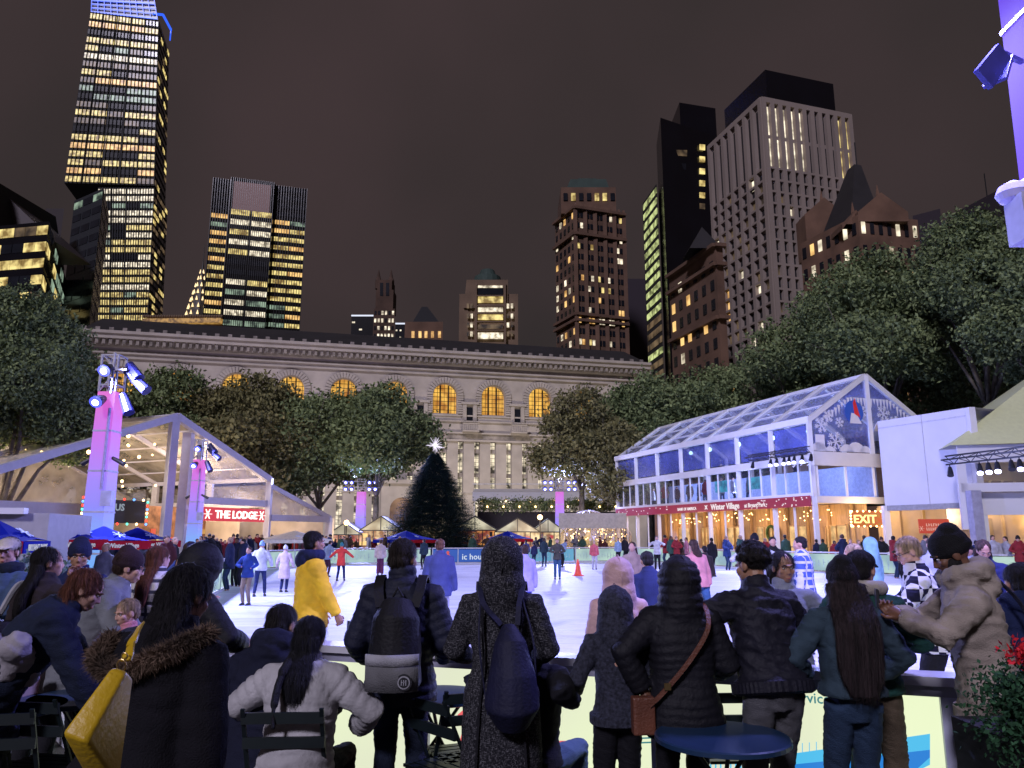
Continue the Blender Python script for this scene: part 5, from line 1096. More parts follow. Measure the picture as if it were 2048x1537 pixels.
# ================================================================ row of lit kiosks at the far end
def kiosk(px, Y, wpx, top, label, rich=1, m=None, roofm=None):
    c = at(px, top, Y); w_ = wpx/1540*Y; h = c.z; r = empty('market_kiosk', (c.x, Y, 0), label, 'kiosk', 'lit glass market kiosks'); d_ = 3.0; e = h*.66
    mb = MB()
    for x in (-w_/2, -w_/6, w_/6, w_/2): mb.bar((x, 0, 0), (x, 0, e), .07)
    for y in (0, d_):
        mb.bar((-w_/2, y, e), (w_/2, y, e), .08); mb.bar((-w_/2, y, e), (0, y, h), .08); mb.bar((w_/2, y, e), (0, y, h), .08)
    mb.bar((0, 0, e), (0, 0, h), .06); mb.bar((0, 0, h), (0, d_, h), .08); mb.build('frame', M_DARK, r)
    mb = MB(); mb.poly([(-w_/2, 0, e+.05), (0, 0, h+.05), (0, d_, h+.05), (-w_/2, d_, e+.05)], roofm or M_PVC); mb.poly([(w_/2, 0, e+.05), (w_/2, d_, e+.05), (0, d_, h+.05), (0, 0, h+.05)], roofm or M_PVC); mb.build('roof', None, r)
    mb = MB(); mb.poly([(-w_/2, .06, e+.05), (w_/2, .06, e+.05), (0, .06, h)], emat('kiosk_gable', (.80, .74, .52), .75, (.6, .5, .3), .8, .5, 1.1)); mb.build('gable', None, r)
    mb = MB(); mb.poly([(-w_/2, d_*.5, 0), (w_/2, d_*.5, 0), (w_/2, d_*.5, e), (-w_/2, d_*.5, e)], m or emat('kiosk_glow', (1, .78, .42), 1.0, (.75, .30, .12), 1.6, .35, 1.1, sample=False)); mb.build('interior', None, r)
    rr = random.Random(int(px))
    for k in range(5*rich):
        mb = MB(); x = rr.uniform(-w_/2+.3, w_/2-.3); z = rr.uniform(.7, e-.3); mb.box((x, .3, z), (rr.uniform(.2, .7), .1, rr.uniform(.15, .4)), 0, rr.choice((emat('goods_red', (.8, .06, .05), .6), W_WHITE, M_DARK, W_WARM))); mb.build('goods', None, r)
    mb = MB(); mb.box((0, .1, .5), (w_-.1, .3, 1.0), 0, mat('counter', (.2, .12, .08), .7)); mb.build('counter', None, r)
    return r
kiosk(690, 62, 70, 1046, 'low lit stall just right of the side bay of the tent', m=emat('stall_pink', (1, .55, .35), .9, (.7, .15, .12), 1.5, .4, 1))
kiosk(762, 62, 84, 1033, 'greenhouse kiosk with bright gable left of the christmas tree')
kiosk(950, 63, 92, 1033, 'greenhouse kiosk with red and orange goods right of the christmas tree', m=emat('kiosk_orange', (1, .42, .1), .9, (.6, .1, .06), 1.3, .4, 1))
kiosk(1035, 61, 90, 1037, 'green striped roof kiosk between two blue umbrellas', roofm=mat('striped_roof', (.30, .34, .18), .6, var=.5, scale=2, stretch=(6, .3, 1)))
kiosk(1096, 62, 70, 1038, 'striped roof kiosk behind the far right light column', roofm=MATS['striped_roof'])
lamp('POINT', at(850, 1070, 58), None, 500, (1, .7, .4), 1); lamp('POINT', at(1060, 1060, 58), None, 500, (1, .7, .4), 1); lamp('POINT', at(700, 1060, 58), None, 400, (1, .7, .4), 1)
# clear domes with golden lights
for px, Y, rad, lab in ((1178, 61, 2.3, 'large clear dome full of golden lights'), (1222, 60, 1.6, 'smaller clear dome at the end of the pavilion')):
    p = at(px, 1072, Y); r = empty('clear_dome', (p.x, Y, 0), lab, 'dome tent', 'clear domes beside the pavilion'); mb = MB(); n = 20
    prof = [(rad*math.cos(a*math.pi/16), 1.4+rad*math.sin(a*math.pi/16)) for a in range(8)]+[(.02, 1.4+rad)]; mb.lathe((0, 0, 0), [(rad, .0)]+prof, n, film('dome_film', (.6, .5, .35), .3, .1)); mb.build('cover', None, r, smooth=True)
    mb = MB()
    for k in range(6): a = k*math.pi/6; mb.tube([(rad*math.cos(a)*math.cos(b), rad*math.sin(a)*math.cos(b), 1.4+rad*math.sin(b)) for b in [math.pi*j/10 for j in range(11)]], .03, 5)
    mb.build('ribs', M_FR, r)
    mb = MB(); rr = random.Random(int(px))
    for k in range(90): a = rr.random()*6.28; q = rad*.8*math.sqrt(rr.random()); mb.ball((q*math.cos(a), q*math.sin(a), .6+rr.random()*(1.0+rad*.8)), .05, n=5, k=4)
    mb.build('golden_lights', E_BULB, r)['kind'] = 'stuff'
    mb = MB(); mb.tube([(0, 0, 1.0), (0, 0, 2.8)], [.75, .03], 10); mb.build('golden_tree', emat('gold_tree', (1, .65, .2), .9, (.5, .3, .1), 2, .3, 1.2), r)
p = at(1185, 1042, 57); r = empty('canvas_awning', (p.x, 57, 0), 'flat pale awning in front of the golden dome', 'awning'); mb = MB(); mb.box((0, 0, p.z), (4.9, .1, 1.1), 0, mat('awning_cloth', (.45, .42, .36), .8)); mb.build('valance', None, r); mb = MB(); mb.bar((-2.4, 0, 0), (-2.4, 0, p.z-.5), .08); mb.bar((2.4, 0, 0), (2.4, 0, p.z-.5), .08); mb.build('posts', M_DARK, r)
# terrace: dark planter wall with shrubs, white canopy behind
r = empty('terrace', (8, 78, 0), 'dark raised terrace wall with clipped shrubs and small lamps before the library', 'terrace')
a, b = at(955, 1012, 78), at(1238, 1012, 78)
mb = MB(); mb.box(((a.x+b.x)/2-8, .5, a.z/2-.3), (b.x-a.x, 1.0, a.z-.6), 0, mat('terrace_wall', (.03, .025, .03), .8)); mb.build('wall', None, r)
rr = random.Random(8)
lobes = [((a.x-8+.6+k*1.15, .3, a.z+.1), (.55, .5, .6)) for k in range(int((b.x-a.x)/1.15))]; leaf_crown('shrubs', lobes, 7000, .13, M_LEAF, r, 77)
for k in range(9): mb = MB(); mb.ball((a.x-8+1+k*1.6, -.3, a.z-.1), .1, E_BULB, n=6, k=5); mb.build('lamp', None, r)
r = empty('terrace_canopy', (9, 84, 0), 'long low white canopy on the terrace before the library slots', 'canopy')
a, b = at(945, 985, 84), at(1238, 985, 84); mb = MB(); mb.hexa([(a.x-9, 0, a.z-.9), (b.x-9, 0, a.z-.9), (b.x-9, 4, a.z-.9), (a.x-9, 4, a.z-.9)], [(a.x-9, 0, a.z), (b.x-9, 0, a.z), (b.x-9, 4, a.z+.6), (a.x-9, 4, a.z+.6)], M_PVC); mb.build('roof', None, r)
mb = MB(); mb.bar((a.x-9, .2, a.z+.9), (b.x-9, .2, a.z+.9), .08); [mb.bar((x, .2, 0), (x, .2, a.z-.9), .12) for x in np.linspace(a.x-8.8, b.x-9.2, 7)]; mb.build('posts', M_WHITE, r)
for k in range(6): mb = MB(); mb.ball((a.x-9+1+k*2.6, -.1, a.z-.95), .12, E_BULB, n=6, k=5); mb.build('lamp', None, r)
# floodlights at the foot of the library
for u_, e in ((12, 3500), (30, 4500), (48, 6000), (66, 5500)):
    if u_ < LW: lamp('SPOT', lib(u_, 3.0, 16), lib(u_, 15, 0), e, (1, .86, .72), 1.5, 130, 1)
lamp('SPOT', lib(22, 5, 22), lib(20, 24, 0), 4500, (.7, .55, 1), 1.5, 120, 1)
# street lamps (globe) between stalls
for px, py, Y, lab in ((693, 1046, 60, 'small warm street lamp right of the tent side bay'), (1080, 1035, 60, 'small warm street lamp above the striped kiosk')):
    p = at(px, py, Y); r = empty('street_lamp', (p.x, Y, 0), lab, 'street lamp', 'warm street lamps'); mb = MB(); mb.tube([(0, 0, 0), (0, 0, p.z-.15)], .05, 6, M_DARK); mb.build('post', None, r); mb = MB(); mb.ball((0, 0, p.z), .2, E_BULB); mb.build('globe', None, r)
# low wall left side behind crowd: grey cabin
r = empty('service_cabin', (-12.5, 16, 0), 'grey cabin with framed orange posters behind the left umbrellas', 'cabin'); mb = MB(); mb.box((0, 0, 1.08), (6.5, 2.2, 2.16), .15, mat('cabin_wall', (.38, .37, .38), .8, var=.08)); mb.bar((-3.4, -1.75, 2.2), (3.0, -.75, 2.2), .2, .12, m=M_WHITE); mb.build('wall', None, r)
for x in (1.2, 1.9): mb = MB(); mb.box((x, -1.0+x*.15-.15, 1.25), (.55, .06, .62), .15, mat('poster_orange', (.35, .12, .04), .7, var=.5, scale=4)); mb.build('poster', None, r)
# ================================================================ people
def vox(mb, size, smooth=2, name='m'):
    me = bpy.data.meshes.new(name); me.from_pydata(mb.v, [], mb.f); o = bpy.data.objects.new(name, me); C.objects.link(o)
    md = o.modifiers.new('r', 'REMESH'); md.mode = 'VOXEL'; md.voxel_size = size; md.use_smooth_shade = True
    if smooth: s = o.modifiers.new('s', 'SMOOTH'); s.iterations = smooth; s.factor = .6
    dg = bpy.context.evaluated_depsgraph_get(); r = bpy.data.meshes.new_from_object(o.evaluated_get(dg)); bpy.data.objects.remove(o); bpy.data.meshes.remove(me); return r
def V3(*a): return Vector(a)
def lerp(a, b, t): return a+(b-a)*t
class Fig:
    """skeleton in metres for a 1.75 m person facing +Y, scaled by s; then garments are grown round it"""
    def __init__(f, h=1.75, lean=0, side=0, seat=False, head=(0, 0), twist=0, arms=None, legs=None, bulk=1.0, hx=0, w=1.0, stoop=0):
        s = f.s = h/1.75; f.bulk = 1+(bulk-1)*.35; f.w = w = w*.96
        f.hip = V3(0, 0, .93) if not seat else V3(0, 0, .50)
        M = Matrix.Rotation(R(twist), 3, 'Z') @ Matrix.Rotation(R(-lean), 3, 'X') @ Matrix.Rotation(R(side), 3, 'Y'); f.M = M
        def up(x, y, z): return f.hip+M @ V3(x, y, z-.93)
        f.up = up
        f.waist, f.chest, f.neck = up(0, 0, 1.08), up(0, -.01, 1.30), up(0, .0+stoop*.3, 1.49)
        HM = Matrix.Rotation(R(head[0]), 3, 'Z') @ Matrix.Rotation(R(-head[1]), 3, 'X'); f.HM = M @ HM
        f.hc = f.neck+M @ (V3(0, .025+stoop, .145-stoop*.4))
        f.sh = {-1: up(-.172*w, 0, 1.415), 1: up(.172*w, 0, 1.415)}
        f.el, f.wr, f.kn, f.an, f.pole = {}, {}, {}, {}, {}
        arms = arms or {}
        for k in (-1, 1):
            t, pl = arms.get(k, ((k*.27, .03, .86), (k*.4, -1, 0)))
            t = V3(*t) if t is not None else None
            tgt = f.hip*0+V3(t.x, t.y, t.z)                # absolute in unit-body space
            f.el[k], f.wr[k] = f.ik(f.sh[k], tgt, .29, .26, V3(*pl))
        for k in (-1, 1):
            hp = f.hip+V3(k*.09*w, 0, -.02)
            dflt = ((k*.10, 0, .08), (0, 1, 0)) if not seat else ((k*.14, .42, .08), (k*.1, .6, 1))
            t, pl = (legs or {}).get(k, dflt)
            f.kn[k], f.an[k] = f.ik(hp, V3(*t), .44, .42, V3(*pl))
        f.hp = {k: f.hip+V3(k*.09*w, 0, -.02) for k in (-1, 1)}
    @staticmethod
    def ik(a, t, l1, l2, pole):
        d = t-a; L = min(d.length, (l1+l2)*.995); d.normalize(); x = (l1*l1-l2*l2+L*L)/(2*L); h = math.sqrt(max(l1*l1-x*x, 0))
        p = pole-d*pole.dot(d); p = p.normalized() if p.length > 1e-5 else d.orthogonal().normalized()
        return a+d*x+p*h, a+d*L
    def hand(f, mb, k, grip=.5, rs=1.0):
        w_, e = f.wr[k], f.el[k]; d = (w_-e).normalized(); side = f.M @ V3(-k*.25, .95, 0); side = (side-d*side.dot(d)).normalized(); pn = d.cross(side).normalized()*(-k)
        mb.tube([w_-d*.02, w_+d*.03, w_+d*.07], [.026*rs, .034*rs, .036*rs], 8)
        mb.hexa([w_+d*.015+side*a*.034+pn*b*.013 for a, b in ((-1, -1), (1, -1), (1, 1), (-1, 1))], [w_+d*.088+side*a*.042+pn*b*.012 for a, b in ((-1, -1), (1, -1), (1, 1), (-1, 1))])
        for i, l in enumerate((.068, .076, .070, .054)):
            b0 = w_+d*.082+side*(.031-.0205*i); c = grip*.9+.1*i*grip; d1 = (d*math.cos(c)-pn*math.sin(c)*-1).normalized(); c2 = c*2.1; d2 = (d*math.cos(c2)+pn*math.sin(c2)).normalized()
            mb.tube([b0-d*.012, b0+d1*l*.52, b0+d1*l*.52+d2*l*.52], [.0095*rs, .0088*rs, .007*rs], 6)
        t0 = w_+d*.028+side*.032; t1 = t0+(d*.6+side*.7+pn*.3).normalized()*.034; mb.tube([t0-side*.01, t1, t1+(d*.9+side*.15+pn*.35).normalized()*.032], [.013*rs, .0105*rs, .008*rs], 6)
    def head(f, mb, face=True):
        c, Q = f.hc, f.HM
        def ell(p, r, rot=True, n=14, k=10):
            t = MB(); t.ball((0, 0, 0), r, n=n, k=k); mb.faces([c+Q @ (Vector(p)+Vector(v)) for v in t.v], t.f)
        ell((0, -.012, .022), (.074, .094, .088)); ell((0, .022, -.035), (.060, .070, .068)); ell((0, .048, -.082), (.034, .034, .026))
        mb.tube([f.neck+f.M @ V3(0, -.005, -.04), c+Q @ V3(0, -.018, -.03)], [.062, .053], 10)
        if face:
            t = MB(); t.faces([V3(-.015, .088, -.036), V3(.015, .088, -.036), V3(0, .114, -.030), V3(0, .092, .016), V3(0, .07, -.02)], [(0, 1, 2), (0, 2, 3), (1, 3, 2), (0, 3, 4), (1, 4, 3), (0, 4, 1)]); mb.faces([c+Q @ Vector(v) for v in t.v], t.f)
            ell((0, .096, -.030), (.014, .010, .010)); ell((0, .075, .020), (.050, .017, .009)); ell((0, .080, -.065), (.024, .012, .008)); ell((0, .078, -.074), (.020, .012, .007))
            for k in (-1, 1): ell((k*.038, .058, -.022), (.022, .024, .022)); ell((k*.074, -.005, -.008), (.011, .022, .033))
    def body(f, mb, hands=(-1, 1), grip=.5, face=True):
        f.head(mb, face); u = f.up; w = f.w
        mb.tube([u(0, .0, .90), f.waist, f.chest, u(0, 0, 1.42), f.neck+f.M @ V3(0, 0, -.02)], [.115, .11, .125, .11, .062], 12)
        for k in (-1, 1):
            mb.tube([u(k*.06, 0, 1.42), f.sh[k], f.el[k], f.wr[k]], [.06, .052, .042, .027], 10)
            if k in hands: f.hand(mb, k, grip if not isinstance(grip, dict) else grip[k])
            mb.tube([f.hp[k], f.kn[k], f.an[k]], [.085, .055, .038], 10)
            d = V3(0, 1, 0); mb.tube([f.an[k]+V3(0, -.03, -.03), f.an[k]+V3(0, .13, -.045)], [.035, .03], 8)
    def jacket(f, mb, hem=.82, fit=0.0, flare=0, collar=.02, sleeve=(-1, 1), hood=None, sl=.0, short=.0):
        """one garment volume: torso rings, sleeves, collar, and hood (up / down)"""
        u = f.up; w = f.w; b = f.bulk
        hipz = hem
        rings = [(hipz, .190+flare, .150+flare*.8), (max(hipz+.04, .93), .180+flare*.55, .145+flare*.4), (1.06, .152+flare*.1, .120), (1.20, .160, .122), (1.33, .170, .122), (1.40, .150, .106), (1.45, .112, .088), (1.485, .080, .075), (1.51, .066, .068)]
        n = 20; vs = []; prev = None
        for i, (z, rx, ry) in enumerate(rings):
            if z < .93:                                    # below the hips the hem hangs straight (or over the lap)
                q = f.hip+V3(0, 0, z-.93) if f.hip.z > .7 else f.hip+f.M @ V3(0, 0, (z-.93)*.4)
            else: q = u(0, 0, z)
            for k in range(n):
                a = 2*math.pi*k/n; ca, sa = math.cos(a), math.sin(a); pw = .82
                x = (rx*w+fit)*b*math.copysign(abs(ca)**pw, ca); y = (ry+fit)*b*math.copysign(abs(sa)**pw, sa)
                vs.append(q+(f.M @ V3(x, y, 0) if z >= .93 else Matrix.Rotation(f.M.to_euler().z, 3, 'Z') @ V3(x, y, 0)))
        fs = [(i*n+k, i*n+(k+1) % n, (i+1)*n+(k+1) % n, (i+1)*n+k) for i in range(len(rings)-1) for k in range(n)]+[tuple(range(n-1, -1, -1)), tuple((len(rings)-1)*n+k for k in range(n))]
        mb.faces(vs, fs)
        for k in sleeve:
            a, e, w_ = f.sh[k], f.el[k], f.wr[k]; q = (fit*.55)
            we = lerp(e, w_, .96-sl); r_ = [(.074+q)*b, (.072+q)*b, (.062+q)*b, (.058+q)*b, (.052+q)*b, (.042+q*.8)*b]
            mb.tube([u(k*.10, 0, 1.40), a+f.M @ V3(k*.01, 0, -.012), lerp(a, e, .5), e, lerp(e, w_, .5), we], r_, 12)
        if collar: mb.tube([f.neck+f.M @ V3(0, .0, -.04), f.neck+f.M @ V3(0, .006, .05+collar)], [.088*b, .078], 14)
        if hood == 'down': 
            for a in np.linspace(-2.4, 2.4, 13):
                p = f.neck+f.M @ V3(math.sin(a)*.10, -math.cos(a)*.095-.005, .035+.012*math.cos(a)); mb.ball(p, .05+.018*math.cos(a*.6), n=8, k=6)
            mb.ball(f.neck+f.M @ V3(0, -.12, -.04), (.10, .05, .09), n=10, k=7)
        if hood == 'up':
            Q = f.HM; c = f.hc
            t = MB(); t.ball((0, 0, 0), (.130, .146, .152), n=16, k=12); mb.faces([c+Q @ (Vector(v)+V3(0, -.03, .010)) for v in t.v], t.f)
            mb.tube([f.neck+f.M @ V3(0, -.01, -.12), f.neck+f.M @ V3(0, -.015, -.04), f.neck+f.M @ V3(0, -.02, .03), c+Q @ V3(0, -.03, -.03)], [.125, .142, .138, .126], 14)
            mb.ball(c+Q @ V3(0, -.09, .085), (.055, .055, .05), n=10, k=7)
    def trousers(f, mb, fit=.0, loose=0):
        b = f.w; mb.tube([f.up(0, .01, 1.0), f.hip+V3(0, -.01, .0), f.hip+V3(0, -.01, -.09)], [.108*b+fit, .138*b+fit, .10*b+fit], 16)
        for k in (-1, 1):
            a, kk, e = f.hp[k], f.kn[k], f.an[k]; mb.tube([a+V3(0, -.012, .03), lerp(a, kk, .45), kk, lerp(kk, e, .5), lerp(kk, e, .97)], [(.098+fit)*b, .082+fit+loose*.3, .066+fit+loose*.6, .061+fit+loose, .052+fit+loose], 12)
    def shoes(f, mb, k):
        a = f.an[k]; mb.tube([a+V3(0, -.045, -.02), a+V3(0, .06, -.035), a+V3(0, .155, -.048)], [.046, .042, .034], 10)
        mb.hexa([a+V3(x, y, -.08) for x, y in ((-.04, -.08), (.04, -.08), (.045, .18), (-.045, .18))], [a+V3(x, y, -.05) for x, y in ((-.04, -.08), (.04, -.08), (.045, .18), (-.045, .18))])
    def on_head(f, p): return f.hc+f.HM @ Vector(p)
    def cap(f, mb, kind):
        c, Q = f.hc, f.HM
        def ell(p, r, n=16, k=11):
            t = MB(); t.ball((0, 0, 0), r, n=n, k=k); mb.faces([c+Q @ (Vector(p)+Vector(v)) for v in t.v], t.f)
        if kind == 'short': ell((0, -.026, .038), (.083, .097, .082)); ell((0, -.055, -.015), (.074, .060, .062))
        if kind == 'bald': ell((0, -.03, .03), (.079, .090, .080)); ell((0, -.06, -.02), (.070, .050, .055))
        if kind == 'curly':
            rg = random.Random(5)
            for i in range(170):
                th = rg.random()*6.283; z = rg.uniform(-.25, 1); q = math.sqrt(max(0, 1-z*z)); y = q*math.sin(th)
                if y > .55 and z < .55: continue
                rr_ = rg.uniform(.013, .023); ell((q*math.cos(th)*.092, y*.104-.022, z*.10+.03), (rr_, rr_, rr_), 6, 5)
            ell((0, -.03, .035), (.086, .096, .09))
        if kind == 'long': ell((0, -.028, .030), (.088, .100, .088)); ell((0, -.06, -.04), (.083, .062, .085))
        if kind == 'beanie': ell((0, -.018, .045), (.090, .108, .092)); ell((0, -.022, .02), (.093, .110, .055)); ell((0, -.05, .095), (.062, .062, .062))
        if kind == 'cap': ell((0, -.016, .048), (.088, .104, .072)); t = MB(); t.hexa([V3(-.065, .07, .035), V3(.065, .07, .035), V3(.045, .165, .028), V3(-.045, .165, .028)], [V3(-.065, .07, .047), V3(.065, .07, .047), V3(.045, .165, .036), V3(-.045, .165, .036)]); mb.faces([c+Q @ Vector(v) for v in t.v], t.f)
    def locks(f, mb, length=.45, width=.09, thick=.05, back=.105, spread=1.15):
        """long hair falling from the head down the back"""
        p0 = f.on_head((0, -.06, -.02)); n = 7; pts = []; 
        d = f.M @ V3(0, 0, -1)
        L = [p0]; 
        for i in range(1, n+1):
            t = i/n; zz = length*t; ss = min(1, zz/.26); ss = ss*ss*(3-2*ss); q = p0+V3(0, 0, -zz)+(f.M @ V3(0, -1, 0))*(.02*t+back*ss); L.append(q)
        for i in range(n):
            pass
        vs = []; nn_ = 14; X = f.HM @ V3(1, 0, 0); X.z = 0; X.normalize(); Y = V3(0, 0, 1).cross(X)
        for i, q in enumerate(L):
            t = i/n; w_ = width*(1+(spread-1)*math.sin(t*2.2))*(1 if t < .8 else 1-(t-.8)*2.2); th = thick*(1-.35*t)
            for k in range(nn_): a = 2*math.pi*k/nn_; vs.append(q+X*math.cos(a)*w_+Y*math.sin(a)*th)
        mb.faces(vs, [(i*nn_+k, i*nn_+(k+1) % nn_, (i+1)*nn_+(k+1) % nn_, (i+1)*nn_+k) for i in range(n) for k in range(nn_)]+[tuple(range(nn_-1, -1, -1)), tuple(n*nn_+k for k in range(nn_))])
def displace(me, f, style, amp=.006, pitch=.065, seed=0):
    """real relief: quilting ridges for puffer coats, creases for cloth, strands for hair"""
    n = len(me.vertices); co = np.empty(n*3, 'f'); me.vertices.foreach_get('co', co); co = co.reshape(-1, 3); no = np.empty(n*3, 'f'); me.vertices.foreach_get('normal', no); no = no.reshape(-1, 3)
    def segd(a, b):
        a, b = np.array(a), np.array(b); d = b-a; L = np.linalg.norm(d); t = np.clip(((co-a)@d)/(L*L), 0, 1); return np.linalg.norm(co-(a+t[:, None]*d), axis=1), t*L
    dt, tt = segd(f.hip, f.neck); dt = dt-.07; tt = co[:, 2]-f.hip.z if f.M.to_euler().x > -.3 else tt; best = dt; t = tt.copy()
    for k in (-1, 1):
        for a, b, o_ in ((f.sh[k], f.el[k], 0), (f.el[k], f.wr[k], .29)):
            d_, t_ = segd(a, b); m_ = d_ < best; best = np.where(m_, d_, best); t = np.where(m_, t_+o_, t)
    nz_ = np.array([noise.noise(Vector((c[0]*5+seed, c[1]*5, c[2]*5))) for c in co]); out = np.zeros(n)
    if style == 'puffer':
        out = amp*.62*(2*np.abs(np.sin(math.pi*(t+.030*nz_)/pitch))**.6-1)*(.75+.8*nz_)+amp*.9*nz_
        fine = np.array([noise.noise(Vector((c[0]*34+seed, c[1]*34, c[2]*60))) for c in co]); out += amp*.35*fine
    elif style == 'cloth':
        f1 = np.array([noise.noise(Vector((c[0]*7+seed, c[1]*7, c[2]*17+c[0]*6))) for c in co]); out = amp*.7*(1-2*np.abs(f1)*2)+amp*.8*nz_
        f2 = np.array([noise.noise(Vector((c[0]*16+seed, c[1]*16-c[2]*8, c[2]*30))) for c in co]); out += amp*.5*(1-np.abs(f2)*3)
    elif style == 'denim':
        f1 = np.array([noise.noise(Vector((c[0]*11+seed, c[1]*11, c[2]*26+c[0]*14))) for c in co]); out = amp*(1-3*np.abs(f1))
    elif style == 'hair':
        ang = np.arctan2(co[:, 1]-f.hc.y, co[:, 0]-f.hc.x); f1 = np.array([noise.noise(Vector((a*7+seed, c[2]*3.5, c[0]*22))) for a, c in zip(ang, co)]); f2 = np.array([noise.noise(Vector((c[0]*75+seed, c[1]*60, c[2]*5))) for c in co]); out = amp*f1*1.0+amp*.6*f2
    elif style == 'wool':
        f2 = np.array([noise.noise(Vector((c[0]*60+seed, c[1]*60, c[2]*60))) for c in co]); out = amp*(.5*f2+.9*nz_)
    co = co+no*out[:, None]; me.vertices.foreach_set('co', co.astype('f').ravel()); me.update()
SKIN = {'light': (.50, .28, .20), 'tan': (.34, .18, .11), 'brown': (.16, .075, .045), 'pale': (.58, .34, .27)}
def skin(k): return mat('skin_'+k, SKIN[k], .5, var=.12, scale=9, spec=.4)
def cloth(name, col, rough=.85, **k): return mat('cloth_'+name, col, rough, **{**dict(var=.22, scale=7, bump=.5, bscale=160, spec=.25), **k})
def nylon(name, col, **k): return mat('nylon_'+name, col, .66, **{**dict(var=.3, scale=5, bump=.3, bscale=60, spec=.25), **k})
def hairm(name, col): return mat('hair_'+name, col, .62, var=.7, scale=60, bump=.9, bscale=140, stretch=(1, 1, .06), spec=.3)
def smooth_path(pts, n=16):
    pts = [Vector(p) for p in pts]; out = []; P = [pts[0]*2-pts[1]]+pts+[pts[-1]*2-pts[-2]]
    for i in range(1, len(P)-2):
        for j in range(n//2):
            t = j/(n//2); a, b, c, d = P[i-1], P[i], P[i+1], P[i+2]; out.append(.5*((2*b)+(c-a)*t+(2*a-5*b+4*c-d)*t*t+(3*b-a-3*c+d)*t**3))
    return out+[pts[-1]]
def strands(me, kind, long, seed):
    """fine loose hairs lying along the hair surface"""
    rg = np.random.default_rng(seed); n = len(me.vertices); co = np.empty(n*3, 'f'); me.vertices.foreach_get('co', co); co = co.reshape(-1, 3); no = np.empty(n*3, 'f'); me.vertices.foreach_get('normal', no); no = no.reshape(-1, 3)
    m_ = 5200 if long else 3600; i = rg.integers(0, n, m_); p = co[i]; q = no[i]; d = np.array([0, 0, -1.])+rg.normal(size=(m_, 3))*(.9 if kind == 'curly' else .16); d = d-q*(d*q).sum(1)[:, None]; d /= np.linalg.norm(d, axis=1)[:, None]+1e-6
    L = rg.uniform(.03, .09 if long else .045, m_)[:, None]*(.35 if kind == 'curly' else 1); s = np.cross(d, q)*.0011; a = p+q*.002; b = p+d*L+q*(.004+.004*rg.random((m_, 1)))
    V = np.stack([a-s, a+s, b], 1).reshape(-1, 3); bm = bmesh.new(); bm.from_mesh(me); vs = [bm.verts.new(v) for v in V]
    for k in range(m_): bm.faces.new(vs[3*k:3*k+3])
    bm.to_mesh(me); bm.free()
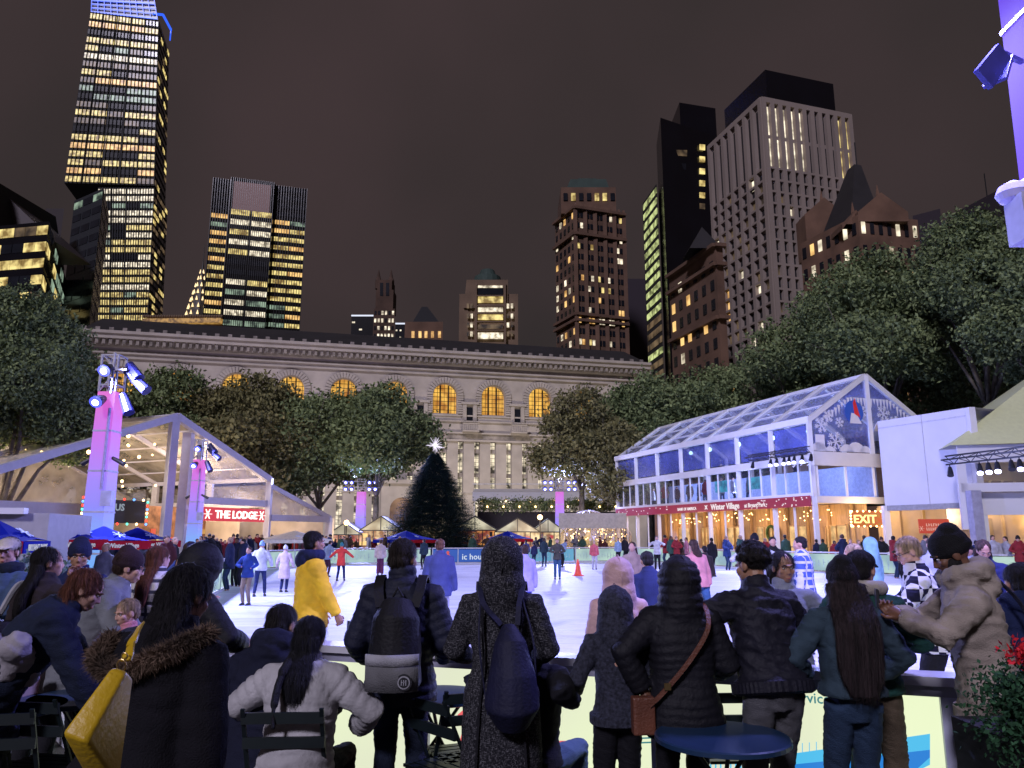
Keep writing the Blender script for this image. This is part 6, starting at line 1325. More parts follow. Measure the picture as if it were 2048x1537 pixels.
def person(px, pytop, Y, yaw, label, top, style='cloth', legs_m=None, skin_k='light', hair=None, hair_m=None, hat=None, hat_m=None, hood=None, hem=.82, fit=.01, flare=0, pitch=.065, amp=.006,
           fig=None, voxel=.013, grip=.5, hands=(-1, 1), face=True, long=None, group='spectators along the near boards', h=None, base=0.0, fit_l=.0, loose=0, shoe=(.02, .02, .022), lining=None, fur=None, topz=None, cat='person', bone=None, eyes=False, name='person', collar=.02, sl=0, band=False):
    """head top seen at (px, pytop) when the person stands Y metres away; yaw 0 = facing away from the viewer"""
    fig = dict(fig or {}); p = at(px, pytop, Y); f = Fig(**{**fig, 'h': 1.75})
    top_off = f.on_head((0, 0, .115 if not hat else .13))
    tz = (p.z-base)
    s = tz/top_off.z; ya = R(yaw); off = Matrix.Rotation(ya, 3, 'Z') @ V3(top_off.x, top_off.y, 0)*s
    if h: s = h
    r = empty(name, (p.x-off.x, Y-off.y, base if not topz else 0), label, cat, group); r.rotation_euler.z = ya; r.scale = (1, 1, 1)
    S = Matrix.Scale(s, 4)
    def put(me, nm, m, par=r):
        me.transform(S); me.materials.clear(); me.materials.append(m); o = bpy.data.objects.new(nm, me); C.objects.link(o); o.parent = par
        me.polygons.foreach_set('use_smooth', [True]*len(me.polygons)); return o
    mb = MB(); f.body(mb, hands, grip, face); bv = .0055 if (hands and voxel < .02 and Y < 9) else voxel*.8
    put(vox(mb, bv, 1), 'body', skin(skin_k))
    mb = MB(); f.jacket(mb, hem, fit, flare, hood=hood, collar=collar, sl=sl); me = vox(mb, voxel, 6 if hood == 'up' else 3)
    if amp: displace(me, f, style, amp, pitch, px*.1)
    put(me, 'coat' if hem < .7 else 'jacket', top)
    if legs_m:
        mb = MB(); f.trousers(mb, fit_l, loose); me = vox(mb, voxel, 2)
        if voxel < .02: displace(me, f, 'denim', .004, seed=px*.1)
        put(me, 'trousers', legs_m)
    for k in (-1, 1): mb = MB(); f.shoes(mb, k); put(vox(mb, max(.009, voxel*.8), 1), 'shoe', mat('shoe_%02d%02d%02d' % tuple(int(c*99) for c in shoe), shoe, .6))
    if hair:
        mb = MB(); f.cap(mb, hair)
        if long: f.locks(mb, **long)
        me = vox(mb, min(voxel, .009) if hair != 'curly' else .006, 1)
        if hair != 'curly' and voxel < .02: displace(me, f, 'hair', .007, seed=px)
        if voxel < .015: strands(me, hair, bool(long), int(px))
        put(me, 'hair', hair_m)
    if hat:
        mb = MB(); f.cap(mb, hat); me = vox(mb, min(voxel, .008), 1)
        if voxel < .02: displace(me, f, 'wool', .002, seed=px)
        put(me, 'hat', hat_m)
    if eyes:
        for k in (-1, 1):
            mb = MB(); mb.ball(f.on_head((k*.030, .076, .002)), (.0110, .008, .0055), n=10, k=7); e = mb.build('eye', mat('eye_white', (.6, .58, .55), .3)); e.parent = r; e.data.transform(S)
            mb = MB(); mb.ball(f.on_head((k*.030, .0825, .002)), (.0050, .003, .0048), n=8, k=6); i_ = mb.build('iris', mat('iris', (.02, .012, .008), .2)); i_.parent = e; i_.data.transform(S)
            mb = MB(); a, b = f.on_head((k*.014, .093, .022)), f.on_head((k*.048, .082, .021)); mb.tube([a, (a+b)/2+V3(0, 0, .004), b], [.004, .005, .002], 6); o = mb.build('eyebrow', hair_m or mat('brow', (.02, .015, .01), .9)); o.parent = r; o.data.transform(S)
        mb = MB(); mb.ball(f.on_head((0, .0855, -.069)), (.021, .006, .007), n=10, k=7); o = mb.build('lips', mat('lips', (.35, .10, .09), .5)); o.parent = r; o.data.transform(S)
    if hood == 'up' and voxel < .02:
        mb = MB(); mb.tube(smooth_path([f.on_head((0, y, z+.01)) for y, z in ((.085, .105), (.02, .157), (-.07, .150), (-.14, .09), (-.178, .0), (-.165, -.09))]), .003, 6); o = mb.build('hood_seam', top, r); o.data.transform(S)
    if band:
        mb = MB(); n = 90; bz, hh = hem-.005, .055; vs = []; q0 = f.hip+(f.M @ V3(0, 0, bz-.93) if f.hip.z < .7 or bz > .9 else V3(0, 0, bz-.93)); Mz = f.M if bz > .9 else Matrix.Rotation(f.M.to_euler().z, 3, 'Z')
        for j, zz in enumerate((-.012, 0, hh, hh+.012)):
            for k in range(n):
                a = 2*math.pi*k/n; ca, sa = math.cos(a), math.sin(a); g_ = (.004 if k % 2 else 0)+(-.012 if j in (0, 3) else .010); vs.append(q0+Mz @ V3(((.190*f.w+fit)*f.bulk+g_)*math.copysign(abs(ca)**.82, ca), ((.150+fit)*f.bulk+g_)*math.copysign(abs(sa)**.82, sa), zz))
        mb.faces(vs, [(j*n+k, j*n+(k+1) % n, (j+1)*n+(k+1) % n, (j+1)*n+k) for j in range(3) for k in range(n)]); o = mb.build('waistband', top, r); o.data.transform(S)
    r['fig_s'] = s
    return r, f, s
def clear(r):
    if 'fig_s' in r: del r['fig_s']
def wpt(r, f, s, p):
    """unit-body point to world"""
    return r.location+Matrix.Rotation(r.rotation_euler.z, 3, 'Z') @ (Vector(p)*s)
def fur_trim(r, f, s, pts, rad, length, n, m, name='fur_trim', seed=1):
    rg = np.random.default_rng(seed); vs = []; fs = []; pts = [Vector(p) for p in pts]
    for i in range(n):
        t = rg.uniform(0, len(pts)-1.001); a = pts[int(t)].lerp(pts[int(t)+1], t % 1); d = Vector(rg.normal(size=3)).normalized(); p = a+d*rad*rg.uniform(.2, 1); q = p+d*length*rg.uniform(.5, 1.1)+Vector(rg.normal(size=3))*length*.3+V3(0, 0, -length*.2); sd = d.cross(Vector(rg.normal(size=3))).normalized()*.0022
        k = len(vs); vs += [p-sd, p+sd, q]; fs.append((k, k+1, k+2))
    mb = MB(); mb.faces(vs, fs); 
    for a, b in zip(pts[:-1], pts[1:]): mb.tube([a, b], rad*.8, 8)
    o = mb.build(name, m, r); o.data.transform(Matrix.Scale(s, 4)); return o

# ---------- fabrics
def tweed():
    m = mat('tweed', (.03, .03, .035), .95, var=0, spec=.2); t = m.node_tree; L = t.links; b = t.nodes['Principled BSDF']; co = N(t, 'ShaderNodeTexCoord')
    outs = []
    for sc in ((60, 60, 260), (240, 240, 50)):
        mp = N(t, 'ShaderNodeMapping'); mp.inputs['Scale'].default_value = sc; L.new(co.outputs['Object'], mp.inputs['Vector']); n = N(t, 'ShaderNodeTexNoise'); n.inputs['Scale'].default_value = 1; n.inputs['Detail'].default_value = 3; L.new(mp.outputs[0], n.inputs['Vector']); outs.append(n.outputs['Fac'])
    mx = N(t, 'ShaderNodeMath', operation='MAXIMUM'); L.new(outs[0], mx.inputs[0]); L.new(outs[1], mx.inputs[1])
    r = N(t, 'ShaderNodeValToRGB'); e = r.color_ramp.elements; e[0].position = .55; e[0].color = (.012, .012, .016, 1); e[1].position = .76; e[1].color = (.20, .20, .22, 1); L.new(mx.outputs[0], r.inputs['Fac']); L.new(r.outputs['Color'], b.inputs['Base Color'])
    bp = N(t, 'ShaderNodeBump'); bp.inputs['Strength'].default_value = .5; bp.inputs['Distance'].default_value = .01; L.new(mx.outputs[0], bp.inputs['Height']); L.new(bp.outputs[0], b.inputs['Normal']); return m
def checks(name, a, b_, sc=14, plaid=False):
    m = mat(name, a, .9, var=0, spec=.2); t = m.node_tree; L = t.links; b = t.nodes['Principled BSDF']; co = N(t, 'ShaderNodeTexCoord')
    if plaid:
        r = []
        for ax in ('X', 'Z'):
            wv = N(t, 'ShaderNodeTexWave'); wv.bands_direction = ax; wv.inputs['Scale'].default_value = sc; L.new(co.outputs['Object'], wv.inputs['Vector']); c = N(t, 'ShaderNodeMath', operation='GREATER_THAN'); c.inputs[1].default_value = .78; L.new(wv.outputs['Fac'], c.inputs[0]); r.append(c.outputs[0])
        mx = N(t, 'ShaderNodeMath', operation='MAXIMUM'); L.new(r[0], mx.inputs[0]); L.new(r[1], mx.inputs[1]); fac = mx.outputs[0]
        mix = N(t, 'ShaderNodeMix', data_type='RGBA'); mix.inputs[6].default_value = list(a)+[1]; mix.inputs[7].default_value = list(b_)+[1]; L.new(fac, mix.inputs[0]); L.new(mix.outputs[2], b.inputs['Base Color'])
    else:
        ck = N(t, 'ShaderNodeTexChecker'); ck.inputs['Scale'].default_value = sc; ck.inputs['Color1'].default_value = list(a)+[1]; ck.inputs['Color2'].default_value = list(b_)+[1]; L.new(co.outputs['Object'], ck.inputs['Vector']); L.new(ck.outputs['Color'], b.inputs['Base Color'])
    return m
BLK = (.010, .010, .014); NAVY = (.012, .016, .045); DNM = (.035, .065, .13); H_BLACK = hairm('black', (.010, .008, .008)); H_BRN = hairm('brown', (.045, .024, .016)); H_AUB = hairm('auburn', (.13, .045, .025)); H_BLD = hairm('blonde', (.35, .25, .15))
D = V3
def attach(o, par): o.parent = par; o.matrix_parent_inverse = Matrix.Translation(-par.location); return o
def bag_mesh(mb, vox_, m, name, par, style=None, f=None, sm=2):
    me = vox(mb, vox_, sm); me.materials.append(m); me.polygons.foreach_set('use_smooth', [True]*len(me.polygons)); me.transform(Matrix.Translation(-par.location)); o = bpy.data.objects.new(name, me); C.objects.link(o); o.parent = par; return o
def wmesh(mb, m, name, par, smooth=False): return mb.build(name, m, par, smooth, loc=par.location)
def strap(mb, pts, w, th, nrm):
    for a, b in zip(pts[:-1], pts[1:]): mb.bar(a, b+(b-a)*.04, w, th, up=nrm)


YB = 4.35   # the row of backs
# --- man with backpack (back view)
r, f, s = person(812, 1080, 4.8, 0, 'short haired man in navy quilted jacket and jeans, wearing a grey pocketed black backpack', nylon('navy', (.012, .014, .03)), 'puffer', cloth('jeans_dark', (.02, .028, .055)), 'tan', 'short', hairm('darkbrown', (.022, .016, .013)), hem=.80, fit=.03, fig=dict(head=(-28, 8), arms={-1: ((-.24, .20, 1.02), (-.6, -.8, -.7)), 1: ((.24, .20, 1.02), (.6, -.8, -.7))}, bulk=1.13), pitch=.055, collar=.06, hands=(), amp=.009)
bp = empty('backpack', wpt(r, f, s, (0, -.2, 1.0)), 'black backpack with light grey lower pocket and round patch worn by the navy jacket man', 'backpack', 'backpacks on spectators')
def W(p): return wpt(r, f, s, p)
mb = MB(); mb.tube([W((-.0, -.235, .96)), W((0, -.25, 1.10)), W((0, -.235, 1.30)), W((.0, -.20, 1.40))], [.135, .15, .135, .08], 16); mb.hexa([W((x, y, .93)) for x, y in ((-.15, -.33), (.15, -.33), (.15, -.16), (-.15, -.16))], [W((x, y, 1.30)) for x, y in ((-.125, -.30), (.125, -.30), (.12, -.14), (-.12, -.14))]); bag_mesh(mb, .009, nylon('black', (.008, .008, .011)), 'pack', bp, sm=6)
def bowed(x0, x1, z0, z1, y, bow, m, name, th=.012, par=None, nx=8):
    mb = MB(); vs = []
    for j in range(2):
        for i in range(nx+1):
            t = i/nx; x = x0+(x1-x0)*t; yy = y-bow*(1-(2*t-1)**2)
            for z in (z0, z1): vs += [W((x, yy, z)), W((x, yy-th, z))]
        break
    fs = []
    for i in range(nx): a = i*4; b = a+4; fs += [(a+1, b+1, b+3, a+3), (a, a+2, b+2, b), (a, b, b+1, a+1), (a+2, a+3, b+3, b+2)]
    mb.faces(vs, fs+[(0, 1, 3, 2), (nx*4, nx*4+2, nx*4+3, nx*4+1)]); return wmesh(mb, m, name, par or bp, True)
pk = bowed(-.150, .150, .92, 1.085, -.345, .050, cloth('grey_pocket', (.15, .15, .16)), 'pocket'); bowed(-.151, .151, 1.06, 1.12, -.347, .052, cloth('pale_flap', (.36, .36, .40)), 'pocket_flap', .016)
bowed(-.045, .045, 1.235, 1.255, -.325, .012, cloth('pale_flap', (.36, .36, .40)), 'name_tag', .006)
mb = MB(); c = W((.075, -.398, .975)); mb.tube([c, c+V3(0, -.004, 0)], [.044, .044], 20); wmesh(mb, cloth('patch', (.03, .03, .035)), 'round_patch', bp); mb = MB(); mb.tube([c+V3(0, -.004, 0), c+V3(0, -.006, 0)], [.034, .034], 20); wmesh(mb, cloth('pale_flap', (.36, .36, .40)), 'patch_ring', bp); mb = MB(); mb.tube([c+V3(0, -.006, 0), c+V3(0, -.008, 0)], [.027, .027], 20); wmesh(mb, MATS['cloth_patch'], 'patch_centre', bp); mb = MB(); [mb.bar(c+V3(x, -.010, -.014), c+V3(x, -.010, .014), .005, .002) for x in (-.012, 0, .012)]; mb.bar(c+V3(-.012, -.0105, 0), c+V3(.012, -.0105, .006), .004, .002); wmesh(mb, MATS['cloth_pale_flap'], 'patch_mark', bp)
for k in (-1, 1): mb = MB(); strap(mb, smooth_path([W((k*.10, -.20, 1.36)), W((k*.125, -.14, 1.46)), W((k*.13, -.02, 1.53)), W((k*.14, .12, 1.45)), W((k*.15, .17, 1.25))]), .055, .014, V3(0, -.6, .6)); wmesh(mb, MATS['nylon_black'], 'strap', bp)
mb = MB(); mb.tube([W((-.03, -.2, 1.42)), W((0, -.2, 1.47)), W((.03, -.2, 1.42))], .009, 6); wmesh(mb, MATS['nylon_black'], 'handle', bp)
# --- woman in tweed coat with drawstring bag
r, f, s = person(1004, 1088, 4.5, 0, 'person in long hooded grey tweed coat seen from behind with hood up', tweed(), 'cloth', cloth('black', BLK), 'light', hood='up', hem=.30, fit=.012, flare=.045, amp=.004, fig=dict(head=(0, 6), arms={-1: ((-.20, .22, 1.08), (-.6, -.8, -.7)), 1: ((.20, .22, 1.08), (.6, -.8, -.7))}, bulk=1.08), face=False, hands=())
bp = empty('drawstring_bag', wpt(r, f, s, (.03, -.2, 1.0)), 'slouchy navy drawstring backpack hanging on the grey tweed coat', 'backpack', 'backpacks on spectators')
mb = MB(); mb.tube([W((.04, -.20, 1.31)), W((.05, -.235, 1.22)), W((.06, -.26, 1.05)), W((.06, -.265, .90)), W((.06, -.22, .80))], [.035, .085, .125, .145, .09], 16); me_o = bag_mesh(mb, .009, nylon('navybag', (.012, .013, .04)), 'bag', bp, sm=3)
mb = MB()
for k, x in ((-1, .0), (1, .09)): strap(mb, smooth_path([W((x, -.21, 1.31)), W((k*.10, -.165, 1.42)), W((k*.13, -.04, 1.53)), W((k*.14, .08, 1.48))]), .028, .01, V3(0, -.6, .6)); mb.tube(smooth_path([W((k*.12, -.13, 1.44)), W((k*.15+.03, -.22, 1.2)), W((k*.13+.06, -.24, .85))]), .005, 6)
wmesh(mb, MATS['nylon_navybag'], 'strap', bp)
for k in (-1, 1):
    mb = MB(); strap(mb, smooth_path([W((k*.11, -.165, 1.40)), W((k*.10, -.165, 1.10)), W((k*.12, -.185, .85)), W((k*.15, -.21, .34))]), .012, .006, V3(0, -1, 0))
    o = mb.build('piping', cloth('black', BLK), r); o.matrix_parent_inverse = Matrix.Rotation(-r.rotation_euler.z, 4, 'Z') @ Matrix.Translation(-r.location)
# --- child in dark hooded sweatshirt
r, f, s = person(1228, 1184, 4.6, 3, 'child in dark marled hooded sweatshirt and black trousers seen from behind', cloth('charcoal_marl', (.030, .032, .05), var=.6, scale=60), 'cloth', cloth('black', BLK), 'light', hood='up', hem=.88, fit=.008, fig=dict(head=(0, 4), arms={-1: ((-.26, .16, 1.06), (-.6, -.8, -.7)), 1: ((.24, .18, 1.05), (.6, -.8, -.7))}, bulk=1.02, w=.95), amp=.005, face=False, loose=.012, hands=(), band=True)
# --- black puffer hood with brown crossbody
r, f, s = person(1352, 1128, 4.5, 0, 'person in hooded black quilted coat with brown strap across the back', nylon('blackcoat', (.008, .008, .012)), 'puffer', cloth('black', BLK), 'brown', hood='up', hem=.74, fit=.035, flare=.02, fig=dict(head=(14, 8), arms={-1: ((-.25, -.04, 1.0), (-1, -.3, .2)), 1: ((.22, .22, 1.06), (.6, -.8, -.7))}, bulk=1.12), pitch=.05, amp=.009, face=False, grip=.9, hands=(-1,))
hb = empty('handbag', W((-.26, -.1, .80)), 'small brown leather crossbody bag at the hip of the black hooded coat', 'handbag'); M_LEA = mat('brown_leather', (.13, .045, .025), .45, var=.25, bump=.3, bscale=80)
mb = MB(); c = W((-.27, -.13, .88)); mb.box(c, (.12, .07, .19), .1); bag_mesh(mb, .008, M_LEA, 'bag', hb); mb = MB(); strap(mb, smooth_path([W((-.24, -.17, .94)), W((-.16, -.20, 1.02)), W((.0, -.215, 1.20)), W((.12, -.20, 1.38)), W((.135, -.08, 1.50)), W((.10, .06, 1.49))]), .024, .008, V3(0, -1, .1)); wmesh(mb, M_LEA, 'strap', hb); mb = MB(); c = W((-.135, -.212, 1.055)); mb.box(c, (.035, .01, .035), 0); wmesh(mb, mat('gold_buckle', (.5, .35, .15), .3, 1), 'buckle', hb)
# --- curly man in bomber
r, f, s = person(1492, 1094, 4.6, 12, 'curly haired man in black bomber jacket and grey jeans leaning toward the rink', nylon('bomber', (.010, .010, .018)), 'cloth', cloth('grey_denim', (.085, .085, .095)), 'tan', 'curly', H_BLACK, hem=.93, fit=.022, fig=dict(lean=12, head=(25, 6), arms={-1: ((-.26, .40, 1.30), (-1, -.5, -.2)), 1: ((.16, .34, 1.14), (1, -.4, -.6))}, legs={-1: ((-.12, -.06, .08), (0, 1, 0)), 1: ((.12, .06, .08), (0, 1, 0))}, bulk=1.08), amp=.010, grip={-1: .9, 1: .8}, loose=.006, band=True)
# --- long haired woman, beanie, denim jacket
r, f, s = person(1678, 1118, 4.4, 0, 'woman in black beanie and denim jacket with very long dark hair down her back', cloth('denim_jacket', (.035, .06, .085)), 'cloth', cloth('blue_jeans', (.022, .042, .085)), 'light', 'long', hairm('longdark', (.020, .013, .014)), 'beanie', cloth('black_knit', (.008, .008, .010)), hem=.98, fit=.018, fig=dict(head=(-6, 5), arms={-1: ((-.20, .16, 1.05), (-1, -.5, -.4)), 1: ((.20, .18, 1.05), (1, -.5, -.4))}, bulk=1.1, w=.95), long=dict(length=.62, width=.120, thick=.05, spread=1.12, back=.13), hands=(), amp=.008)
# --- man in green varsity jacket beyond her
r, f, s = person(1722, 1098, 4.78, -35, 'man in black cap and dark green varsity jacket with cream hood, half turned right', cloth('green_jacket', (.012, .055, .045)), 'cloth', cloth('khaki', (.10, .075, .05)), 'light', 'short', H_BLACK, 'cap', cloth('black_knit', (.008, .008, .010)), hem=.90, fit=.02, fig=dict(head=(-10, 5), lean=3, arms={1: ((.10, .32, 1.18), (1, -.3, -.5)), -1: ((-.15, .3, 1.1), (-1, -.3, -.3))}, bulk=1.05), grip=.8, loose=.012)
fh = MB(); 
for a in np.linspace(-2.2, 2.2, 11): fh.ball(f.neck+f.M @ V3(math.sin(a)*.105, -math.cos(a)*.10, .03), .05, n=8, k=6)
me = vox(fh, .01, 2); me.transform(Matrix.Scale(s, 4)); me.materials.append(cloth('cream_fleece', (.42, .38, .32))); o = bpy.data.objects.new('hood', me); C.objects.link(o); o.parent = r
t = text('Alpine', .085, W((.150, .02, 1.27)), (.35, 1, 0), (0, 0, 1), cloth('cream_fleece', (.42, .38, .32)), r, 'script_lettering', .004, shear=.4); t.matrix_parent_inverse = Matrix.Rotation(-r.rotation_euler.z, 4, 'Z') @ Matrix.Translation(-r.location)
# --- man in beige hoodie, beanie, facing left
r, f, s = person(1872, 1064, 4.25, 72, 'bearded man in black beanie and pale beige hoodie turned left holding a phone', cloth('beige_hoodie', (.34, .29, .25)), 'cloth', cloth('black', BLK), 'brown', hat='beanie', hat_m=cloth('black_knit', (.008, .008, .010)), hood='down', hem=.80, fit=.012, fig=dict(lean=8, head=(4, 18), arms={-1: ((-.10, .40, 1.30), (-1, -.3, -.6)), 1: ((.12, .40, 1.30), (1, -.3, -.5))}, bulk=1.05), grip=.9, amp=.009, eyes=True, loose=.012, band=True)
mb = MB(); [mb.ball(f.on_head(p), q, n=12, k=8) for p, q in (((0, .045, -.085), (.055, .055, .036)), ((-.052, .02, -.05), (.022, .04, .042)), ((.052, .02, -.05), (.022, .04, .042)))]
me = vox(mb, .007, 1); me.transform(Matrix.Scale(s, 4)); me.materials.append(H_BLACK); o = bpy.data.objects.new('beard', me); C.objects.link(o); o.parent = r
mb = MB(); strap(mb, smooth_path([W((.10, .10, 1.52)), W((.12, -.04, 1.54)), W((.02, -.19, 1.36)), W((-.08, -.20, 1.10)), W((-.14, -.14, .92))]), .022, .008, V3(1, 0, 0)); sb = empty('sling_bag', W((-.14, -.14, .92)), 'thin black bag strap over the shoulder of the beige hoodie man', 'bag'); wmesh(mb, MATS['nylon_black'], 'strap', sb); mb = MB(); mb.box(W((-.14, -.19, .86)), (.1, .2, .18), .2); bag_mesh(mb, .01, nylon('black', BLK), 'bag', sb)
ph = empty('phone', W((.02, .50, 1.36)), 'dark smartphone held by the beige hoodie man', 'phone'); mb = MB(); mb.box(ph.location, (.075, .012, .15), R(72)); wmesh(mb, mat('phone_case', (.02, .02, .025), .3), 'case', ph); mb = MB(); mb.box(ph.location+Matrix.Rotation(R(72), 3, 'Z') @ V3(0, -.008, 0), (.068, .004, .14), R(72)); wmesh(mb, mat('phone_glass', (.01, .01, .012), .1), 'screen', ph)
# --- hooded navy person far right
r, f, s = person(2030, 1128, 4.4, 5, 'black haired person in navy hoodie seen from behind at the right edge', cloth('navy_hoodie', (.012, .02, .07)), 'cloth', cloth('black', BLK), 'light', 'short', H_BLACK, hood='down', hem=.84, fit=.03, fig=dict(head=(-6, 6), bulk=1.1), hands=(), amp=.008)
# --- seated woman in white puffer with long black hair, man next to her
r, f, s = person(628, 1236, 4.6, -6, 'seated woman in white quilted jacket with long straight black hair', nylon('white', (.42, .41, .43)), 'puffer', cloth('black', BLK), 'light', 'long', hairm('jet', (.008, .008, .012)), hem=.86, fit=.035, fig=dict(seat=True, lean=10, head=(0, 10), arms={-1: ((-.28, .30, .70), (-1, -.6, 0)), 1: ((.26, .30, .68), (1, -.6, 0))}, bulk=1.1), long=dict(length=.34, width=.075, thick=.04, spread=1.0, back=.15), pitch=.06, amp=.010, hands=())
mb = MB(); mb.tube(smooth_path([f.on_head((-.05, -.07, -.10)), f.on_head((-.07, -.16, -.25)), f.on_head((-.06, -.21, -.42)), f.on_head((-.04, -.22, -.52))]), [.030]*8+[.022]*8+[.012]*9, 8); me = vox(mb, .007, 1); displace(me, f, 'hair', .004, seed=4); me.transform(Matrix.Scale(s, 4)); me.materials.append(MATS['hair_jet']); o = bpy.data.objects.new('hair_lock', me); C.objects.link(o); o.parent = r
r, f, s = person(575, 1212, 4.9, -14, 'seated man with short dark hair and dark navy hooded jacket beside the white jacket woman', cloth('navy_coat', (.010, .012, .030)), 'cloth', cloth('black', BLK), 'light', 'short', H_BLACK, hood='down', hem=.84, fit=.04, fig=dict(seat=True, lean=14, head=(-12, 4), arms={-1: ((-.30, .25, .62), (-1, -.6, 0)), 1: ((.22, .30, .66), (1, -.6, 0))}, bulk=1.25), hands=(), amp=.009)
# --- near woman: big dark coat with fur hood, yellow bag
r, f, s = person(404, 1138, 3.1, -22, 'woman in long dark down coat with brown fur hood walking past nearest the camera', cloth('dark_down', (.0065, .006, .010)), 'puffer', cloth('black', BLK), 'light', 'long', hairm('messy', (.009, .008, .011)), hem=.38, fit=.055, flare=.04, fig=dict(lean=9, side=5, head=(-14, 14), arms={-1: ((-.30, .12, .88), (-1, -.4, 0)), 1: ((.28, .05, .84), (1, -.5, 0))}, bulk=1.16), long=dict(length=.22, width=.095, thick=.06, spread=1.1), pitch=.10, amp=.006, hands=(), group='people nearest the camera')
fur_trim(r, f, s, smooth_path([f.up(-.24, -.08, 1.43), f.up(-.17, -.19, 1.36), f.up(0, -.235, 1.33), f.up(.15, -.18, 1.42), f.up(.215, -.04, 1.51)]), .030, .030, 22000, mat('brown_fur', (.12, .08, .055), .9, var=.7, scale=9), seed=3)
hb = at(190, 1420, 2.35); YBAG = empty('handbag', hb, 'large mustard yellow shoulder bag swinging from the fur hood woman', 'handbag'); M_YEL = mat('yellow_leather', (.56, .36, .012), .42, var=.12, bump=.2, bscale=50)
q = [at(230, 1335, 2.30), at(255, 1350, 2.42), at(232, 1545, 2.42), at(122, 1478, 2.30)]; n_ = ((q[1]-q[0]).cross(q[3]-q[0])).normalized()
fr = [at(224, 1334, 2.20), at(257, 1344, 2.22), at(173, 1486, 2.10), at(121, 1467, 2.10)]; bk = [at(238, 1345, 2.36), at(266, 1356, 2.38), at(240, 1568, 2.26), at(172, 1560, 2.24)]
mb = MB(); mb.hexa([fr[3], fr[2], bk[2], bk[3]], [fr[0], fr[1], bk[1], bk[0]]); 
def rounded(mb, par, m, nm, bev=.012):
    me = bpy.data.meshes.new(nm); me.from_pydata(mb.v, [], mb.f); o = bpy.data.objects.new(nm, me); C.objects.link(o); b_ = o.modifiers.new('b', 'BEVEL'); b_.width = bev; b_.segments = 3; dg = bpy.context.evaluated_depsgraph_get(); m2 = bpy.data.meshes.new_from_object(o.evaluated_get(dg)); o.data = m2; o.modifiers.clear(); m2.transform(Matrix.Translation(-par.location)); m2.materials.append(m); o.parent = par; m2.polygons.foreach_set('use_smooth', [True]*len(m2.polygons)); return o
rounded(mb, YBAG, M_YEL, 'bag')
mb = MB(); c0, c1 = at(214, 1352, 2.20), at(150, 1478, 2.14); mb.bar(at(225, 1345, 2.205), at(205, 1372, 2.20), .02, .006); mb.tube([at(222, 1350, 2.20), at(214, 1362, 2.19), at(222, 1374, 2.19), at(232, 1362, 2.20)], .002, 6); wmesh(mb, M_YEL, 'zip_pull', YBAG)
mb = MB(); strap(mb, smooth_path([at(262, 1290, 2.38), at(258, 1306, 2.34), at(252, 1322, 2.32)]), .03, .006, V3(0, -1, 0)); strap(mb, smooth_path([at(262, 1290, 2.38), at(270, 1272, 2.42), at(282, 1250, 2.5)]), .028, .006, V3(0, -1, 0)); wmesh(mb, M_YEL, 'strap', YBAG)
mb = MB(); c = [at(243+9*math.cos(a), 1331+12*math.sin(a), 2.30) for a in np.linspace(0, 6.283, 13)]; mb.tube(c, .0025, 6); c = [at(249+6*math.cos(a), 1313+7*math.sin(a), 2.31) for a in np.linspace(0, 6.283, 13)]; mb.tube(c, .002, 6); wmesh(mb, mat('gold_ring', (.6, .42, .18), .25, 1), 'ring', YBAG)
# --- hooded figure beyond her shoulder
r, f, s = person(424, 1104, 5.0, -40, 'hooded person in black padded coat leaning right beyond the fur hood woman', nylon('blackcoat', BLK), 'puffer', cloth('black', BLK), 'light', hood='up', hem=.74, fit=.03, fig=dict(lean=14, head=(-15, 12), bulk=1.15, arms={1: ((.2, .4, 1.12), (1, -.4, -.4))}), amp=.005, grip=.6)
# --- left group
r, f, s = person(198, 1146, 4.6, -62, 'auburn haired woman in dark navy coat bending right over the left table', cloth('navy_wool', (.012, .018, .04)), 'cloth', cloth('black', BLK), 'pale', 'long', H_AUB, hem=.70, fit=.03, flare=.02, fig=dict(lean=38, head=(-8, -8), arms={-1: ((-.24, .62, .78), (-1, -.3, -.2)), 1: ((.22, .60, .76), (1, -.3, -.4))}, bulk=1.15), long=dict(length=.20, width=.085, thick=.05, spread=1.0), amp=.007, eyes=True)
r, f, s = person(250, 1200, 5.3, 150, 'fair haired small child in pink jacket beside the bending woman', cloth('pink', (.50, .20, .22)), 'cloth', cloth('grey', (.1, .1, .12)), 'pale', 'short', H_BLD, hem=.84, fit=.02, eyes=True, fig=dict(head=(0, 12)), grip=.3)
r, f, s = person(102, 1094, 5.6, -18, 'woman with long black hair and dark coat wearing a black backpack at the left', cloth('dark_brown', (.03, .022, .024)), 'cloth', cloth('black', BLK), 'light', 'long', H_BLACK, hem=.6, fit=.03, fig=dict(head=(-40, 0)), long=dict(length=.36, width=.105, thick=.055, spread=1.1), amp=.007, hands=())
bp = empty('backpack', W((-.1, -.2, 1.0)), 'black backpack with thin pale piping worn by the long haired woman at the left', 'backpack', 'backpacks on spectators')
mb = MB(); mb.tube([W((-.10, -.24, .88)), W((-.10, -.27, 1.05)), W((-.08, -.24, 1.24))], [.14, .16, .10], 14); bag_mesh(mb, .01, nylon('black', BLK), 'pack', bp, sm=4); mb = MB(); mb.tube(smooth_path([W((.0, -.36, 1.22)), W((.05, -.40, 1.1)), W((.04, -.40, .95))]), .006, 6); mb.tube(smooth_path([W((-.1, -.25, 1.28)), W((-.12, -.1, 1.48)), W((-.12, .1, 1.44))]), .02, 6); wmesh(mb, cloth('pale_flap', (.36, .36, .40)), 'piping', bp)
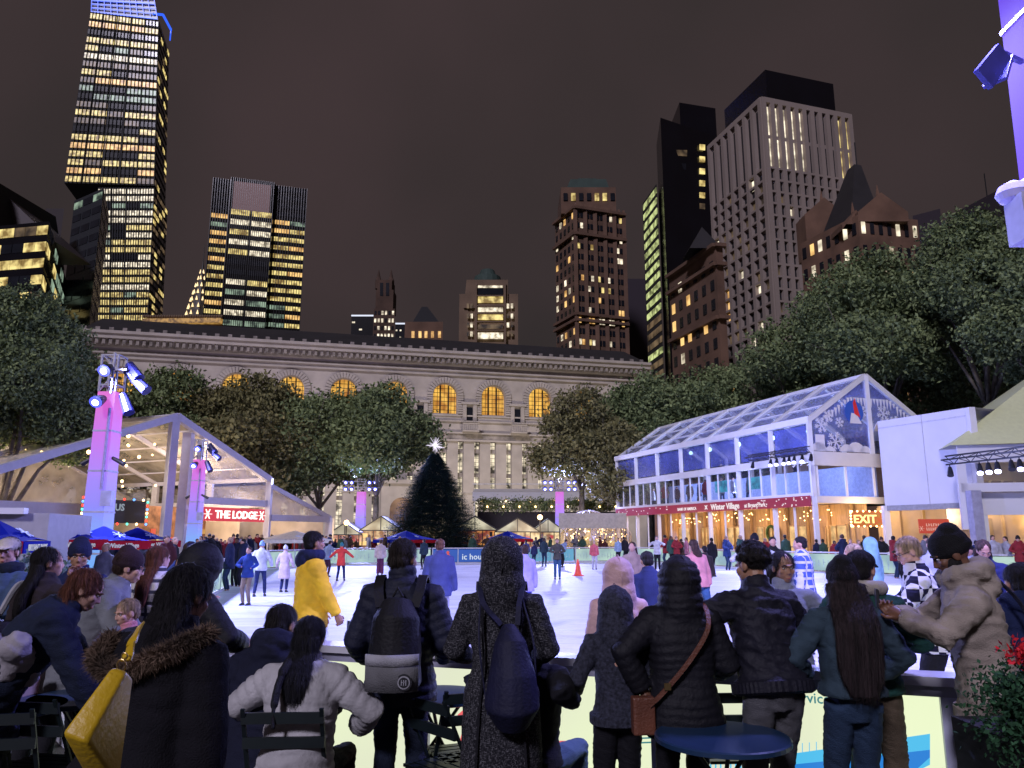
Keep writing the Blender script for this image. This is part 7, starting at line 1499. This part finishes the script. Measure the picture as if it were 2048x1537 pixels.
r, f, s = person(18, 1072, 6.4, 168, 'man in cream cap and denim jacket standing with folded arms at the left edge', cloth('denim_blue', (.06, .10, .20)), 'cloth', cloth('light_jeans', (.08, .13, .2)), 'light', 'short', H_BRN, 'cap', cloth('cream_cap', (.55, .50, .42)), hem=.84, fit=.02, eyes=True, fig=dict(head=(22, 4), arms={-1: ((.06, .22, 1.12), (-1, .2, -.6)), 1: ((-.06, .26, 1.16), (1, .2, -.6))}), grip=.6)
fh = MB(); [fh.ball(f.neck+V3(math.sin(a)*.085, math.cos(a)*.075, .01), .052, n=8, k=6) for a in np.linspace(0, 6.28, 14)]; me = vox(fh, .012, 2); displace(me, f, 'cloth', .006); me.transform(Matrix.Scale(s, 4)); me.materials.append(cloth('navy_scarf', (.012, .018, .035))); o = bpy.data.objects.new('scarf', me); C.objects.link(o); o.parent = r
r, f, s = person(162, 1080, 6.2, 195, 'man in navy beanie and navy coat with a hand raised to his chin', cloth('navy_blue', (.012, .022, .09)), 'cloth', cloth('black', BLK), 'tan', hat='beanie', hat_m=cloth('navy_knit', (.012, .016, .05)), hem=.7, fit=.03, eyes=True, fig=dict(head=(10, 6), arms={-1: ((-.04, .17, 1.45), (-1, .2, -.8)), 1: ((.2, .2, 1.0), (1, .0, -.6))}), grip=1.0)
r, f, s = person(272, 1100, 5.6, -72, 'stooping person in grey coat and dark beanie with glasses looking right', cloth('grey_coat', (.17, .18, .20)), 'cloth', cloth('black', BLK), 'pale', 'short', H_BRN, 'beanie', cloth('maroon_knit', (.035, .018, .025)), hem=.74, fit=.03, eyes=True, fig=dict(lean=22, head=(0, -8), arms={1: ((.2, .45, 1.0), (1, -.3, -.4)), -1: ((-.2, .45, .98), (-1, -.3, -.4))}, bulk=1.1), grip=.6)
gl = MB(); 
for k in (-1, 1): gl.tube([f.on_head((k*.033+.02*math.cos(a), .100, .002+.016*math.sin(a))) for a in np.linspace(0, 6.283, 13)], .0022, 5); gl.tube([f.on_head((k*.053, .098, .004)), f.on_head((k*.078, .0, .004))], .0022, 5)
o = gl.build('glasses', M_DARK, r); o.data.transform(Matrix.Scale(s, 4))
r, f, s = person(322, 1092, 7.0, -20, 'woman in cream grid checked shirt jacket with long auburn hair', checks('grid_check', (.55, .52, .50), (.05, .05, .07), 3.4, True), 'cloth', cloth('black', BLK), 'pale', 'long', H_AUB, hem=.68, fit=.03, flare=.02, fig=dict(head=(-10, 0)), long=dict(length=.40, width=.085, thick=.045, spread=1.0), hands=())
r, f, s = person(362, 1112, 8.6, 160, 'dark haired person in white top leaning by the left boards', cloth('white_top', (.5, .5, .52)), 'cloth', cloth('black', BLK), 'light', 'long', H_BLACK, hem=.84, fit=.015, fig=dict(lean=14), long=dict(length=.25, width=.08, thick=.045), voxel=.016, hands=())
r, f, s = person(393, 1084, 9.5, -60, 'man in bright blue jacket and navy cap leaning on the left boards', cloth('royal_blue', (.02, .05, .24)), 'cloth', cloth('black', BLK), 'light', 'short', H_BRN, 'cap', cloth('navy_knit', (.012, .016, .05)), hem=.74, fit=.03, fig=dict(lean=20, arms={1: ((.15, .5, 1.05), (1, -.2, -.5)), -1: ((-.15, .5, 1.05), (-1, -.2, -.5))}), voxel=.016)
# --- beyond the near boards
ICEZ = .06; GS = 'skaters on the ice'
r, f, s = person(632, 1063, 7.9, -62, 'man in bright yellow parka with navy hood standing on the ice holding a radio', cloth('yellow_parka', (.86, .50, .03)), 'cloth', cloth('royal_trousers', (.02, .04, .20)), 'tan', 'short', H_BLACK, hem=.80, fit=.028, flare=.005, base=ICEZ, group='staff on the ice', eyes=True, fig=dict(head=(4, 2), bulk=1.05, arms={1: ((.20, .26, .86), (1, -.8, -.2)), -1: ((-.2, .2, .86), (-1, -.6, 0))}), amp=.005, grip=.9)
fh = MB(); [fh.ball(f.neck+V3(math.sin(a)*.095, -math.cos(a)*.09, .02), .062, n=8, k=6) for a in np.linspace(-2.4, 2.4, 12)]; fh.ball(f.neck+V3(0, -.10, -.03), (.12, .07, .09), n=10, k=8); me = vox(fh, .012, 3); me.transform(Matrix.Scale(s, 4)); me.materials.append(cloth('navy_hood', (.010, .014, .05))); o = bpy.data.objects.new('hood', me); C.objects.link(o); o.parent = r
rd = empty('radio', W((.22, .36, .80)), 'small handheld radio with thin aerial held by the yellow parka man', 'radio'); mb = MB(); mb.box(rd.location, (.055, .035, .13), .3); wmesh(mb, M_DARK, 'case', rd); mb = MB(); mb.tube([rd.location+V3(.01, 0, .06), rd.location+V3(.12, 0, .26)], .004, 5); wmesh(mb, M_DARK, 'aerial', rd)
r, f, s = person(1234, 1124, 5.5, 4, 'person in pale pink quilted coat with hood up just beyond the sweatshirt child', nylon('pale_pink', (.55, .36, .36)), 'puffer', cloth('black', BLK), 'light', hood='up', hem=.6, fit=.02, flare=.02, base=ICEZ, group=GS, face=False, hands=(), fig=dict(bulk=1.05, w=.92), amp=.005)
r, f, s = person(1566, 1104, 5.3, 178, 'smiling dark haired woman in grey top facing the camera between two spectators', cloth('grey_top', (.22, .24, .32)), 'cloth', cloth('blue_jeans', (.022, .042, .085)), 'tan', 'long', H_BLACK, hem=.86, fit=.012, base=ICEZ, group=GS, eyes=True, fig=dict(head=(8, 6), arms={1: ((.42, .12, 1.28), (.6, -.2, -.6)), -1: ((-.25, .18, 1.06), (-1, 0, -.6))}), long=dict(length=.26, width=.10, thick=.05, spread=1.1), grip=.7)
r, f, s = person(1800, 1078, 6.2, 65, 'fair haired person with glasses in black and white checkered shirt bending left', checks('checker_shirt', (.62, .62, .66), (.01, .01, .03), 11), 'cloth', cloth('black', BLK), 'pale', 'short', H_BLD, hem=.84, fit=.02, base=ICEZ, group=GS, eyes=True, fig=dict(lean=10, head=(25, 14), arms={1: ((.25, .40, 1.12), (1, -.3, -.4)), -1: ((-.2, .4, 1.15), (-1, -.3, -.4))}), grip=.4)
gl = MB()
for k in (-1, 1): gl.tube([f.on_head((k*.033+.021*math.cos(a), .100, .002+.016*math.sin(a))) for a in np.linspace(0, 6.283, 13)], .0022, 5); gl.tube([f.on_head((k*.053, .098, .004)), f.on_head((k*.078, .0, .004))], .0022, 5)
o = gl.build('glasses', M_DARK, r); o.data.transform(Matrix.Scale(s, 4))
r, f, s = person(1968, 1085, 9.0, 150, 'girl in navy sweater and long brown hair skating with a bowed head at the right', cloth('navy_sweater', (.014, .02, .08)), 'cloth', cloth('blue_jeans', (.022, .042, .085)), 'light', 'long', H_BRN, hem=.84, fit=.02, base=ICEZ, group=GS, eyes=True, fig=dict(lean=12, head=(15, 22), arms={1: ((.22, .3, 1.0), (1, -.3, -.4)), -1: ((-.2, .32, .9), (-1, -.3, -.4))}), long=dict(length=.30, width=.095, thick=.05), voxel=.016)
r, f, s = person(1596, 1074, 11.5, 60, 'man in blue and white checked shirt skating left beside the pavilion corner', checks('blue_plaid', (.06, .10, .30), (.5, .5, .6), 2.8, True), 'cloth', cloth('black', BLK), 'light', 'short', H_BLACK, hem=.74, fit=.03, base=ICEZ, group=GS, fig=dict(head=(15, 5)), voxel=.018)
# seated person partly hidden by the tweed coat
r, f, s = person(1072, 1236, 4.75, -25, 'seated person in dark jacket and blue jeans mostly hidden by the tweed coat', cloth('black', BLK), 'cloth', cloth('light_jeans2', (.09, .15, .20)), 'light', 'short', H_BLACK, hem=.9, fit=.02, fig=dict(seat=True, lean=5), hands=())
# ================================================================ mid and far people (coarser, same builder)
def mid_person(px, py, Y, yaw, label, top, legs, hair='short', hm=None, **k):
    k.setdefault('group', GS); k.setdefault('base', ICEZ); k.setdefault('voxel', .024); k.setdefault('hands', ()); k.setdefault('amp', 0)
    return person(px, py, Y, yaw, label, top, 'cloth', legs, k.pop('skin_k', 'light'), hair, hm or H_BRN, **k)
AW = lambda z=1.05, x=.5: {-1: ((-x, .1, z), (-.4, -1, 0)), 1: ((x, .1, z), (.4, -1, 0))}
ST = {-1: ((-.16, -.02, .08), (0, 1, 0)), 1: ((.16, .08, .08), (0, 1, 0))}
c_ = cloth; JN = c_('blue_jeans', (.022, .042, .085)); BK = c_('black', BLK)
mid_person(525, 1083, 22.3, 10, 'skater in white quilted jacket and light blue hat near the left boards', c_('white_puffer', (.55, .58, .60)), c_('navy_jeans', (.02, .03, .10)), None, hat='beanie', hat_m=c_('sky_hat', (.25, .40, .55)), fit=.03, fig=dict(legs=ST, arms=AW(.95, .34)))
mid_person(572, 1091, 24, 0, 'skater in long pale pink belted coat beside the yellow parka', c_('blush_coat', (.55, .44, .46)), c_('navy_jeans', (.02, .03, .10)), None, hat='beanie', hat_m=c_('white_hat', (.6, .6, .62)), hem=.5, fit=.02, flare=.02, fig=dict(arms=AW(.92, .33)))
mid_person(684, 1086, 30, 0, 'child skater in coral red coat with arms spread wide', c_('coral', (.72, .07, .06)), c_('navy_jeans', (.02, .03, .10)), None, hat='beanie', hat_m=c_('teal_hat', (.05, .25, .28)), hem=.7, fit=.02, fig=dict(arms=AW(1.05, .6), legs=ST))
mid_person(662, 1082, 33, -30, 'skater in grey blue jacket gliding just behind the coral coat', c_('slate', (.20, .26, .38)), c_('maroon', (.06, .02, .04)), 'short', H_BRN, fig=dict(lean=14, arms=AW(.95, .45)))
mid_person(762, 1080, 34, 8, 'skater in cream jacket and wide plum trousers left of the near man with backpack', c_('cream_j', (.50, .42, .40)), c_('plum', (.12, .03, .09)), 'short', H_BRN, loose=.03, fit=.02)
mid_person(880, 1078, 12.5, 6, 'skater with brown hair in blue fleece and pale wide trousers seen from behind', c_('blue_fleece', (.06, .075, .20)), c_('pale_trousers', (.48, .48, .55)), 'short', hairm('chestnut', (.12, .055, .03)), fit=.03, loose=.03, hem=.80, voxel=.018, fig=dict(bulk=1.05))
mid_person(848, 1078, 40, 40, 'distant skater in dark clothes right of the man with backpack', c_('dark_teal', (.02, .04, .06)), BK, 'short', H_BLACK)
mid_person(1048, 1090, 14, 30, 'skater in lavender jacket half hidden behind the tweed hood', c_('lavender', (.42, .38, .62)), c_('violet_blue', (.10, .12, .5)), 'short', H_BRN, voxel=.02, fit=.02)
mid_person(1114, 1077, 31, 178, 'woman in olive jacket and blue jeans standing near the orange cone', c_('olive', (.07, .07, .06)), c_('mid_jeans', (.04, .10, .20)), 'long', H_BRN, fig=dict(arms={-1: ((-.1, .2, 1.15), (-1, 0, -.6)), 1: ((.1, .2, 1.15), (1, 0, -.6))}))
mid_person(1384, 1080, 14, 25, 'girl in salmon pink jacket and jeans skating behind the black hooded coat', c_('salmon', (.62, .26, .25)), c_('mid_jeans', (.04, .10, .20)), 'long', H_BRN, voxel=.018, hem=.86, fit=.02, long=dict(length=.22, width=.09, thick=.05), fig=dict(lean=10, legs={-1: ((-.14, -.05, .08), (0, 1, 0)), 1: ((.1, -.35, .12), (0, 1, 0))}))
mid_person(1408, 1092, 19, 15, 'skater in dark brown jacket just behind the salmon jacket girl', c_('umber', (.04, .03, .03)), JN, 'short', H_BLACK)
mid_person(1291, 1104, 8.6, 12, 'skater in dark blue padded jacket passing behind the pink hood', c_('ink_blue', (.02, .028, .09)), JN, 'short', H_BLACK, voxel=.016, fit=.035, hem=.7, fig=dict(lean=12))
mid_person(1264, 1084, 16, 160, 'long haired girl in beige top beyond the dark blue skater', c_('tan_top', (.30, .22, .18)), JN, 'long', H_BRN, long=dict(length=.4, width=.10, thick=.05))
mid_person(1508, 1068, 16, 150, 'woman in white jacket and black pompom hat right of the curly man', c_('white_puffer', (.55, .58, .60)), BK, None, hat='beanie', hat_m=BK, fit=.03, fig=dict(arms=AW(1.2, .5)))
mid_person(1545, 1074, 17, 170, 'bearded man in black jacket with olive sleeves behind the curly man', c_('black2', (.012, .013, .012)), BK, 'short', H_BLACK, fit=.03)
mid_person(1702, 1088, 9, 60, 'fair haired skater in pink grey sweater behind the black cap', c_('rose_grey', (.40, .30, .32)), JN, 'short', H_BLD, voxel=.018)
mid_person(1737, 1078, 14, 30, 'skater in mint hooded jacket near the lit doorway', c_('mint', (.25, .48, .55)), c_('tan_trousers', (.22, .17, .13)), 'short', H_BLD, hood='up', face=False, fit=.02)
mid_person(1862, 1076, 12, 150, 'skater in pale grey jacket between checkered shirt and beige hoodie', c_('pale_grey', (.36, .38, .42)), BK, 'short', H_BRN)
mid_person(1935, 1090, 13, 120, 'skater in silver grey coat at the right boards', c_('silver', (.34, .38, .42)), BK, 'short', H_BLACK, fit=.03)
mid_person(1188, 1082, 40, 178, 'small child in red and white below the clear domes', c_('red_white', (.55, .12, .14)), c_('pale_trousers', (.48, .48, .55)), 'short', H_BLD)
mid_person(1422, 1076, 33, 20, 'skater in black standing before the timber doors', BK, BK, 'short', H_BLACK)
mid_person(1313, 1072, 38, 170, 'skater in white top and black leggings below the red banner', c_('white_top', (.5, .5, .52)), BK, 'long', H_BLACK, fig=dict(arms=AW(1.3, .3)))
mid_person(1236, 1076, 47, 150, 'far skater in light blue beside the rink corner', c_('sky_j', (.25, .35, .5)), BK, 'short', H_BRN)
mid_person(1246, 1074, 46, 30, 'far skater in black leaning at the rink corner', BK, BK, 'short', H_BLACK, fig=dict(lean=18))
mid_person(985, 1078, 46, 178, 'far skater in white jacket in front of the blue banner', c_('white_puffer', (.55, .58, .60)), BK, 'short', H_BRN)
mid_person(1052, 1080, 46, 20, 'far skater in blue near the cyan boards', c_('blue_fleece', (.06, .075, .20)), JN, 'short', H_BLACK)
mid_person(1068, 1086, 45, 20, 'far child skater in dark blue near the cyan boards', c_('ink_blue', (.02, .028, .09)), JN, 'short', H_BLACK)
mid_person(1088, 1076, 44, -20, 'far skater in teal jacket left of the olive jacket woman', c_('dark_teal', (.02, .04, .06)), JN, 'short', H_BRN)
mid_person(1134, 1080, 43, -60, 'far skater bending right of the olive jacket woman', c_('slate', (.20, .26, .38)), BK, 'short', H_BRN, fig=dict(lean=30, arms=AW(1.0, .4)))
mid_person(498, 1094, 19.5, 170, 'small child in blue jacket and tan trousers holding the left boards', c_('royal_blue', (.02, .05, .24)), c_('tan_trousers', (.22, .17, .13)), 'short', H_BRN, fig=dict(arms={-1: ((-.25, .3, 1.1), (-1, 0, -.6)), 1: ((.1, .2, 1.15), (1, 0, -.6))}), base=ICEZ)
GB = 'people standing behind the far boards'
rr = random.Random(21)
pal = [('black', BLK), ('navy', (.012, .018, .05)), ('grey', (.14, .14, .16)), ('maroon', (.06, .015, .02)), ('white', (.38, .38, .42)), ('red', (.22, .02, .025)), ('brown', (.05, .03, .02)), ('blue', (.02, .04, .13)), ('pink', (.40, .16, .22)), ('green', (.03, .07, .05))]
protos = []
def crowd_proto(i):
    f = Fig(arms=[None, {-1: ((-.1, .25, 1.1), (-1, 0, -.6)), 1: ((.12, .25, 1.12), (1, 0, -.6))}, {1: ((.2, .3, 1.2), (1, 0, -.6))}][i % 3], bulk=1.05+.05*(i % 2), head=(20*(i-1), 5)); out = {}
    mb = MB(); f.body(mb, (), .5, True); out['body'] = vox(mb, .03, 1); mb = MB(); f.jacket(mb, .74, .02, hood='down' if i % 2 else None); out['jacket'] = vox(mb, .03, 1); mb = MB(); f.trousers(mb); out['trousers'] = vox(mb, .03, 1); mb = MB(); f.cap(mb, ('short', 'beanie', 'long')[i % 3]); out['hair'] = vox(mb, .02, 1)
    for m_ in out.values(): m_.polygons.foreach_set('use_smooth', [True]*len(m_.polygons)); m_.materials.append(BK)
    return out
protos = [crowd_proto(i) for i in range(4)]
used_lab = {}
def crowd(px, Y, place, colr=None, yaw=None, hh=None, group=GB):
    r_ = ray(px, 1072); x = r_.x/r_.y*Y; cn, cc = colr or rr.choice(pal); hn, hc_ = rr.choice((('dark', (.012, .01, .01)), ('brown', (.05, .028, .018)), ('fair', (.3, .2, .12))))
    s = (hh or rr.uniform(1.5, 1.84))/1.75; ln = rr.choice(('standing upright', 'turned aside', 'looking at the rink', 'with a tilted head'))
    lab = f'{"small" if s < .93 else "tall" if s > 1.02 else "medium"} {hn} haired person in {cn} jacket {place}'
    o = empty('person', (x, Y, 0), lab, 'person', group); o.rotation_euler.z = R(yaw if yaw is not None else rr.choice((170, 190, 150, 210, 20, 90, 270))); o.scale = (s, s, s)
    pr = rr.choice(protos)
    for k, m_ in (('body', skin(rr.choice(('light', 'tan', 'pale', 'brown')))), ('jacket', c_('crowd_'+cn, cc)), ('trousers', rr.choice((BK, JN))), ('hair', hairm('crowd_'+hn, hc_))):
        q = bpy.data.objects.new(k, pr[k]); C.objects.link(q); q.parent = o; q.material_slots[0].link = 'OBJECT'; q.material_slots[0].material = m_
    n = used_lab.get(lab, 0); used_lab[lab] = n+1
    if n: o['label'] = lab.replace(' haired','')+(' farther back', ' near the front', ' in the middle of the group', ' at the group edge', ' half hidden', ' by the counter')[min(n-1, 5)]
    return o
for px in range(545, 700, 9): crowd(px+rr.uniform(-2, 2), rr.uniform(49.5, 52), 'behind the corner boards under the side bay')
for px in (702, 713, 738, 748, 770, 786, 800): crowd(px, rr.uniform(51, 55), 'before the kiosk left of the christmas tree')
for px in (835, 945, 975, 1000, 1022, 1045): crowd(px, rr.uniform(51.5, 56), 'behind the blue boards by the christmas tree')
for px in (1072, 1084, 1100, 1150, 1165, 1200, 1210): crowd(px, rr.uniform(53.5, 56), 'in front of the striped kiosks and dome')
for i, px in enumerate(range(395, 530, 8)): crowd(px, 38.5+(px-395)*.05, 'at the lodge counter below the red sign', colr=rr.choice(pal[:7]))
for px in (462, 476, 488): crowd(px, 24+rr.random()*3, 'by the left boards beyond the hooded person', colr=pal[1])
for px in (1330, 1342, 1352, 1362, 1372): crowd(px, rr.uniform(44.5, 46), 'inside the open timber bay under the banner')
for px in (1452, 1480, 1530, 1570, 1632, 1645): crowd(px, rr.uniform(38.5, 40), 'in front of the timber doors of the pavilion')
for px in (1668, 1684, 1700, 1716, 1728, 1750, 1762): crowd(px, rr.uniform(34.5, 37), 'in the lit exit doorway')
for px in (1785, 1800, 1850, 1870, 1900, 1925, 1950, 1985, 2010, 2035): crowd(px, rr.uniform(29.5, 32), 'under the right marquee')
for px in (215, 240, 262, 290, 335, 350): crowd(px, rr.uniform(17, 23), 'below the left umbrellas', colr=rr.choice(pal[:4]))
for i in range(9): 
    o = crowd(1265+i*22, 60, 'behind the upper floor glass of the pavilion', colr=rr.choice(pal[:8])); p_ = pv(LP-3-i*1.5, .9+rr.random(), ZF+.1); o.location = p_
# ================================================================ furniture in front
M_TBL = mat('table_navy', (.012, .035, .085), .35, var=.1, scale=3, spec=.5); M_CH = mat('chair_green_black', (.008, .014, .016), .4)
def table(px, py, rad, label, z=.74):
    p = at_z(px, py, z); r = empty('bistro_table', (p.x, p.y, 0), label, 'table', 'round bistro tables'); mb = MB(); mb.lathe((0, 0, 0), [(rad-.012, z-.03), (rad, z-.026), (rad, z-.006), (rad-.008, z)], 48, M_TBL); mb.build('tabletop', None, r, smooth=False)
    for k in range(3):
        a = k*2*math.pi/3+.4; mb = MB(); mb.tube([(math.cos(a)*rad*.6, math.sin(a)*rad*.6, z-.03), (-math.cos(a)*.06, -math.sin(a)*.06, .42), (-math.cos(a)*rad*.75, -math.sin(a)*rad*.75, 0)], .011, 8, M_CH); mb.build('leg', None, r)
    mb = MB(); mb.tube([(.07*math.cos(a), .07*math.sin(a), .42) for a in np.linspace(0, 6.283, 13)], .008, 6, M_CH); mb.build('ring', None, r); return r
T1 = table(1444, 1471, .335, 'round navy table nearest the camera in front of the brown strapped coat')
T2 = table(878, 1388, .30, 'round navy table between the backpack man and the tweed coat')
T3 = table(168, 1392, .32, 'round dark table with bottle beside the yellow bag')
T4 = table(15, 1412, .32, 'round dark table with cardboard box at the left edge')
def chair(x, y, rz, label, z0=0):
    r = empty('folding_chair', (x, y, 0), label, 'chair', 'slatted folding bistro chairs'); r.rotation_euler.z = rz
    for k in (-1, 1):
        mb = MB(); mb.bar((k*.20, -.20, .85), (k*.20, .22, 0), .022, .012, up=(0, 1, 0)); mb.build('frame', M_CH, r); mb = MB(); mb.bar((k*.175, .18, .46), (k*.175, -.22, 0), .022, .012, up=(0, 1, 0)); mb.build('leg', M_CH, r)
    for z, y_ in ((.80, -.175), (.67, -.125)): mb = MB(); mb.box((0, y_, z), (.42, .018, .055)); mb.build('back_slat', M_CH, r)
    mb = MB(); [mb.box((0, -.16+.068*i, .455), (.39, .05, .016)) for i in range(6)]; mb.build('seat', M_CH, r)
    mb = MB(); mb.bar((-.19, .2, .05), (.19, .2, .05), .012); mb.bar((-.17, -.2, .05), (.17, -.2, .05), .012); mb.build('stretcher', M_CH, r); return r
def chair_px(px, py, zref, rz, label): p = at_z(px, py, zref); return chair(p.x, p.y, rz, label)
chair(-1.19, 4.40, .05, 'folding chair carrying the woman in white jacket')
chair_px(902, 1432, .72, -.85, 'empty folding chair turned sideways beside the backpack man')
chair_px(935, 1412, .72, .4, 'empty folding chair tucked behind the tweed coat')
chair_px(1462, 1402, .75, .05, 'empty folding chair between black coat and curly man')
chair_px(92, 1428, .73, -.15, 'folding chair in front of the bottle table at the left')
chair_px(1262, 1392, .55, .3, 'folding chair half hidden behind the sweatshirt child')
chair(-1.62, 4.95, .3, 'folding chair carrying the seated man in navy jacket')
# things on the left tables
p = at_z(168, 1374, .74); r = empty('bottle', p, 'clear bottle of dark drink on the table beside the yellow bag', 'bottle'); mb = MB(); mb.lathe((0, 0, 0), [(.034, 0), (.036, .01), (.036, .12)], 16, mat('cola', (.012, .006, .006), .2)); mb.build('drink', None, r, smooth=True)
mb = MB(); mb.lathe((0, 0, 0), [(.036, .122), (.036, .15), (.016, .195), (.014, .215)], 16, film('bottle_plastic', (.5, .55, .75), .5, .2, .05)); mb.build('bottle_neck', None, r, smooth=True); mb = MB(); mb.lathe((0, 0, 0), [(.0375, .075), (.0375, .135)], 16, mat('bottle_label', (.30, .33, .5), .6)); mb.build('bottle_label', None, r)
mb = MB(); mb.lathe((0, 0, 0), [(.016, .215), (.016, .235)], 12, M_WHITE); mb.build('cap', None, r)
p = at_z(200, 1372, .74)+V3(0, .12, 0); r = empty('paper_bag', p, 'teal and blue printed shopping bag standing behind the bottle', 'bag'); mb = MB(); mb.hexa([(-.10, 0, 0), (.10, 0, 0), (.10, .09, 0), (-.10, .09, 0)], [(-.12, -.01, .23), (.12, .0, .25), (.11, .09, .25), (-.12, .09, .23)], mat('teal_bag', (.03, .26, .30), .6, var=.4, scale=9)); mb.build('bag', None, r)
mb = MB(); mb.hexa([(-.08, -.012, .02), (.09, -.012, .02), (.09, -.006, .02), (-.08, -.006, .02)], [(-.06, -.016, .08), (.08, -.016, .08), (.08, -.01, .08), (-.06, -.01, .08)], mat('orange_print', (.4, .12, .04), .6)); mb.build('print', None, r)
p = at_z(18, 1392, .74); r = empty('cardboard_box', p, 'open pale cardboard carton on the leftmost table', 'box'); M_CB = mat('cardboard', (.42, .33, .27), .8, var=.1); mb = MB(); mb.hexa([(-.14, -.08, 0), (.1, -.08, 0), (.13, .08, 0), (-.14, .08, 0)], [(-.14, -.085, .12), (.1, -.085, .12), (.14, .085, .12), (-.14, .085, .12)], M_CB); mb.build('box', None, r); mb = MB(); mb.faces([(-.14, -.085, .122), (.1, -.085, .122), (.09, -.13, .16), (-.14, -.13, .16)], [(0, 1, 2, 3), (3, 2, 1, 0)], M_CB); mb.build('flap', None, r)
# pale quilted coat heap behind it
p = at(5, 1300, 4.3); r = empty('folded_coat', p, 'crumpled pale grey padded coat heaped over a chair at the left edge', 'coat'); mb = MB(); rg = random.Random(2)
for k in range(16): mb.ball((rg.uniform(-.20, .12), rg.uniform(-.10, .10), rg.uniform(-.16, .08)), rg.uniform(.05, .09), n=10, k=8)
me = vox(mb, .012, 2); f0 = Fig(); displace(me, f0, 'cloth', .010, seed=8); me.materials.append(cloth('pale_down', (.33, .31, .34))); me.polygons.foreach_set('use_smooth', [True]*len(me.polygons)); o = bpy.data.objects.new('quilt', me); C.objects.link(o); o.parent = r
chair(p.x+.02, p.y+.05, .2, 'folding chair buried under the pale padded coat')
# planter with red flowers
px_, py_ = 2.38, 3.45; r = empty('planter', (px_, py_, 0), 'big dark slatted planter full of greenery and red flowers at the right edge', 'planter')
mb = MB(); M_PL = mat('planter_wood', (.022, .022, .026), .6, var=.4, scale=8, stretch=(1, 1, 8)); mb.hexa([(-.32, -.30, .03), (.40, -.30, .03), (.40, .34, .03), (-.32, .34, .03)], [(-.34, -.32, .90), (.42, -.32, .90), (.42, .36, .90), (-.34, .36, .90)], M_PL)
for z in (.15, .3, .45, .6, .75, .85): mb.box((.04, -.345, z), (.78, .02, .115), 0, M_PL)
mb.build('tub', None, r); leaf_crown('foliage', [((.05, .0, 1.06), (.38, .32, .17)), ((-.16, -.14, 1.04), (.2, .2, .14)), ((.2, .05, 1.18), (.22, .22, .15)), ((.25, -.2, 1.1), (.2, .2, .15)), ((-.05, -.36, .90), (.30, .09, .16)), ((-.34, -.1, .98), (.12, .2, .16)), ((.2, -.36, .95), (.2, .08, .12))], 17000, .016, leafmat('fern_leaves', (.012, .035, .018), (.045, .13, .06)), r, 31)
M_FL = leafmat('red_petals', (.45, .01, .015), (.85, .04, .06))
for (x, y, z, q) in ((-.30, -.2, 1.25, .05), (-.22, -.26, 1.22, .035), (.02, -.2, 1.30, .06), (.10, -.26, 1.24, .055), (.10, -.1, 1.36, .05), (.2, -.2, 1.32, .05)): leaf_crown('flower', [((x, y, z), (q, q, q*.6))], 240, .016, M_FL, r, int(x*100)+90)
r0 = empty('shrub_planter', (-5.9, 9.6, 0), 'low leafy bush behind the left spectators beside the light column', 'shrub'); leaf_crown('foliage', [((0, 0, 1.0), (.8, .5, .45)), ((.5, .1, .9), (.5, .4, .4))], 9000, .035, leafmat('pale_shrub', (.05, .09, .07), (.16, .24, .20)), r0, 9); mb = MB(); mb.box((0.1, 0, .35), (1.7, .7, .7), 0, M_PL); mb.build('tub', None, r0)
for o in bpy.data.objects:
    if 'fig_s' in o: del o['fig_s']
